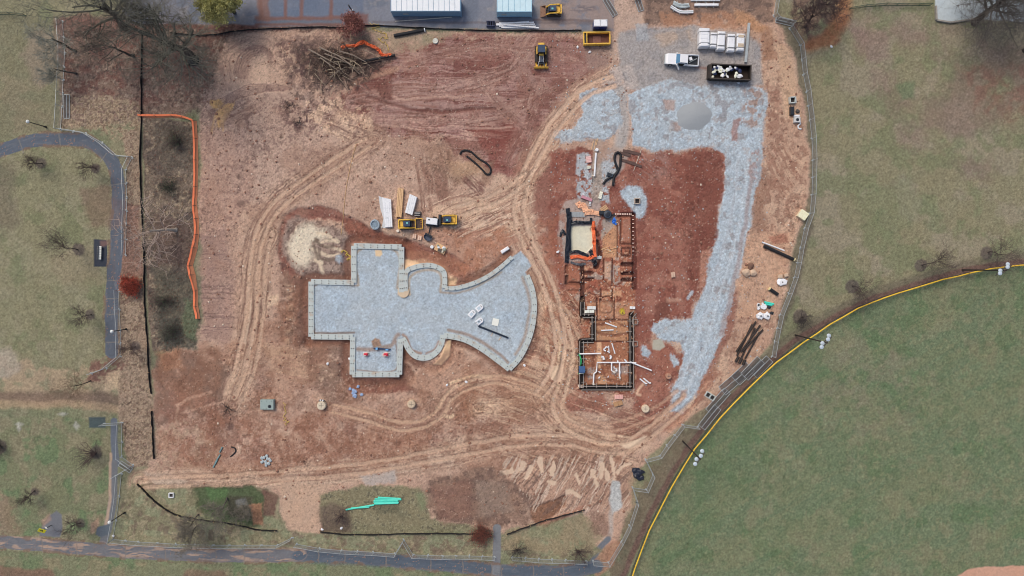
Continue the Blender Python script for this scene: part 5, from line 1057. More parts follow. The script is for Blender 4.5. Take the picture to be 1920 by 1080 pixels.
# ------------------------------------------------------------------ machines
def tracks_pair(t, L, w, gauge, h, x0=0.0):
    for s_ in (-1,1):
        prof = [(-L/2+h*0.25,0),(L/2-h*0.25,0),(L/2,h*0.45),(L/2-h*0.2,h),(-L/2+h*0.2,h),(-L/2,h*0.45)]
        n = len(prof); v = [(x0+a, s_*gauge/2-w/2, z) for a, z in prof]+[(x0+a, s_*gauge/2+w/2, z) for a, z in prof]
        f = [tuple(range(n)), tuple(range(2*n-1, n-1, -1))]+[(i,(i+1)%n,n+(i+1)%n,n+i) for i in range(n)]
        o = MB().add(v, f).build('track', RUB, t)
        lug = MB()
        for k in range(int(L/0.25)): lug.box(x0-L/2+h*0.2+k*0.25,s_*gauge/2,h+0.01,0.08,w*0.96,0.04)
        lug.build('track_lug', RUB, o)
def track_loader(label, px, py, rz, bucket='bucket', hood=YEL, group='compact track loaders'):
    t = thing('compact_track_loader', label, 'loader', G(px,py,1.2), rz, group)     # faces +x
    tracks_pair(t, 2.5, 0.42, 1.45, 0.75, -0.1)
    MB().box(-0.75,0,0.95,1.1,1.1,0.8,ch=0.12).build('engine_hood', hood, t)
    MB().box(-1.25,0,1.2,0.25,1.0,0.5,ch=0.06).build('rear_grille', BLK, t)
    cab = MB().box(0.2,0,1.25,1.25,1.0,1.3,top=(0.92,0.92)).build('cab', mat('cab_dark',(40,52,72),0.25,var=0.1), t)
    MB().box(0.15,0,1.95,1.2,0.98,0.1,ch=0.04).build('cab_roof', mat('roof_blue_black',(48,66,94),0.4,var=0.12), cab)
    MB().box(0.25,0.12,2.02,0.32,0.3,0.06).build('roof_hatch', mat('pale_hatch',(120,190,190),0.3), cab)
    MB().box(0.84,0,1.35,0.05,0.8,0.9,tilt=(0,0.15)).build('windscreen', GLASS, cab)
    for s_ in (-1,1):
        MB().tube([(-1.3,s_*0.72,1.35),(-0.9,s_*0.72,1.75),(0.6,s_*0.72,1.5),(1.35,s_*0.66,0.55)],0.13,5).build('lift_arm', hood, t)
        MB().tube([(-0.7,s_*0.7,0.9),(0.2,s_*0.7,1.45)],0.06,5).build('hydraulic_ram', STEEL, t)
    MB().box(-1.3,0,1.5,0.22,1.6,0.25).build('rear_beam', hood, t)
    if bucket == 'bucket':
        v = [(1.4,-0.95,0.1),(2.25,-0.95,0.06),(1.4,-0.95,0.7),(1.62,-0.95,0.8)]
        b = MB().wall([(1.4,-0.95),(1.4,0.95)],0.75,0.06,z=[.1,.1]); b.box(1.85,0,0.1,0.9,1.9,0.07)
        for s_ in (-0.95,0.95): b.add([(1.4,s_-0.03,0.1),(2.3,s_-0.03,0.1),(1.4,s_-0.03,0.8),(1.4,s_+0.03,0.1),(2.3,s_+0.03,0.1),(1.4,s_+0.03,0.8)],[(0,1,2),(5,4,3),(0,3,4,1),(1,4,5,2),(2,5,3,0)])
        b.build('bucket', mat('muddy_bucket',(140,108,92),0.7,var=0.15), t)
    elif bucket == 'frame':
        b = MB()
        for q in ((1.5,0,0.12,1.9),(2.75,0,0.12,1.9)): b.box(q[0],q[1],0.7,q[2],q[3],0.14)
        for s_ in (-0.9,0.9): b.box(2.1,s_,0.7,1.3,0.12,0.14)
        b.build('bucket_rim', hood, t)
        MB().box(2.1,0,0.25,1.2,1.75,0.35,top=(1.02,1.0)).build('bucket', mat('dark_bucket',(76,62,58),0.7,var=0.2), t)
        for k in range(4): MB().box(2.55,-0.6+0.4*k,0.5,0.3,0.14,0.3).build('bucket_tooth', mat('rusty_tooth',(160,110,70),0.7), t)
    else:
        MB().box(1.65,0,0.6,0.5,1.9,0.9,ch=0.1).build('implement', BLK, t)
    return t
track_loader('yellow compact track loader parked on the car park beside the pale blue container',1038,18,math.pi,group='compact track loaders')
track_loader('yellow compact track loader with open toothed bucket beside the white wrapped timber',762,420,0.03,'frame',group='compact track loaders')
track_loader('yellow compact track loader with black implement facing the white generator box',842,412,math.pi,'implement',group='compact track loaders')

t = thing('bulldozer','yellow bulldozer with black cab roof standing on the red graded slope','bulldozer',G(1015,100,1.2),-math.pi/2)
tracks_pair(t,3.0,0.5,1.75,0.85,0)
MB().box(-1.35,0,1.2,0.8,1.1,0.9,ch=0.1).build('rear_tank', YEL, t)
c = MB().box(-0.45,0,1.75,1.2,1.25,1.4,top=(0.9,0.9)).build('cab', mat('cab_dark',(40,52,72),0.25,var=0.1), t)
MB().box(-0.45,0,2.5,1.3,1.3,0.1,ch=0.04).build('cab_roof', mat('roof_blue_black',(48,66,94),0.4,var=0.12), c)
for s_ in (-1,1): MB().box(-0.5,s_*0.78,1.15,1.3,0.18,0.3).build('fender', YEL, t); 
MB().box(0.35,0,1.55,0.35,0.75,0.3,ch=0.08).build('cowl', YEL, t)
h_ = MB().box(1.05,0,1.2,1.2,0.6,0.75,ch=0.06).build('engine_hood', mat('hood_grey',(70,78,94),0.4,var=0.15), t)
for s_ in (-1,1):
    MB().box(1.05,s_*0.36,1.35,1.1,0.12,0.2).build('hood_side', mat('pale_side',(170,172,176),0.5), h_)
    MB().tube([(0.2,s_*1.0,0.5),(2.1,s_*0.85,0.45)],0.12,6).build('push_arm', YEL, t)
    MB().tube([(1.4,s_*0.4,1.1),(2.1,s_*0.55,0.8)],0.07,6).build('hydraulic_ram', STEEL, t)
MB().box(1.75,0,0.9,0.3,0.8,0.7).build('radiator', BLK, t)
MB().tube([(0.9,0.1,1.5),(0.9,0.1,2.2)],0.06,6).build('exhaust', DSTEEL, t)
bl = MB().add([(2.25,-1.25,0.05),(2.15,-1.25,0.5),(2.28,-1.25,0.95),(2.4,-1.25,0.95),(2.3,-1.25,0.5),(2.4,-1.25,0.05),(2.25,1.25,0.05),(2.15,1.25,0.5),(2.28,1.25,0.95),(2.4,1.25,0.95),(2.3,1.25,0.5),(2.4,1.25,0.05)],[(0,1,2,3,4,5),(11,10,9,8,7,6)]+[(i,(i+1)%6,6+(i+1)%6,6+i) for i in range(6)])
b_ = bl.build('blade', YEL, t)
for yy in (-0.7,-0.2,0.35,0.75): MB().box(2.05,yy,0.7,0.3,0.16,0.3).build('bracket', YEL, b_)

# white pickup, open driver's door
t = thing('pickup_truck','white pickup truck with driver door open parked on the gravel yard','pickup',G(1279,112,0.9),ang(1309,116,1248,112)+0.0)
PW = mat('pickup_white',(246,248,250),0.3,var=0.02,dirt=(226,226,226))
prof = [(-2.9,0.45),(-2.9,1.1),(-1.35,1.12),(-1.2,1.75),(0.55,1.78),(1.15,1.2),(2.6,1.08),(2.92,0.85),(2.95,0.45)]
body = MB()
def loft(mb, prof, wl):
    n = len(prof); v = []
    for s_ in (-1,1):
        for (x,z),w in zip(prof,wl): v.append((x,s_*w,z))
    f = [tuple(range(n))[::-1], tuple(range(n,2*n))]+[(i,(i+1)%n,n+(i+1)%n,n+i) for i in range(n)]
    return mb.add(v,f)
loft(body,[(-0.95,0.45),(-0.95,1.1),(-0.95,1.12),(1.2,1.18),(2.55,1.08),(2.85,0.95),(2.95,0.7),(2.95,0.45)],[0.97,0.97,0.95,0.95,0.93,0.85,0.85,0.85]).build('body', PW, t)
for s_ in (-0.92,0.92): MB().box(-1.93,s_,0.83,1.96,0.14,0.66,ch=0.03).build('bed_side', PW, t)
MB().box(-2.88,0,0.82,0.1,1.75,0.6,ch=0.03).build('tailgate', PW, t); MB().box(-1.93,0,0.55,1.96,1.72,0.1).build('bed_floor', BLK, t)
MB().box(-2.98,0,0.5,0.14,1.8,0.2).build('rear_bumper', STEEL, t); MB().box(2.98,0,0.55,0.14,1.75,0.3).build('front_bumper', STEEL, t)
cab = MB(); loft(cab,[(-0.95,1.1),(-0.85,1.72),(0.45,1.8),(1.2,1.19)],[0.94,0.74,0.74,0.9]); cab = cab.build('cab', PW, t)
MB().add([(0.56,-0.72,1.755),(1.14,-0.86,1.27),(1.14,0.86,1.27),(0.56,0.72,1.755)],[(0,1,2,3)]).build('windscreen', mat('windscreen_blue',(86,128,164),0.08,var=0.1), cab)
for s_ in (-1,1):
    MB().add([(-0.75,s_*0.86,1.35),(0.4,s_*0.86,1.35),(0.3,s_*0.765,1.72),(-0.7,s_*0.765,1.72)],[(0,1,2,3)]).build('side_window', GLASS, cab)
    MB().box(1.05,s_*1.05,1.25,0.14,0.22,0.18).build('mirror', PW, t)
    MB().box(2.8,s_*0.72,0.85,0.2,0.3,0.18).build('headlight', mat('lamp_clear',(220,228,236),0.1), t)
    MB().box(-2.93,s_*0.85,0.85,0.05,0.14,0.35).build('tail_light', mat('lamp_red',(170,40,40),0.2), t)
    for xx in (-1.85,1.95):
        wv = MB().tube([(xx,s_*0.76,0.4),(xx,s_*0.98,0.4)],0.4,16).build('wheel', RUB, t); MB().tube([(xx,s_*0.97,0.4),(xx,s_*1.0,0.4)],0.22,12).build('rim', STEEL, wv)
dr = MB().box(0,0,0.95,1.05,0.08,0.75).build('open_door', PW, t); dr.location = (0.72,1.38,0.1); dr.rotation_euler = (0,0,2.05)
MB().box(0,0,1.5,0.9,0.05,0.35).build('door_window', GLASS, dr)
MB().box(0.2,0.95,1.0,1.0,0.06,0.9).build('door_opening', mat('dark_interior',(30,28,30),0.8), t)
MB().tube([(-2.6,-0.4,0.95),(-1.3,0.4,0.8)],0.05,6).build('bed_pole', STEEL, t); MB().box(-1.5,-0.3,0.75,0.5,0.6,0.3,rz=0.4).build('bed_sack', WHITE, t)

# portable toilets
for i, x in enumerate((1120,1133)):
    p = P(x,42.5,2.3); t = thing('portable_toilet',['left of the two blue portable toilets with white roofs by the entrance','right of the two blue portable toilets with white roofs by the entrance'][i],'portable toilet',(p.x,p.y,0),0,'portable toilets')
    NAVY = mat('navy_plastic',(28,48,120),0.4,var=0.1)
    MB().box(0,0,1.1,1.15,1.2,2.1).build('cabin', NAVY, t); MB().box(0,0,2.2,1.2,1.26,0.2,top=(0.85,0.85)).build('roof', WHITE, t)
    d = MB().box(0,-0.62,1.05,0.75,0.05,1.8).build('door', NAVY, t); MB().box(0.28,-0.66,1.05,0.06,0.05,0.2).build('door_handle', STEEL, d); MB().tube([(0.4,0.45,2.2),(0.4,0.45,2.6)],0.05,6).build('vent_pipe', WHITE, t)

# yellow skip and black roll-off
def open_bin(name, label, px, py, L, W, Hh, rz, m, inner, rim, cat, slope=0.0):
    t = thing(name, label, cat, G(px,py,Hh), rz)
    for s_ in (-1,1): MB().box(0,s_*(W/2-0.05),Hh/2+0.1,L,0.1,Hh-0.1).build('side_wall', m, t); MB().box(0,s_*(W/2-0.04),Hh+0.08,L+0.1,0.2,0.14).build('rim', rim, t)
    for s_ in (-1,1): MB().box(s_*(L/2-0.05),0,Hh/2+0.1,0.1,W-0.22,Hh-0.1).build('end_wall', m, t); MB().box(s_*(L/2-0.04),0,Hh+0.085,0.2,W-0.25,0.14).build('rim', rim, t)
    MB().box(0,0,0.2,L-0.2,W-0.2,0.1).build('floor', inner, t)
    for k in range(int(L/0.8)):
        for s_ in (-1,1): MB().box(-L/2+0.4+k*0.8,s_*(W/2+0.04),Hh/2+0.1,0.12,0.1,Hh-0.15).build('side_rib', m, t)
    return t
t = open_bin('waste_skip','open yellow waste skip with a front compartment beside the portable toilets',1119,71,4.7,2.1,1.1,0.02,YEL,mat('rusty_floor',(98,64,56),0.8,var=0.15),YEL,'skip')
MB().box(-1.75,0,0.75,0.14,1.9,0.9).build('partition', YEL, t); MB().box(0.1,0,0.3,1.4,1.2,0.12).build('floor_plate', mat('rusty_plate',(122,84,76),0.7), t)
MB().box(-2.05,0,0.7,0.4,1.8,0.5).build('front_compartment', BLK, t)
t = open_bin('rolloff_dumpster','black roll-off dumpster full of white and dark blue rubbish',1370,135,7.1,2.6,1.5,ang(1332,134,1408,137),mat('black_steel',(46,42,40),0.6,var=0.25,dirt=(86,66,56)),mat('dark_floor',(50,40,36),0.9),mat('dark_rim',(66,58,54),0.6,var=0.2),'dumpster')
MB().box(-3.75,0,0.9,0.3,2.4,1.2).build('tailgate', mat('black_steel',(46,42,40)), t)
def blob(r, sx, sy, sz, seed, n=2):
    bm = bmesh.new(); bmesh.ops.create_icosphere(bm, subdivisions=n, radius=r); rr = random.Random(seed)
    for v in bm.verts:
        k = 1+rr.uniform(-.22,.22); v.co.x *= sx*k; v.co.y *= sy*k; v.co.z *= sz*k
    v = [tuple(q.co) for q in bm.verts]; f = [tuple(x.index for x in q.verts) for q in bm.faces]; bm.free(); return v, f
R_ = t.rotation_euler.z; dl = t.location
NAV = mat('navy_sheet',(44,52,88),0.6,var=0.2); PALEB = mat('pale_sheet',(236,228,214),0.7,var=0.05)
rr = random.Random(5)
for i in range(34):
    u = rr.uniform(-3.1,1.2 if i < 28 else 2.4); v_ = rr.uniform(-0.95,0.95); w = i % 3 == 2 and v_ > -0.4
    q = Vector((u, v_, 0)); q.rotate(Euler((0,0,R_)))
    a, f = blob(0.32, rr.uniform(.7,1.5), rr.uniform(.6,1.1), 0.55, i, 1)
    o = MB().add(a,f).build('plastic_scrap', NAV if w else (PALEB if i % 2 else WHITE), None, dl+q+Vector((0,0,1.15+rr.uniform(-.1,.25))), rr.uniform(0,3))
    tag(o, 'crumpled dark blue scrap heaped in the black roll-off dumpster' if w else 'crumpled white scrap heaped in the black roll-off dumpster','scrap','dark blue rubbish in the dumpster' if w else 'white rubbish in the dumpster')
a,f = blob(0.6,1.0,0.6,0.35,99,2); q = Vector((1.7,-0.55,0)); q.rotate(Euler((0,0,R_))); tag(MB().add(a,f).build('rubbish_bag',WHITE,None,dl+q+Vector((0,0,1.0)),0.1),'large oval white bag at the emptier end of the dumpster','bag')
# wrapped pallets
for i,(x,y,l,w,h,lb) in enumerate([(1321,70,34,19,1.5,'widest white wrapped pallet at the left end of the row'),(1338,75,28,12,1.2,'narrow bluish white wrapped pallet second in the row'),(1352.5,76,34,14,1.4,'tall white wrapped pallet third in the row'),(1371,80,33,14,1.2,'white wrapped pallet with two dark straps fourth in the row'),(1389,79,32,14,1.2,'white wrapped pallet with tan boards showing by the steel beam')]):
    t = thing('wrapped_pallet',lb,'pallet',G(x,y,h),ang(0,0,-3,60) if i else math.pi/2,'white wrapped pallets in the yard'); L,W = l*S,w*S
    mb = MB(); mb.box(0,0,0.15+h/2,L,W,h,ch=0.18).build('wrapped_load', WRAP, t)
    for k in (-0.33,0.30): MB().box(L*k,0,h/2+0.15,0.1,W+0.04,h+0.03,ch=0.17).build('strap', mat('grey_strap',(112,114,122),0.6), t)
    p = MB()
    for k in (-.4,0,.4): p.box(0,W*k,0.07,L,0.1,0.14)
    p.build('pallet_base', WOOD, t)
    if i == 4:
        for k in (-0.3,0.18,0.28): MB().box(L*k-0.1,0,h+0.16,0.5 if k<0 else 0.35,W*0.75,0.05).build('board', mat('tan_board',(196,178,160),0.8), t)
    if i == 0:
        for k in range(5): MB().box(-L*0.4+k*L*0.2,0.1,h+0.15,L*0.17,W*0.7,0.1,ch=0.04).build('bundle', WRAP, t)
tag(MB().box(0,0,0.25,7.0,0.35,0.3).box(0,0,0.42,7.0,0.45,0.04).build('steel_beam', STEEL, None, G(1401,80,0.3), ang(1398,114,1404,46)),'long pale steel beam standing to the right of the wrapped pallets','beam')
# curved and straight precast pieces
def arcpiece(label, pts, w, m, h=0.35, dz=0.05, group=None):
    pts = smooth(pts,6); t = thing('curved_channel', label, 'channel piece', (0,0,0), 0, group)
    wall_poly(pts, w, dz, dz+h, 'body', m, t)
    k = wall_poly(pts, w*0.25, dz+h, dz+h+0.06, 'lip', STEEL, t)
    for q in (0.25,0.5,0.75):
        i = int(len(pts)*q); x,y = pts[i]; MB().box((x-CX)*S,(CY-y)*S,dz+h*0.5,0.1,w*S+0.5,0.08,rz=ang(*pts[i-1],*pts[i])).build('cross_tie', STEEL, t)
arcpiece('upper curved grey channel piece beyond the wrapped pallets',[(1262,4),(1275,10),(1291,9)],3.4,mat('pale_steel',(198,206,212),0.5),group='curved channel pieces')
arcpiece('middle curved grey channel piece beyond the wrapped pallets',[(1261,8),(1275,14.5),(1292,13)],2.6,mat('pale_steel',(198,206,212),0.5),group='curved channel pieces')
arcpiece('lowest and widest curved white channel piece beyond the wrapped pallets',[(1257,13),(1275,23),(1299,23)],5,WHITE,group='curved channel pieces')
for i,(x,y,l,w) in enumerate([(1325,8.5,45,4.6),(1323,0,55,2.5)]):
    t = thing('straight_channel',['straight white channel piece right of the curved pieces','thin straight white channel piece at the very top edge'][i],'channel piece',G(x,y,0.3),0.0); MB().box(0,0,0.25,l*S,w*S,0.3,ch=0.05).build('body',WHITE,t)
    for k in (-.3,0,.3): MB().box(l*S*k,0,0.1,0.1,w*S+0.5,0.08).build('cross_tie',STEEL,t)

# ------------------------------------------------------------------ mini excavator in the trench
t = thing('mini_excavator','mini excavator with blue roof and green arm digging at the formwork','excavator',G(1091,692,1.2),math.pi/2)
tracks_pair(t,1.7,0.28,0.95,0.45,0)
MB().lathe([(0.5,0.45),(0.5,0.6)],14).build('turntable',DSTEEL,t); MB().box(-0.2,0,0.85,1.3,1.0,0.5,ch=0.1).build('house',mat('dark_house',(58,62,70),0.5),t)
c = MB().box(0.0,0,1.6,0.95,0.85,1.1,top=(0.95,0.95)).build('cab',GLASS,t); MB().box(0,0,2.2,1.15,1.05,0.12,ch=0.05).build('cab_roof',mat('blue_roof',(66,96,142),0.45,var=0.05),c)
MB().box(-0.85,0,0.85,0.25,0.8,0.45,ch=0.08).build('counterweight',mat('pale_counterweight',(214,212,210),0.6),t)
GREEN = mat('machine_green',(46,170,104),0.45,var=0.08)
MB().tube([(0.5,0.15,0.8),(1.0,0.15,1.7),(1.7,0.15,1.9)],0.13,6).build('boom',GREEN,t); MB().tube([(1.7,0.15,1.9),(2.3,0.3,1.3),(2.5,0.4,0.7)],0.1,6).build('arm',GREEN,t)
MB().tube([(0.7,0.15,1.0),(1.3,0.15,1.5)],0.05,6).build('hydraulic_ram',STEEL,t); MB().box(2.5,0.4,0.45,0.4,0.5,0.45,top=(0.7,1)).build('bucket',DSTEEL,t); MB().box(-1.0,0,0.3,0.1,1.2,0.35).build('dozer_blade',GREEN,t)
# ------------------------------------------------------------------ pipes, hoses, timber, small plant
def pipe(label, a, b, r, m, cat='pipe', group=None, dz=0.0, name='pipe', n=10, ends=None):
    p = P(*a); q = P(*b); c = (p+q)/2; d = q-p; z = height_at((a[0]+b[0])/2,(a[1]+b[1])/2)
    t = thing(name, label, cat, (c.x,c.y,z+r+dz), math.atan2(d.y,d.x), group); L = d.length
    MB().tube([(-L/2,0,0),(L/2,0,0)],r,n).build('barrel', m, t, smooth_=False)
    if ends: MB().tube([(L/2-0.12,0,0),(L/2+0.06,0,0)],r*1.15,n).build('bell_end', ends, t)
    MB().tube([(-L/2-0.003,0,0),(-L/2+0.1,0,0)],r*0.75,n).build('bore', BLK, t)
    return t
tl = ['top pipe of the upper teal stack on the southern grass','second pipe of the upper teal stack on the southern grass','third pipe of the upper teal stack on the southern grass','fourth pipe of the upper teal stack on the southern grass','lowest pipe of the upper teal stack on the southern grass','long lone teal pipe lying to the left below the stack','short teal pipe beside the long lone one on the southern grass']
for i,(a,b) in enumerate([((709,932),(752,934.5)),((703,935),(753,936)),((701,938.5),(747,938.5)),((701,941),(748,941.5)),((702,944),(747,942.5)),((649,955),(702,946)),((659,952),(693,950))]): pipe(tl[i],a,b,0.15,TEAL,group='teal drain pipes',name='drain_pipe',dz=0.05,n=8)
for i,(a,b) in enumerate([((912,46),(992,41)),((936,44),(1001,42.5)),((930,47.5),(1003,46)),((936,50),(1005,50)),((940,52.5),(1000,53)),((944,48),(1010,54))]): pipe(['topmost','second','third','fourth','fifth','slanting'][i]+' white plastic pipe in the bundle at the car park edge',(max(a[0],930),a[1]),b,0.14,PVC,group='white pipes at the car park edge',name='plastic_pipe',n=8,dz=0.0 if i<5 else 0.3)
t = thing('storage_crate','small dark lattice crate at the left end of the white pipes','crate',G(920,45,0.4)); cm = mat('crate_blue_grey',(70,76,104),0.7,var=0.2)
for k in range(5): MB().box(-0.6+0.3*k,0,0.4,0.08,0.9,0.7).build('slat',cm,t)
for k in (-.42,.42): MB().box(0,k,0.4,1.5,0.08,0.75).build('side',cm,t)
MB().box(0,0,0.1,1.4,0.8,0.1).build('base',BLK,t)
pipe('thick black corrugated culvert pipe lying on the grass by the car park',(739,68),(797,57),0.3,HOSE,name='culvert_pipe',ends=PVC)
pipe('black culvert pipe with cream end at the eastern fence beside the white pipe',(1431,461),(1488,487),0.28,HOSE,name='culvert_pipe',ends=mat('cream',(224,206,160)))
pipe('white plastic pipe lying above the black culvert pipe at the eastern fence',(1428,454),(1470,470),0.14,PVC,name='plastic_pipe')
pipe('short black pipe with cream end alone on the eastern sand',(1457,552),(1441,541),0.3,HOSE,name='culvert_pipe',ends=mat('cream',(224,206,160)))
pipe('slim black pipe lying across two timbers on the gravel pad',(897,611),(953,633),0.16,mat('navy_pipe',(34,44,60),0.4),name='drain_pipe',dz=0.12)
for i,(a,b) in enumerate([((924,624),(921,630)),((940,631),(935,638))]): pipe(['left wooden bearer under the slim black pipe','right wooden bearer under the slim black pipe'][i],a,b,0.06,WOOD,cat='timber',name='timber_bearer',n=4)
pipe('long thin pale pole lying in front of the long container',(741,40.5),(847,32.5),0.09,mat('pale_pole',(196,186,176),0.7),cat='pole',name='pole')
for i in range(6):
    o = i*3.4-9; pipe(['outermost left','second','third','fourth','fifth','outermost right'][i]+' black plastic pipe in the slanting heap by the eastern fence',(1418+o*0.9+i*.5+[0,3,-2,4,-1,2][i],612+o*0.45+[0,-7,4,-3,9,2][i]),(1388+o*0.95+[2,-3,3,-1,4,-4][i],668+o*0.5+[3,-6,5,-9,2,-14][i]),0.17,mat('dusty_black',(52,44,42),0.7,var=0.25),group='black pipes heaped by the fence',name='drain_pipe',n=8,dz=0.1*(i%2))
for i in range(3): pipe(['left','middle','right'][i]+' short black pipe at the lower end of the slanting heap',(1384+i*6,668+i*3),(1378+i*7,678+i*3),0.25,mat('dusty_black',(52,44,42)),group='short black pipes at the heap end',name='drain_pipe',n=8)
def hose(label, pts, r, m=HOSE, cat='hose', name='hose', z=0.0):
    pts = smooth(pts,7); t = thing(name,label,cat)
    W = [Vector(((x-CX)*S,(CY-y)*S,height_at(x,y)+r+z)) for x,y in pts]; 
    MB().tube(W,r,8).build('tubing',m,t,smooth_=True)
    for i in range(0,len(W)-1,1):
        d = (W[i+1]-W[i]).normalized()*0.05; MB().tube([W[i]-d,W[i]+d],r*1.13,8).build('rib',m,t) if i % 2 == 0 else None
    return t
hose('black corrugated hose lying in a long loop on the beige soil',[(863,289),(866,284),(874,282),(885,286),(897,297),(913,307),(920,317),(918,326),(911,326),(904,318),(889,304),(875,293)],0.16)
hose('black corrugated suction hose looped on the gravel north of the pump pit',[(1131,345),(1136,338),(1146,332),(1156,324),(1162,312),(1163,300),(1163,290),(1158,286),(1153,290),(1152,300),(1156,313),(1158,322),(1152,330),(1150,338),(1149,348)],0.2)
hose('thin pale hose line crossing the beige field towards the bulb',[(668,270),(660,300),(650,350),(644,400),(640,440)],0.05,mat('pale_hose',(196,160,120),0.7))
hose('short black hose lying by the wooden lattice in the south-west',[(434,838),(440,840),(442,846),(436,853),(432,856)],0.1)
hose('white ribbon of cloth beside the grey crates at the eastern fence',[(1499,226),(1500,232),(1496,236),(1497,241),(1502,242)],0.12,WHITE,'cloth','cloth_ribbon')
# ------- white PVC drainage in the building
t = thing('drain_manifold','branching white plastic drain line laid through the building trench','drain line')
def dl_(name, pts, r=0.13, z=0.45):
    W = [Vector(((x-CX)*S,(CY-y)*S,z)) for x,y in pts]; MB().tube(W,r,8).build(name,PVC,t)
dl_('main_run',[(1112,718),(1113,700),(1118,696),(1119,679),(1155,679),(1183,679),(1192,680)]); dl_('outlet_run',[(1181,678),(1221,694)],z=0.5); dl_('branch',[(1146,679),(1146,694),(1151,697)],z=0.47); dl_('branch',[(1161,680),(1161,707)],z=0.47); dl_('branch',[(1175,679),(1170,673)],z=0.47); dl_('branch',[(1158,678),(1157,675)],z=0.47)
for x,y in ((1112,719),(1161,707),(1151,697)): MB().lathe([(0.2,0),(0.2,0.35)],10).build('riser',mat('pale_riser',(206,196,190)),t,Vector(((x-CX)*S,(CY-y)*S,0.4)))
for i,(a,b,r) in enumerate([((1086,663),(1126,662),0.13),((1134,605),(1156,613),0.12),((1127,619.5),(1150,618.5),0.12),((1141,648),(1142,662),0.1),((1147,643),(1153,663),0.1)]):
    pipe(['white pipe crossing the left formwork above the excavator arm','slanting white pipe in the upper room of the building trench','level white pipe in the upper room of the building trench','short upright-lying white pipe among fittings in the trench','white pipe slanting to the right of the loose fittings'][i],a,b,r,PVC,name='plastic_pipe',dz=0.5 if i==0 else 0.05,n=8)
for i,(x,y,s_) in enumerate([(1136,652,.3),(1133,657,.35),(1141,659,.3),(1131,669,.5),(1146,669,.45),(1138,650,.25),(1124,698,.25),(1140,706,.2),(1124,708,.25),(1156,692,.3),(1151,689,.25),(1163,697,.3),(1155,695,.22)]):
    o = MB().tube([(-s_,0,0.2),(0,0,0.2),(0.12,s_*0.7,0.2)],s_*0.42,7).build('pipe_fitting',PVC,None,G(x,y,0.1,0.05),jit(3)); tag(o,'small white pipe elbow lying loose in the building trench','pipe fitting','loose white pipe fittings in the trench')
for i,(x,y) in enumerate([(1206,715),(1213,714)]):
    o = MB().tube([(-0.7,0.35,0.2),(0.5,-0.3,0.2),(0.75,-0.2,0.3)],0.13,8).build('drain_trap',PVC,None,G(x,y,0.1),-0.2); tag(o,['left bent white drain piece right of the building','right bent white drain piece right of the building'][i],'pipe fitting')
# ------- timber and wrapped loads by the loaders
def bundle(label, px, py, l, w, h, rz, m, n, nm, cat):
    t = thing(nm, label, cat, G(px,py,h), rz); L,W = l*S,w*S
    for k in range(n): MB().box(jit(0.08),-W/2+W*(k+0.5)/n,0.12+h/2,L+jit(0.12),W/n-0.03,h+jit(0.04),ch=0.02).build('plank',m,t)
    for k in (-.35,.35): MB().box(L*k,0,0.06,0.12,W+0.3,0.11).build('bearer',DSTEEL,t)
    return t
bundle('three stacked pale timber beams between the two white wrapped loads',749.5,380,54,11,0.5,ang(748,408,752,354),WOOD,4,'timber_stack','timber')
def wrapped(label, poly, h):
    t = thing('wrapped_timber',label,'wrapped load'); c = np.mean(poly,0); z = height_at(*c)
    q = [((x-CX)*S*(HC-h)/HC,(CY-y)*S*(HC-h)/HC) for x,y in poly]; cx_ = sum(a for a,b in q)/len(q); cy_ = sum(b for a,b in q)/len(q)
    MB().prism(q,z+0.08,z+h,top=0.96).build('wrapping',WRAP,t)
    for k in range(3):
        a = np.array(q[0])*(1-(k+1)/4)+np.array(q[1])*((k+1)/4); b = np.array(q[3])*(1-(k+1)/4)+np.array(q[2])*((k+1)/4); a = a*0.95+np.array([cx_,cy_])*0.05; b = b*0.95+np.array([cx_,cy_])*0.05
        MB().tube([(a[0],a[1],z+h+.01),(b[0],b[1],z+h+.01)],0.035,4).build('fold',mat('wrap_fold_grey',(222,226,232),0.4),t)  # folds in a slightly greyer white than the wrapping
    return t
wrapped('long white plastic wrapped timber load at the left of the loader group',[(716,369),(733,373),(736,426),(722,427)],0.7)
wrapped('shorter white wrapped board stack right of the bare timber beams',[(768,363),(782,369),(773,404),(759,399)],0.8)
a_ = MB(); a_.prism([((x-CX)*S,(CY-y)*S) for x,y in [(710,367),(718,371),(722,400),(724,428),(716,427),(719,410),(713,390)]],0.02,0.1); tag(a_.build('plastic_sheet',mat('grey_film',(196,198,206),0.3,var=0.06)),'loose grey plastic film beside the long white wrapped load','plastic sheet')
# plate compactor, generator, attachments
t = thing('plate_compactor','small grey roller plate compactor behind the toothed bucket','compactor',G(783,401,0.5),0.03)
MB().box(0,0,0.15,1.2,0.9,0.12,ch=0.04).build('base_plate',DSTEEL,t); MB().box(0,0,0.5,0.8,0.6,0.5,ch=0.1).build('engine',BLK,t)
for k in (-.28,0,.28): MB().box(0,k,0.8,1.0,0.1,0.08).build('guard_bar',mat('pale_bar',(176,170,170)),t)
t = thing('generator','white lidded generator box on a black trailer in front of the third loader','generator',G(810,415,1.0),-0.12)
MB().box(0,0,0.95,2.0,1.15,0.8,ch=0.08).build('housing',WHITE,t); MB().box(0.1,-0.1,0.4,2.3,1.5,0.25).build('chassis',BLK,t)
for s_ in (-1,1): MB().tube([(0.3,s_*0.7,0.35),(0.3,s_*0.9,0.35)],0.35,12).build('wheel',RUB,t)
MB().tube([(-1.1,0,0.35),(-1.9,0,0.3)],0.06,5).build('drawbar',DSTEEL,t); MB().box(-0.5,0.2,1.36,0.3,0.2,0.03).build('exhaust_port',BLK,t)
t = thing('excavator_bucket','dark blue-grey digging bucket lying on the red soil','bucket',G(802,445,0.5),-0.5)
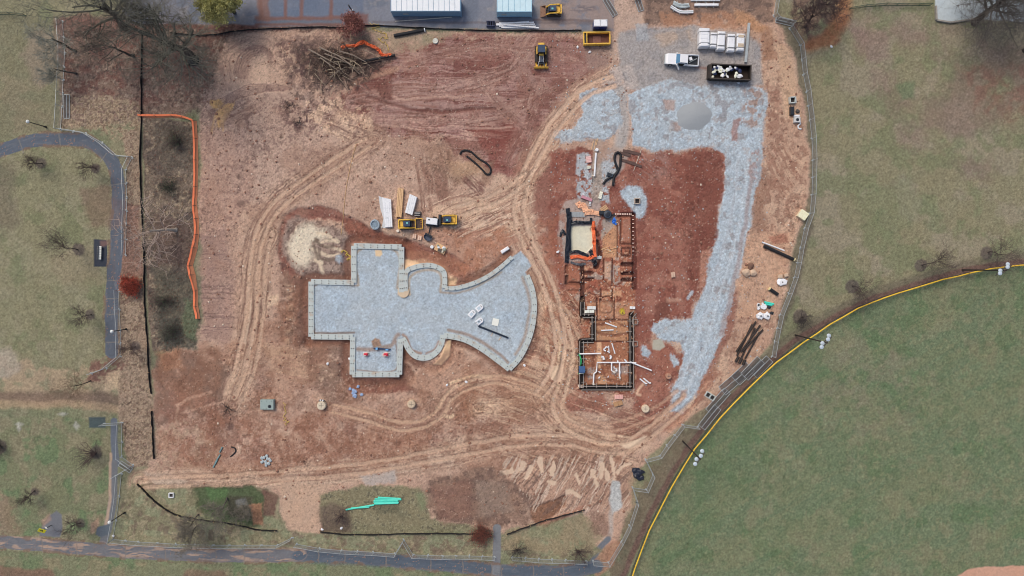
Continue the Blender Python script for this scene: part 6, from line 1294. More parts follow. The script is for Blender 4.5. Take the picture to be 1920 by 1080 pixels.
MB().lathe([(0.1,0),(0.65,0.1),(0.75,0.5),(0.72,0.5),(0.5,0.15)],14,sx=1.0,sy=0.8).build('shell',mat('blue_steel',(70,80,100),0.5,var=0.2),t); MB().box(0,0.45,0.6,1.4,0.3,0.3).build('mounting',BLK,t); MB().tube([(-0.1,0.6,0.5),(-0.5,1.9,0.3)],0.12,6).build('stub_arm',BLK,t)
for i,(x,y) in enumerate([(777,443),(787,446)]):
    t = thing('cardboard_box',['left tan box lying beside the digging bucket','right tan box lying beside the digging bucket'][i],'box',G(x,y,0.3),-0.15); MB().box(0,0,0.2,0.62,0.8,0.4).build('carton',mat('pink_box',(222,190,172),0.8),t); MB().box(0,0,0.41,0.08,0.8,0.02).build('tape',mat('tape',(196,150,130)),t)
t = thing('materials_pallet','cluttered pallet of white blocks and pipe near the arched footing','pallet',G(826,466,0.3),-0.5)
MB().box(0,0,0.08,2.0,1.4,0.14).build('base',WOOD,t)
rr = random.Random(3)
for k in range(11): MB().box(rr.uniform(-.8,.8),rr.uniform(-.5,.5),0.3+rr.uniform(0,.15),rr.uniform(.2,.55),rr.uniform(.2,.4),rr.uniform(.2,.35),rz=rr.uniform(0,3)).build('block',[WHITE,mat('beige_block',(210,200,184)),DSTEEL,mat('green_grey',(150,158,150))][k%4],t)
tag(MB().lathe([(0.3,0),(0.3,0.4),(0.26,0.42)],12).build('bucket',WHITE,None,G(810,463,0.2)),'white bucket left of the cluttered pallet','bucket'); tag(MB().lathe([(0.22,0),(0.25,0.35),(0.2,0.37)],12).build('bucket',mat('pinkish_white',(232,216,206)),None,G(746,433,0.2)),'small white bucket below the yellow loader hood','bucket')
t = thing('lined_tub','round grey tub wrapped in plastic left of the white load','tub',G(703,421,0.5),0.2); MB().lathe([(0.7,0),(0.85,0.3),(0.8,0.7),(0.62,0.72),(0.55,0.5)],14,sx=1,sy=1.15).build('tub',mat('blue_grey_film',(150,164,178),0.35,var=0.15,scale=3,bump=.5),t); MB().lathe([(0.02,0.52),(0.52,0.55)],12).build('contents',mat('grey_contents',(120,136,152),0.4,var=0.3,scale=6),t)
t = thing('wrapped_bundle','white wrapped bundle near the flare of the footing','bundle',G(947,469,0.3),ang(940,473,954,464)); MB().box(0,0,0.25,1.6,0.55,0.4,ch=.1).build('wrap',WRAP,t); MB().box(0,0.2,0.2,1.5,0.3,0.3,ch=.08).build('roll',WRAP,t)
# basins, sheet, compactor plates and blue beam on the pad
def basin(label, px, py, rz, dark, grp):
    t = thing('plastic_basin',label,'basin',G(px,py,0.3),rz,grp)
    t.scale = (0.8,0.92,0.9)
    pl = [(-0.8,-0.5),(0.5,-0.5),(0.8,-0.3),(0.85,0),(0.8,0.3),(0.5,0.5),(-0.8,0.5)]
    MB().prism(pl,0.05,0.5,top=1.05).build('shell',mat('white_basin',(238,242,246),0.35,var=0.03),t)
    MB().box(-0.15,0,0.51,0.75,0.55,0.04).build('well',mat('basin_well',(190,204,220) if not dark else (120,140,165),0.3),t); MB().box(0.5,0,0.52,0.12,0.4,0.05).build('slot',BLK,t)
    if dark:
        for k in (-.25,.2): MB().box(-0.7,k,0.54,0.12,0.14,0.06).build('lug',BLK,t)
        MB().box(-0.15,0,0.56,0.3,0.2,0.06,rz=.6).build('dark_patch',BLK,t)
basin('upper right white plastic basin on the gravel pad',899,577,ang(894,582,906,572),False,'white plastic basins'); basin('left white plastic basin on the gravel pad',885,588,ang(879,594,890,582),False,'white plastic basins'); basin('white plastic basin with dark marks touching the slim black pipe',899,602,ang(893,606,906,596),True,'white plastic basins')
t = thing('board_sheet','cream square board lying flat on the gravel pad','board',G(929,604,0.1),-0.2); MB().box(0,0,0.08,1.15,1.25,0.08).build('panel',mat('cream_board',(240,232,226),0.7,var=.02),t); MB().box(0,0,0.03,1.0,0.1,0.06).build('batten',WOOD,t)
for i,(x,y,s_) in enumerate([(686,665,0.9),(723.5,665.5,1.05)]):
    t = thing('wacker_plate',['smaller red compactor plate in the southern arm of the pad','larger red compactor plate in the southern arm of the pad'][i],'compactor',G(x,y,0.4),0.05)
    MB().lathe([(0.55*s_,0),(0.6*s_,0.15),(0.5*s_,0.2)],14,sx=1.1,sy=0.75).build('plate',mat('pale_plate',(206,190,184),0.6),t); MB().box(0,0.05,0.45,0.7*s_,0.45*s_,0.5,ch=.1).build('motor',mat('red_motor',(206,48,72),0.45,var=.12),t); MB().tube([(0.2,0.1,0.6),(0.75,0.3,0.9)],0.05,5).build('handle',BLK,t); MB().box(-0.1,-0.1,0.72,0.3,0.12,0.08).build('tank',mat('white_tank',(230,220,220)),t)
t = thing('steel_girder','blue steel girder with a raised post lying across the southern arm','girder',G(713,654,0.3),-0.06); MB().box(0.3,0,0.2,3.0,0.22,0.3).build('flange',mat('dark_blue_steel',(44,62,96),0.5,var=.2),t); MB().box(-0.6,0,0.4,0.35,0.4,0.5).build('post',mat('light_blue_steel',(120,176,226),0.4),t); MB().box(1.2,-0.1,0.3,0.5,0.25,0.2).build('bracket',mat('light_blue_steel',(120,176,226)),t)
# ------- chambers and manholes
t = thing('concrete_vault','square grey concrete vault with a round dark opening in the south-west','vault',G(500,759,0.8)); VM = mat('vault_grey',(150,164,164),0.85,var=.06)
MB().box(0,0,0.4,2.35,1.75,0.85,ch=.04).build('shell',VM,t); MB().lathe([(0.3,0.83),(0.3,0.85)],16,c=(0.5,-0.3,0)).build('opening',BLK,t)
for x,y in ((-0.9,.65),(0,.65),(.85,.65),(-.1,-.7)): MB().lathe([(0.06,0.83),(0.06,0.87)],8,c=(x,y,0)).build('lifting_eye',DSTEEL,t)
for i,(x,y,r,lb) in enumerate([(602,761,0.78,'concrete manhole riser with white clutter on its rim in the south-west'),(771,758,0.72,'plain concrete manhole riser south of the arched footing'),(1211,767,0.68,'weathered manhole riser south-east of the building'),(1254,706,0.5,'broken stone-topped riser east of the building')]):
    t = thing('manhole_riser',lb,'manhole',G(x,y,0.8)); MM = mat('manhole_%d'%i,[(206,192,174),(200,180,158),(210,192,172),(176,136,118)][i],0.9,var=.1)
    MB().lathe([(r,0),(r,0.7),(r*0.96,0.75)],20).build('ring',MM,t); MB().lathe([(r*0.86,0.74),(r*0.84,0.82)],20).build('cover',MM,t); MB().box(0.05,0,0.83,r*1.1,0.06,0.03).build('cover_joint',DSTEEL,t); MB().box(0,0.1,0.83,0.06,r*1.0,0.03).build('cover_joint',DSTEEL,t)
    if i == 0:
        for k in range(5): MB().box(-0.4+k*.2,r+0.1+jit(.1),0.5,0.22,0.25,0.3,rz=jit(1)).build('loose_block',WHITE if k%2 else DSTEEL,t)
def frame_box(name,label,px,py,sz,rz,m,h=0.5,n=1,cat='inlet frame'):
    t = thing(name,label,cat,G(px,py,h),rz)
    for k in range(n):
        cx_ = (k-(n-1)/2)*sz*0.93
        for (x,y,w,d) in ((-.5,0,.16,1),(.5,0,.16,1),(0,-.5,.84,.16),(0,.5,.84,.16)): MB().box(cx_+x*sz*.9,y*sz*.9,h/2,w*sz,d*sz,h+0.002*k).build('side',m,t)
        MB().box(cx_,0,0.05,sz*.8,sz*.8,0.06).build('floor',mat('dark_hole',(56,52,54),.9),t)
frame_box('inlet_frame','small white square inlet frame on the south-west grass',320.5,929,0.85,0,WHITE,.3); frame_box('inlet_frame','rusty square inlet frame in the bluish gravel patch north of the building',1195,377,1.0,0,mat('frame_tan',(176,160,150)),.5)
frame_box('inlet_frame','pale twin-cell concrete frame by the yellow fence',1332,743,0.95,-0.55,CONC,.4,2); frame_box('inlet_frame','white square concrete box on the sand by the eastern fence',1487,187,1.1,0.05,CONC,.6)
t = thing('crate_stack','black-lidded crate with a bundle of cables on the eastern sand','crate',G(1485,208,.4)); MB().box(0,0,.35,.65,1.5,.7,ch=.06).build('crate',BLK,t); 
for k in range(4): MB().lathe([(0.35-.05*k,.1+.08*k),(0.4-.05*k,.14+.08*k),(0.35-.05*k,.18+.08*k)],10,c=(1.1,0,0)).build('cable_coil',DSTEEL,t)
t = thing('catch_basin','grey catch basin box with a round opening beside the crate','catch basin',G(1494,225,.4)); MB().box(0,0,.35,1.1,.9,.7,ch=.05).build('box',mat('light_grey',(196,196,200)),t); MB().lathe([(0.28,.7),(0.28,.72)],12).build('opening',BLK,t); MB().box(0,.75,.3,1.0,.35,.4,ch=.04).build('lid',WHITE,t)
t = thing('crate_box','cream square lidded box against the eastern fence','box',G(1505,403,.5),-0.6); MB().box(0,0,.4,1.5,1.4,.7,ch=.05).build('box',mat('cream_box',(232,214,186),.7),t); MB().box(0,0,.78,1.56,1.46,.08).build('lid',mat('cream_box2',(240,224,196),.7),t)
# ------- eastern clutter
for i,(x,y) in enumerate([(1425,592),(1438,592)]):
    a,f = blob(0.68,1,1,.6,20+i,2); t = thing('bulk_bag',['left of two round white bulk bags above the black pipes','right of two round white bulk bags above the black pipes'][i],'bag',G(x,y,.4),0,'white bulk bags'); MB().add(a,f).build('bag',WRAP,t,Vector((0,0,.4))); MB().lathe([(0.1,.75),(0.14,.85),(0.06,.9)],8).build('neck',DSTEEL,t)
a,f = blob(0.8,1.1,.85,.35,31,2); t = thing('bulk_bag','flattened white bag beside the pinkish boxes at the eastern fence','bag',G(1466,529,.3)); MB().add(a,f).build('bag',WHITE,t,Vector((0,0,.3))); MB().lathe([(0.1,.55),(0.12,.62)],8).build('neck',DSTEEL,t)
for i,(x,y,s_) in enumerate([(1462,518,.5),(1473,516,.45)]): tag(MB().box(0,0,.25,s_*1.6,s_*1.3,.5,ch=.06).build('stone_block',ROCK,None,G(x,y,.2),.3*i),['left pinkish stone block above the flattened white bag','right pinkish stone block above the flattened white bag'][i],'stone block')
t = thing('fitting_pile','heap of white moulded plastic fittings with a ring above the bulk bags','fittings',G(1431,575,.3)); 
MB().lathe([(0.25,.1),(0.5,.1),(0.5,.4),(0.25,.4)],12,c=(0.1,0,0)).build('ring',WHITE,t)
for k in range(6): MB().box(rr.uniform(-.9,.7),rr.uniform(-.5,.5),.2,rr.uniform(.3,.7),rr.uniform(.25,.5),.35,rz=rr.uniform(0,3)).build('moulding',WHITE,t)
for i,(a,b) in enumerate([((1432,566),(1450,570)),((1433,570),(1447,572))]): pipe(['upper teal pipe offcut above the white fittings','lower teal pipe offcut above the white fittings'][i],a,b,0.17,TEAL,name='pipe_offcut',n=8)
for i,(x,y,r) in enumerate([(1399,511,.75),(1412,511,.6),(1407,499,.55)]):
    a,f = blob(r,1,1,.7,50+i,2); o = MB().add(a,f).build('boulder',ROCK if i<2 else mat('brown_rock',(120,92,80),.9,bump=.5),None,G(x,y,.3,.3),i); tag(o,['left pale boulder on the eastern sand','right pale boulder on the eastern sand','brown boulder behind the two pale ones on the eastern sand'][i],'boulder')
for i,(x,y,m) in enumerate([(1442,576,BLK),(1447,587,BLK)]):
    a,f = blob(.35,1.2,.9,.6,70+i,1); tag(MB().add(a,f).build('rubber_sleeve',m,None,G(x,y,.2,.2)),['black rubber sleeve beside the white fittings','black rubber sleeve beside the right bulk bag'][i],'sleeve')
# ------- pump pit
t = thing('pond_berm','black plastic sheeting edging the pale pond on its left and lower sides','plastic sheeting')
def sheetroll(name,pts,w,m,h,parent,n=4,wob=.12):
    pts = smooth(pts,5); mb = MB(); W=[]
    for q in range(n):
        off = (q-(n-1)/2)*w/n
        P3=[]
        for i,(x,y) in enumerate(pts):
            a=pts[max(i-1,0)]; b=pts[min(i+1,len(pts)-1)]; dx,dy=b[0]-a[0],b[1]-a[1]; L=math.hypot(dx,dy) or 1
            X_,Y_=x-dy/L*off+jit(.5),y+dx/L*off+jit(.5); P3.append(((X_-CX)*S,(CY-Y_)*S,height_at(x,y)+h*(.4+.6*random.random())))
        mb.tube(P3,w*S/n*0.75,6)
    return mb.build(name,m,parent)
BP = mat('black_sheeting',(38,42,52),0.35,var=.25,scale=2)
sheetroll('left_roll',[(1064,391),(1066,410),(1065,440),(1063,470),(1062,492)],7,BP,.45,t); sheetroll('left_inner_roll',[(1069,398),(1068,430),(1068,470)],4,BP,.5,t,3); sheetroll('lower_roll',[(1068,474),(1080,471),(1092,475),(1103,480)],5,BP,.35,t); sheetroll('corner_wad',[(1105,470),(1110,475),(1108,480)],6,BP,.4,t); sheetroll('tail',[(1059,440),(1055,432),(1050,443)],3.5,BP,.3,t,2); sheetroll('lower_wad',[(1110,488),(1117,492),(1114,497)],6,BP,.4,t); sheetroll('lower_left_wad',[(1070,491),(1085,496),(1098,494)],4,mat('grey_sheeting',(96,96,104),.4,var=.2),.3,t)
t = thing('silt_sock','black filter sock laid across the top of the pale pond','filter sock'); sheetroll('sock',[(1071,418),(1085,417),(1098,418),(1109,416)],5.5,BP,.5,t,3); sheetroll('stake_end',[(1108,409),(1108,416)],4,BP,.4,t,2); sheetroll('stake_end',[(1071,413),(1071,423)],3,BP,.4,t,2)
OR2 = mat('orange_sheet',(240,112,70),.6,var=.15,scale=2); PEACH = mat('peach_sheet',(244,176,146),.7,var=.08,scale=1.5)
t = thing('orange_netting','bright orange netting bunched along the right and lower edges of the pond','safety netting'); sheetroll('right_roll',[(1112,415),(1113,435),(1114,460),(1115,482)],6,OR2,.5,t,4); sheetroll('lower_roll',[(1069,483),(1085,481),(1100,485),(1113,481)],6,OR2,.4,t,4); sheetroll('pale_fold',[(1110,424),(1111,440)],3,PEACH,.4,t,2)
t = thing('peach_tarp','crumpled peach coloured tarpaulin above the pump pit','tarpaulin'); sheetroll('upper_fold',[(1083,380),(1087,386),(1095,386),(1098,398)],10,PEACH,.35,t,5); sheetroll('lower_fold',[(1096,400),(1108,399),(1124,401)],8,PEACH,.3,t,4); sheetroll('fold_edge',[(1100,394),(1112,396)],5,PEACH,.4,t,3)
t = thing('steel_plate','grey steel road plate beside the peach tarpaulin','plate',G(1084,402,.1),0.01)
for k in range(5): MB().box(-1.0+.5*k,0,.12,.48,.9,.08).build('plank',mat('plate_grey',(150,154,160),.5),t)
t = thing('round_pump','round black pump tank joined to the suction hoses','pump',G(1139,402,.6)); MB().lathe([(0.75,0),(0.8,.5),(0.7,.9),(0.3,1.0)],18).build('tank',mat('pump_black',(44,48,58),.35),t); MB().lathe([(0.62,.92),(0.58,.95)],16).build('lid',mat('pump_lid',(66,78,96),.3),t); MB().box(-1.0,.3,.4,.9,.7,.6,ch=.1).build('motor',BLK,t); MB().tube([(.6,-.3,.5),(1.5,.2,.3)],.12,6).build('outlet',BLK,t)
t = thing('wooden_pallet','small tan slatted pallet leaning on the black pump','pallet',G(1133,391,.5),.6)
for k in range(6): MB().box(-.55+.22*k,0,.35,.14,.9,.06).build('slat',WOOD,t)
for k in (-.35,.35): MB().box(0,k,.28,1.3,.1,.1).build('stringer',mat('dark_wood',(110,80,64),.8),t)
t = thing('blue_tarp','crumpled bright blue plastic heap on the building platform','plastic heap',G(1154,415,.3))
for k in range(12):
    a,f = blob(.28,rr.uniform(.8,1.6),rr.uniform(.5,.9),.5,90+k,1); MB().add(a,f).build('fold',mat('bright_blue',(44,112,214),.5,var=.25,scale=4),t,Vector((rr.uniform(-.45,.45),rr.uniform(-.5,.5),rr.uniform(.1,.3))),rr.uniform(0,3))
for i,(x,y,w,l,rz,c,lb) in enumerate([(1126,366,.55,1.3,-.25,(236,226,214),'cream block pack on the gravel strip north of the pump'),(1100,372,.5,2.0,-.35+math.pi/2,(196,140,156),'dusty pink sheet on the gravel north of the tarpaulin'),(1124,483,.9,.55,0,(206,214,220),'pale grey block at the lower right corner of the pond'),(1104,299,.9,1.1,.1,(230,186,184),'pink board pile on the stone strip north of the pit'),(1104,314,.7,.5,.3,(236,228,216),'white scrap sheet below the pink board pile')]):
    t = thing('material_pack',lb,'material pack',G(x,y,.2),rz)
    for k in range(4): MB().box(0,-l/2+l*(k+.5)/4,.18+.01*k,w,l/4-.03,.3).build('block',mat('pack_%d'%i,c,.8,var=.06),t)
t = thing('block_row','row of small pale blocks standing north of the tarpaulin','blocks',G(1106.5,379,.2),1.45)
for k in range(5): MB().box(-.55+.26*k,0,.15,.14,.35,.3).build('block',WHITE,t)
pipe('long white plank laid along the stone strip north of the pump pit',(1117,287),(1114,331),.2,PVC,cat='plank',name='plank',n=4); tag(MB().lathe([(.28,0),(.3,.4),(.26,.42)],12).build('bucket',WHITE,None,G(1119,281,.2)),'white bucket at the top end of the long white plank','bucket')
for i,(a,b) in enumerate([((1111,330),(1111,341)),((1118,262),(1114,280)),((1113,264),(1108,282)),((1121,259),(1118,272))]): pipe(['dark plank below the long white plank','first tan stake leaning at the gravel edge','second tan stake leaning at the gravel edge','third tan stake leaning at the gravel edge'][i],a,b,.07,WOOD if i else DSTEEL,cat='timber',name='timber_stake',n=4)
t = thing('cover_box','dark tipped hatch box beside the looped hose','box',G(1144,328,.4),-.35); MB().box(0,0,.3,1.2,.8,.5,top=(.8,.7)).build('box',mat('slate',(66,78,92),.4),t); MB().box(-.1,0,.56,.8,.45,.06,rz=.2).build('flap',BLK,t)
for i,(x,y,l) in enumerate([(1180,285,2.3),(1188,286,2.6),(1172,289,2.0),(1177,303,2.8),(1190,308,2.6)]):
    o = MB().box(0,0,.1,l,.45,.16).build('sleeper',mat('dark_sleeper',(92,72,68),.85,var=.15),None,G(x,y,.1),-.3+jit(.05)); tag(o,['uppermost','second','short left','lower left','lowest right'][i]+' dark timber sleeper by the looped hose','timber','dark sleepers by the looped hose')
pipe('thin pale pole lying across the dark sleepers',(1203,279),(1188,320),.06,mat('pale_pole',(196,186,176)),cat='pole',name='pole',n=5)
for i in range(20):
    x,y = (1153+i*3.4,401.5) if i<10 else (1187.5,404+(i-10)*7.4); o = MB().box(0,0,.2,.16 if i<10 else .32,.32 if i<10 else .14,.18).build('block_support',mat('pinkish_block',(232,196,186),.8),None,G(x,y,0,.15)); tag(o,'small pale block in the line along the red trench by the pump' if i<10 else 'small pale block in the line down the right trench of the building','block','blocks along the trench' if i<10 else 'blocks down the right trench')
for i,(x,y,w,l,n,lb) in enumerate([(1109,577,1.5,.55,5,'upper white block stack at the left formwork corner'),(1105,584,1.7,.5,4,'lower white block stack at the left formwork corner'),(1186,577,.95,.45,2,'white block pack at the right formwork corner'),(1088,725,1.45,.5,4,'pinkish block stack at the lower left formwork corner'),(1160,744,1.45,.75,5,'pale pink brick pack below the formwork'),(1262,515,.7,.9,2,'tan block lying on the red platform'),(1159,757,1.6,.7,2,'ochre timber slab below the formwork')]):
    t = thing('block_stack',lb,'blocks',G(x,y,.3),[0,0,0,-.2,0,.1,.3][i])
    for k in range(n): MB().box(-w/2+w*(k+.5)/n,jit(.03),.25,w/n-.04,l,.4).build('block',mat('blk_%d'%i,[(244,240,232),(240,230,222),(242,240,236),(230,206,194),(232,178,172),(206,176,158),(178,138,104)][i],.8,var=.05),t)
t = thing('cord_tangle','tangle of bright yellow cord in the building excavation','cord'); mb=MB(); q=[]
for k in range(40): q.append(((1166+rr.uniform(-5,5)-CX)*S,(CY-583-rr.uniform(-6,7))*S,.15+rr.uniform(0,.2)))
mb.tube(q,.03,4).build('strand',mat('yellow_cord',(222,206,70),.6),t)
for i,(q,lb) in enumerate([([(696,45),(712,48),(700,55),(716,60),(726,70),(712,74),(722,82),(730,95)],'yellow vine-like cable tangle behind the orange fence heap'),([(534,756),(536,770),(534,785),(540,792),(533,796)],'thin yellow tape lying right of the grey vault'),([(640,470),(648,475),(655,482),(652,488)],'yellow strap by the corner of the footing')]):
    W=[Vector(((x-CX)*S,(CY-y)*S,height_at(x,y)+.12)) for x,y in smooth(q,6)]; W=[w+Vector((jit(.3),jit(.3),0)) for w in W]; o=thing('yellow_cable',lb,'cable'); MB().tube(W,.05 if i<2 else .1,4).build('strand',mat('yellow_cable',(206,180,96),.6),o)
for i,(a,b) in enumerate([((1126,469),(1140,463)),((1128,465),(1152,474)),((1140,468),(1156,464)),((1136,474),(1150,470))]): pipe(['left','long','right','lower'][i]+' pale lath lying on the tan pad beside the pond',a,b,.07,WOOD,cat='lath',name='lath',n=4,group='laths on the tan pad')
a,f=blob(.9,1,1.1,.5,140,2); t=thing('black_sheeting_heap','crumpled black plastic heap inside the south-east fence zigzag','plastic heap',G(1196,888,.4))
for k in range(9):
    a,f = blob(.5,rr.uniform(.8,1.5),rr.uniform(.6,1),.6,150+k,2); MB().add(a,f).build('fold',mat('black_film',(40,44,58),.3,var=.3,scale=4),t,Vector((rr.uniform(-.6,.8),rr.uniform(-.9,.9),rr.uniform(.1,.4))),rr.uniform(0,3))
# crumpled orange fence and dark pipe by the brush pile
t=thing('orange_fence_heap','crumpled orange safety fence dumped over the brush pile','safety fence'); sheetroll('net_roll',[(642,91),(652,88),(668,87),(682,82),(695,87),(708,93),(716,103),(724,106),(735,104)],5,OR2,.8,t,3); sheetroll('net_fold',[(668,88),(682,79),(692,86)],4,OR2,.8,t,2); sheetroll('net_fold',[(712,95),(718,105),(730,105)],5,OR2,.7,t,3)
pipe('black pipe lying against the brush pile below the orange fence',(680,117),(742,105),.22,HOSE,name='culvert_pipe',dz=.3)
t=thing('brush_pile','heap of cut logs and branches in the north of the site','brush pile',G(640,118,0))
for k,(a,b,r) in enumerate([((581,95),(640,126),.15),((602,92),(664,117),.15),((612,104),(655,122),.12),((634,106),(676,141),.11),((604,112),(640,138),.12),((640,100),(690,120),.12),((622,150),(650,128),.08)]):
    p=P(*a)-P(640,118); q=P(*b)-P(640,118); MB().tube([(p.x,p.y,.8+.1*k),((p.x+q.x)/2+jit(.2),(p.y+q.y)/2+jit(.2),1.0+.1*k),(q.x,q.y,.7)],r,7,r2=r*.6).build('log',mat('log_grey',(136,122,112),.9,var=.2),t)
for k in range(130):
    a=rr.gauss(-.5,.9); x,y=rr.gauss(-.3,2.6),rr.gauss(-.6,1.5); l=rr.uniform(1,3.6); MB().tube([(x,y,rr.uniform(.2,1)),(x+l*.5*math.cos(a)+jit(.3),y+l*.5*math.sin(a)+jit(.3),rr.uniform(.5,1.4)),(x+l*math.cos(a),y+l*math.sin(a),rr.uniform(.2,1.1))],rr.uniform(.04,.10),4,r2=.02).build('branch',[mat('black_branch',(58,50,48),.9),BARKB,mat('light_branch',(164,148,130),.9)][k%3],t)
tw=MB()
for k in range(1100):
    a=rr.uniform(0,6.28); x,y=rr.gauss(-1,4.2),rr.gauss(.3,2.0); l=rr.uniform(.4,1.4); z=rr.uniform(0.05,.7); tw.tube([(x,y,z),(x+l*math.cos(a),y+l*math.sin(a),z+rr.uniform(-.1,.4))],.022,3,cap=False)
o=tw.build('twigs',BARKB,t); o['kind']='stuff'
# tyre, lamp, signs, bench
o=thing('tyre','white-rimmed tyre lying on the grass by the car park','tyre',G(816.5,77,.1)); MB().lathe([(0.28,.02),(.45,0),(.52,.14),(.45,.28),(.28,.26)],18).build('tread',mat('pale_tyre',(206,204,198),.8),o); MB().lathe([(0.27,.05),(.27,.2)],14).build('hole',mat('dark_soil',(90,84,76)),o)
t=thing('sign_post','black tilted sign post with a white foot at the car park','post',G(660,20,0)); p=P(660,20); q=P(652,0,2.5); MB().tube([(0,0,0),(0,0,2.6)],.12,8).build('pole',BLK,t); MB().lathe([(.2,0),(.2,.3)],10).build('collar',WHITE,t)
def lamp(label, px, py, hx, hy, h):
    t=thing('street_lamp',label,'lamp post',G(px,py,0)); MB().tube([(0,0,0),(0,0,h)],.09,8,r2=.06).build('pole',mat('lamp_black',(40,38,40),.5),t); MB().lathe([(.18,0),(.16,.4)],10).build('base',mat('lamp_black',(40,38,40)),t); MB().lathe([(.1,h),(.28,h+.12),(.30,h+.28),(.16,h+.42),(.04,h+.46)],14).build('lamp_head',mat('lamp_white',(214,218,222),.3),t); MB().lathe([(.14,h-.1),(.2,h)],10).build('fitter',mat('lamp_black',(40,38,40)),t)
lamp('park lamp post on the north-west lawn',86,238,50,224,4.4); lamp('park lamp post beside the west path fence',237,617,208,621,4.2); lamp('park lamp post beside the south-west footpath',234,961,205,980,4.4)
def floodlight(label,px,py,h,rz):
    t=thing('floodlight_mast',label,'floodlight',G(px,py,0)); MB().tube([(0,0,0),(0,0,h)],.14,8,r2=.09).build('mast',mat('mast_brown',(50,44,44),.6),t)
    for k in (0,.9): MB().box(0,0,h-.3-k,2.6,.12,.14,rz=rz).build('crossarm',DSTEEL,t)
    for k in range(4):
        u=(-1.15,-.45,.45,1.15)[k]; x,y=u*math.cos(rz),u*math.sin(rz); l=MB().lathe([(.1,0),(.34,.08),(.32,.18),(.12,.26)],12,c=(x+.2*math.sin(-rz),y+.35*math.cos(rz),h-.25-(k%2)*.7)).build('lamp',mat('flood_white',(188,200,216),.25,var=.05),t)
    return t
floodlight('floodlight mast nearest the right edge on the yellow fence',1804,506,11,math.radians(40)); floodlight('middle floodlight mast beside the dark shrub at the yellow fence',1491,628,12.5,math.radians(50)); floodlight('southern floodlight mast above the ball field corner',1280,827,11.5,math.radians(55))
t=thing('park_bench','white slatted bench on a dark rubber mat beside the west path','bench',G(188,474,.4),math.pi/2-.03); 
for k in range(8): MB().box(-1.05+.3*k,0,.45,.27,.42,.06).build('seat_slat',mat('bench_white',(232,230,226),.6,var=.04),t)
for k in (-.9,.9): MB().box(k,0,.2,.1,.5,.42).build('leg',DSTEEL,t)
for k in range(8): MB().box(-1.05+.3*k,.28,.7,.27,.05,.35).build('back_slat',mat('bench_grey',(120,120,124),.6),t)
t=thing('warning_sign','yellow diamond warning sign with dark symbol on a post on the south-west asphalt patch','sign',G(97,984.5,0)); MB().tube([(0,0,0),(0,0,2.3)],.06,8).build('post',mat('lamp_black',(40,38,40)),t)
pl=MB().box(0,0,0,1.15,1.15,.04).build('sign_face',mat('sign_yellow',(226,210,40),.5,var=.03),t); pl.location=(-.25,-.15,2.2); pl.rotation_euler=(math.radians(28),math.radians(-28),math.radians(45))
MB().box(0,0,.03,1.2,1.2,.01).build('border',mat('sign_edge',(240,232,120),.5),pl).location=(0,0,-.035)
sb_=MB(); sb_.box(.05,.1,.03,.14,.42,.02,rz=.5).box(-.08,-.05,.03,.12,.36,.02,rz=-.4).box(.2,-.05,.03,.3,.1,.02,rz=.3).lathe([(.09,.02),(.09,.04)],10,c=(.12,.34,0)); sb_.build('symbol',BLK,pl)
MB().box(.35,.3,2.0,.5,.4,.04,tilt=(.4,-.3)).build('small_plate',WHITE,t)
# scattered small litter that can be told apart
for i,(x,y,lb) in enumerate([(212,1005,'white paper cup at the foot of the south-west fence'),(640,990,'white round cap on the southern grass'),(604,993,'white stone at the end of the southern silt fence'),(874,716,'white tile on the circling wheel marks'),(838,722,'small white scrap left of the tile on the wheel marks'),(614,682,'white plastic cap on the spoil west of the pad'),(655,673,'white scrap beside the southern arm of the footing'),(1559,87,'white scrap on the eastern lawn'),(1046,472,'white scrap heap left of the pond'),(983,685,'white stone beside the flare of the footing'),(1083,88,'white stone right of the bulldozer'),(1106,97,'white stone below the yellow skip'),(1384,155,'white offcut below the black dumpster')]):
    a,f=blob(.28,1.2,.8,.5,200+i,1); tag(MB().add(a,f).build('litter_piece',WHITE,None,G(x,y,.1,.1),jit(3)),lb,'litter')
for i,(a,b) in enumerate([((404,867),(413,852)),((400,876),(408,862)),((412,848),(417,838))]): pipe(['middle','lower','upper'][i]+' teal-grey lattice rail lying in the south-west',a,b,.14,mat('slate_teal',(110,140,146),.5),cat='rail',name='rail_section',n=4,group='rails in the south-west')
a,f=blob(.9,1.2,.9,.5,301,2)
for i,(x,y,c) in enumerate([(497,862,(172,182,190)),(664,735,(150,170,206)),(1210,660,None)]):
    if c is None: continue
    t=thing('stone_heap',['small heap of grey stone in the south-west','small heap of blue-grey stone below the southern arm'][i],'stone heap',G(x,y,.2))
    for k in range(14): a,f=blob(.3,1,1,.6,310+k+20*i,1); MB().add(a,f).build('stone',mat('heap_%d'%i,c,.9,var=.1),t,Vector((rr.gauss(0,.5),rr.gauss(0,.45),.15)))
# grey stone-dust mound in the yard
t=thing('stone_dust_pile','smooth grey stone dust mound on the gravel yard','pile',G(1301,218,.0)); n=40; mb=MB(); v=[(0,0,0.5)]; f=[]; rings=12
for j in range(1,rings+1):
    for k in range(n):
        a=2*math.pi*k/n; u=j/rings; rad=3.3*u*(1+.06*math.sin(2*a+.6)+.035*math.sin(5*a+1)+.02*math.sin(9*a)); v.append((rad*math.cos(a),rad*math.sin(a)*.86,0.5*(1-u*u)**1.2+jit(.015)-.06*u))
f=[(0,1+k,1+(k+1)%n) for k in range(n)]
for j in range(rings-1):
    for k in range(n): f.append((1+j*n+k,1+(j+1)*n+k,1+(j+1)*n+(k+1)%n,1+j*n+(k+1)%n))
mb.add(v,f).build('mound',mat('stone_dust',(154,158,165),.95,var=.05,scale=6,bump=.3),t,smooth_=True)
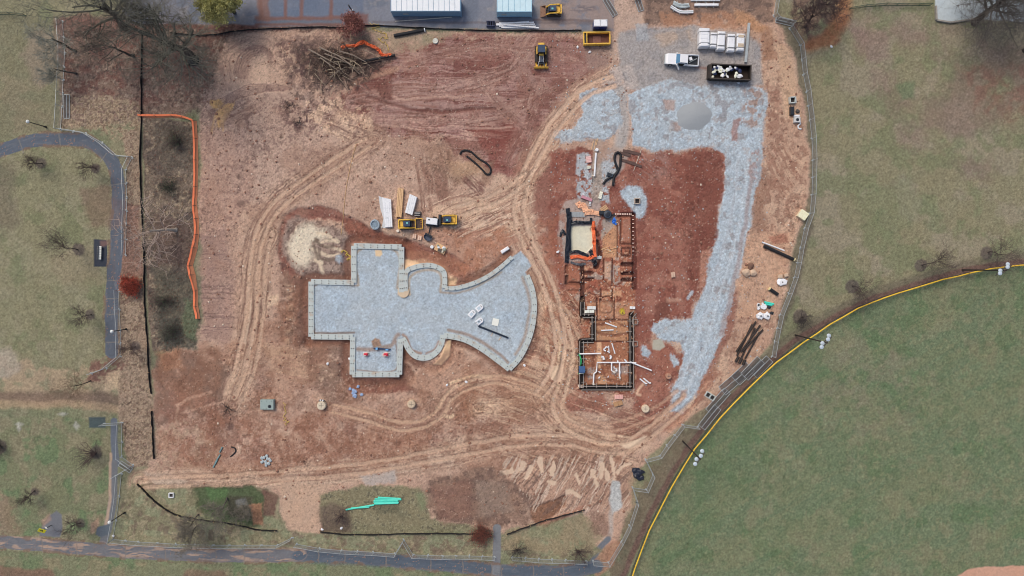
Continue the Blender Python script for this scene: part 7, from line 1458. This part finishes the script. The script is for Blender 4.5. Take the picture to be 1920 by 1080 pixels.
# ------------------------------------------------------------------ trees and shrubs
TWMIN = 0.022
def grow(parts, start, d, L, r, lev, maxlev, R, nch, up=0.15, ratio=0.62, spread=0.75):
    n = 5 if lev <= 1 else (3 if lev == 2 else 2)
    pts = [start]; p = start.copy(); dd = d.normalized()
    for i in range(n):
        dd = (dd + Vector((R.gauss(0,.14),R.gauss(0,.14),R.gauss(0,.10)+up*0.25))).normalized()
        p = p + dd*L/n; pts.append(p.copy())
    tip = r*0.45 if lev < maxlev else r*0.3
    parts[0 if lev == 0 else 1].tube(pts, r, 8 if lev == 0 else (5 if lev == 1 else 3), cap=False, r2=tip)
    if lev >= maxlev: parts[2].append(pts[-1]); return
    k = nch[min(lev, len(nch)-1)]
    for j in range(k):
        t = (0.45 if lev == 0 else 0.25) + (0.55 if lev == 0 else 0.75)*(j+R.random()*0.8)/k
        t = min(t, 0.999); x = t*n; i = int(x); q = pts[i].lerp(pts[i+1], x-i)
        ax = (pts[i+1]-pts[i]).normalized(); o = ax.orthogonal().normalized(); o.rotate(Matrix.Rotation(R.uniform(0,6.283)+j*2.4, 3, ax))
        nd = (ax*(1-spread*0.55) + o*spread + Vector((0,0,up))).normalized()
        rr_ = r*(1-0.55*t)*R.uniform(0.45,0.62)
        grow(parts, q, nd, L*ratio*R.uniform(0.7,1.15)*(1.0 if lev else 1.05), max(rr_, TWMIN), lev+1, maxlev, R, nch, up, ratio, spread)
def tree(label, px, py, h, r, seed, tmin=0.022, maxlev=4, nch=(8,6,5,3), bark=None, twig=None, spread=0.75, trunk=0.5, name='bare_tree', cat='tree', group=None, leaves=None, lean=(0,0), up=0.15, ratio=0.62):
    R = random.Random(seed); t = thing(name, label, cat, G(px,py,0,-0.1), 0, group)
    global TWMIN
    TWMIN = tmin; parts = [MB(), MB(), []]
    grow(parts, Vector((0,0,0)), Vector((lean[0],lean[1],1)), h*trunk, r, 0, maxlev, R, nch, up, ratio, spread)
    parts[0].lathe([(r*1.5,0),(r*1.05,0.5)],8)
    parts[0].build('trunk', bark or BARK, t, smooth_=True); parts[1].build('crown', twig or bark or BARK, t)
    if leaves:
        m, n, sz, sp = leaves; mb = MB()
        for i in range(n):
            c = R.choice(parts[2]) + Vector((R.gauss(0,sp),R.gauss(0,sp),R.gauss(0,sp)))
            a = Vector((R.gauss(0,1),R.gauss(0,1),R.gauss(0,1))).normalized()*sz; b = a.orthogonal().normalized()*sz*R.uniform(.5,.9)
            mb.add([c-a-b*.3, c+b, c+a*1.1, c-b],[(0,1,2,3)])
        o = mb.build('foliage', m, t); o['kind'] = 'stuff'
    return t
def shrub(label, px, py, rad, hgt, seed, m, n=26, leaves=None, name='bare_shrub', cat='shrub', group=None, flat=0.9):
    R = random.Random(seed); t = thing(name, label, cat, G(px,py,0,-0.05), 0, group); st = MB(); tips = []; tw = MB()
    for i in range(n):
        a = R.uniform(0,6.283); e = R.uniform(.15,1.0); q = Vector((math.cos(a)*rad*e,math.sin(a)*rad*e,hgt*(1.05-flat*.5*e)*R.uniform(.75,1.1)))
        mid = q*.5+Vector((jit(.1),jit(.1),hgt*.12)); st.tube([Vector((jit(.12),jit(.12),0)),mid,q],.05,4,cap=False,r2=.02)
        for k in range(4):
            u = R.uniform(.35,1); s_ = mid.lerp(q,(u-.35)/.65); d = Vector((R.gauss(0,1),R.gauss(0,1),R.uniform(0,1))).normalized()*rad*.35; tw.tube([s_,s_+d],.02,3,cap=False,r2=.008); tips.append(s_+d)
            for j in range(2):
                s2=s_+d*R.uniform(.3,1); d2=Vector((R.gauss(0,1),R.gauss(0,1),R.uniform(-.2,1))).normalized()*rad*.2; tw.tube([s2,s2+d2],.012,3,cap=False); tips.append(s2+d2)
    st.build('stem', m, t); tw.build('twigs', m, t)
    if leaves:
        lm, ln, sz, sp = leaves; mb = MB()
        for i in range(ln):
            c = R.choice(tips)*R.uniform(.55,1.05)+Vector((R.gauss(0,sp),R.gauss(0,sp),R.gauss(0,sp*.6))); a = Vector((R.gauss(0,1),R.gauss(0,1),R.gauss(0,1))).normalized()*sz; b = a.orthogonal().normalized()*sz*.7
            mb.add([c-a-b*.3,c+b,c+a,c-b],[(0,1,2,3)])
        o = mb.build('foliage', lm, t); o['kind'] = 'stuff'
    return t
OAKL = mat('oak_grey',(108,106,98),.95,var=.15); DRK = mat('dark_twig',(74,67,65),.95,var=.15); PURP = mat('purple_twig',(82,68,68),.95,var=.15)
tree('large bare oak with thick trunk at the north-west leaf ground',362,113,25,.8,1,nch=(11,7,6,4),twig=OAKL,spread=.85,trunk=.45,ratio=.66)
tree('large bare tree leaning over the car park corner in the north-west',232,50,24,.65,2,nch=(11,7,6,4),twig=OAKL,spread=.85,trunk=.5,ratio=.64)
tree('slender bare tree behind the large oak at the car park edge',305,64,17,.34,3,nch=(10,7,6,4),twig=TWIG)
tree('small tree with pale lichen branches at the north-west fence',142,96,11,.22,4,nch=(8,7,5,4),bark=DRK,twig=mat('lichen_grey',(138,140,134),.9),lean=(-.3,.05))
tree('second small pale-branched tree just below the first at the north-west fence',143,138,8,.16,5,nch=(8,6,5,4),twig=mat('lichen_grey',(138,140,134)),lean=(-.1,.1))
tree('thin bare tree left of the large oak on the leaf ground',250,104,15,.24,6,nch=(9,7,5,4),twig=TWIG)
tree('large pale-barked bare tree beside the west silt fence',330,431,13,.30,37,tmin=.04,maxlev=4,nch=(8,4,3,1),bark=mat('pale_grey_bark',(170,160,152),.9,var=.2),twig=mat('pale_branch',(168,150,142),.9,var=.12),spread=.95,trunk=.42,lean=(-.1,.0),ratio=.80,up=.02)
tree('huge dark bare tree at the north-east concrete court',1828,42,15,.6,8,nch=(13,8,6,3),bark=DRK,twig=mat('court_twig',(94,88,86),.95,var=.15),spread=1.0,trunk=.42,ratio=.82,up=.05)
tree('dark bare tree reaching in from the right edge below the court',1920,95,12,.3,9,nch=(9,7,6,4),bark=DRK,twig=DRK)
tree('bare tree over orange leaves behind the north-east fence corner',1510,50,12,.26,10,nch=(9,7,6,4),bark=DRK,twig=PURP,spread=.85)
tree('second bare tree at the top edge behind the north-east fence corner',1535,8,11,.2,19,nch=(9,7,6,4),bark=DRK,twig=PURP,spread=.85)
GRNL = mat('yellow_green_leaf',(166,162,108),.8,var=.22,scale=0.9)
tree('yellow-green leafy evergreen at the top of the car park',440,24,9,.25,11,maxlev=3,nch=(13,7,5),leaves=(GRNL,15000,.15,.28),name='leafy_tree',spread=.9,trunk=.55)
REDL = mat('red_brown_leaf',(150,100,92),.85,var=.25,scale=2)
tree('small tree with red-brown leaves at the car park edge',674,58,5,.12,12,maxlev=3,nch=(9,6,5),leaves=(REDL,3200,.13,.3),name='leafy_tree',spread=.9,bark=DRK)
for i,(x,y,h,lb) in enumerate([(146,468,7.5,'bare sapling in a dark mulch ring left of the bench'),(80,307,3.6,'bare sapling in the mulch ring nearest the left edge inside the path loop'),(181,317,4.5,'bare sapling in the mulch ring inside the path bend'),(172,590,4.6,'bare sapling in a greenish mulch ring below the bench'),(254,650,4.5,'bare sapling on straw grass beside the silt fence end'),(170,714,7.0,'bare sapling leaning over straw ground south of the fence corner'),(66,920,3.5,'bare sapling on the south-west lawn near the left edge'),(152,980,5.0,'bare sapling beside the yellow sign patch'),(1728,497,6.0,'bare sapling in a mulch ring above the yellow fence at right'),(1852,473,6.5,'bare sapling in the mulch ring nearest the right edge'),(1598,536,5.5,'faint bare sapling above the yellow fence in the middle')]):
    tree(lb,x,y,h*1.15,.09,100+i,tmin=.016,maxlev=3,nch=(13,7,5),bark=DRK,twig=PURP if i not in (5,) else mat('tan_twig',(120,100,84),.9),spread=.7,trunk=.6,name='sapling',group='young bare trees')
for i,(x,y,r,h,n,lb) in enumerate([(1502,595,2.6,2.2,60,'dark many-stemmed shrub beside the middle floodlight'),(180,850,3.2,3.4,70,'large purple-grey shrub on the south-west lawn'),(2,836,2.2,2.0,40,'dark shrub cut by the left edge'),(1083,1033,2.6,2.6,60,'dark spreading shrub above the south path at right'),(970,1030,2.4,2.2,60,'blackish shrub beside the grey footway'),(640,968,2.6,1.8,40,'brown twiggy shrub left on the southern grass'),(320,352,2.4,1.5,45,'low dark shrub in the middle of the fenced strip'),(335,265,2.8,1.6,45,'low dark shrub at the top of the fenced strip'),(325,622,2.8,1.5,60,'dark green-black shrub at the foot of the fenced strip'),(310,565,2.5,1.4,45,'low brown shrub above the green-black one in the fenced strip'),(560,230,1.5,.6,20,'dark twig clump on the beige field'),(540,200,1.5,.6,20,'dark twig clump above the other on the beige field'),(427,765,1.6,.7,24,'heap of dark twigs in the south-west soil'),(1195,1,1.2,.8,14,'small dark shrub at the site entrance')]):
    shrub(lb,x,y,r,h,300+i,[DRK,PURP][i%2],int(n*.38),leaves=(mat('dark_green_leaf',(84,90,72),.8,var=.3),500,.1,.2) if i in (6,7,8,9) else None,group='bare shrubs')
shrub('round shrub with rusty red leaves beside the west path',250,533,2.2,1.6,401,DRK,40,leaves=(mat('rust_leaf',(186,98,80),.8,var=.3,scale=3),5200,.12,.2),name='leafy_shrub',cat='shrub')
shrub('shrub with dark red leaves at the end of the southern silt fence',903,998,2.4,1.6,402,DRK,36,leaves=(mat('dark_red_leaf',(136,82,70),.8,var=.3,scale=3),2300,.11,.25),name='leafy_shrub',cat='shrub')
for i,(x,y,h,lb) in enumerate([(425,935,8,'grey bare tree over the green hollow in the south-west'),(372,965,7,'grey bare tree left of the green hollow'),(372,985,8.5,'bare tree leaning over the muddy south path'),(460,950,5,'small bare tree right in the green hollow')]):
    tree(lb,x,y,h*1.1,.13,500+i,maxlev=4,nch=(10,6,5,3),bark=BARK,twig=mat('light_twig',(120,114,106),.9),spread=.85,group='bare trees round the hollow')

# ------------------------------------------------------------------ loose stones and rubble lying about (too many to count)
def scatter(name, n, region, size, m, seed, cls=None):
    R = random.Random(seed); mb = MB(); bm = bmesh.new(); bmesh.ops.create_icosphere(bm, subdivisions=1, radius=1.0)
    v0 = [q.co.copy() for q in bm.verts]; f0 = [tuple(x.index for x in q.verts) for q in bm.faces]; bm.free(); k = 0; tries = 0
    while k < n and tries < n*12:
        tries += 1; x = R.uniform(region[0], region[2]); y = R.uniform(region[1], region[3])
        i = int((x-gx[0])/STEP); j = int((y-gy[0])/STEP)
        if cls and CNAMES[CLS[j, i]] not in cls: continue
        s_ = size*R.uniform(.45,1.0)**2*1.6; a, b, c = R.uniform(.6,1.3), R.uniform(.6,1.3), R.uniform(.4,.8); w = Vector(((x-CX)*S,(CY-y)*S,float(HGT[j,i])+s_*.25))
        mb.add([w+Vector((q.x*a,q.y*b,q.z*c))*s_*R.uniform(.9,1.1) for q in v0], f0); k += 1
    o = mb.build(name, m); o['kind'] = 'stuff'; o['label'] = 'loose stones and clods scattered over the ground'; o['category'] = 'stones'
    return o
scatter('scattered_clods', 1500, (380,70,1500,960), .16, mat('clod_brown',(140,104,90),.95,var=.25,scale=.3), 1, ('bare_soil',))
scatter('scattered_stones', 420, (380,70,1500,960), .13, mat('stone_pale',(206,188,174),.9,var=.15,scale=.3), 2, ('bare_soil',))
scatter('building_rubble', 260, (1064,500,1190,735), .17, mat('rubble_mix',(176,140,120),.95,var=.35,scale=.8), 3)
scatter('spilled_gravel', 900, (1030,60,1440,780), .09, mat('gravel_stone',(168,174,182),.9,var=.15,scale=.5), 4, ('bare_soil',))
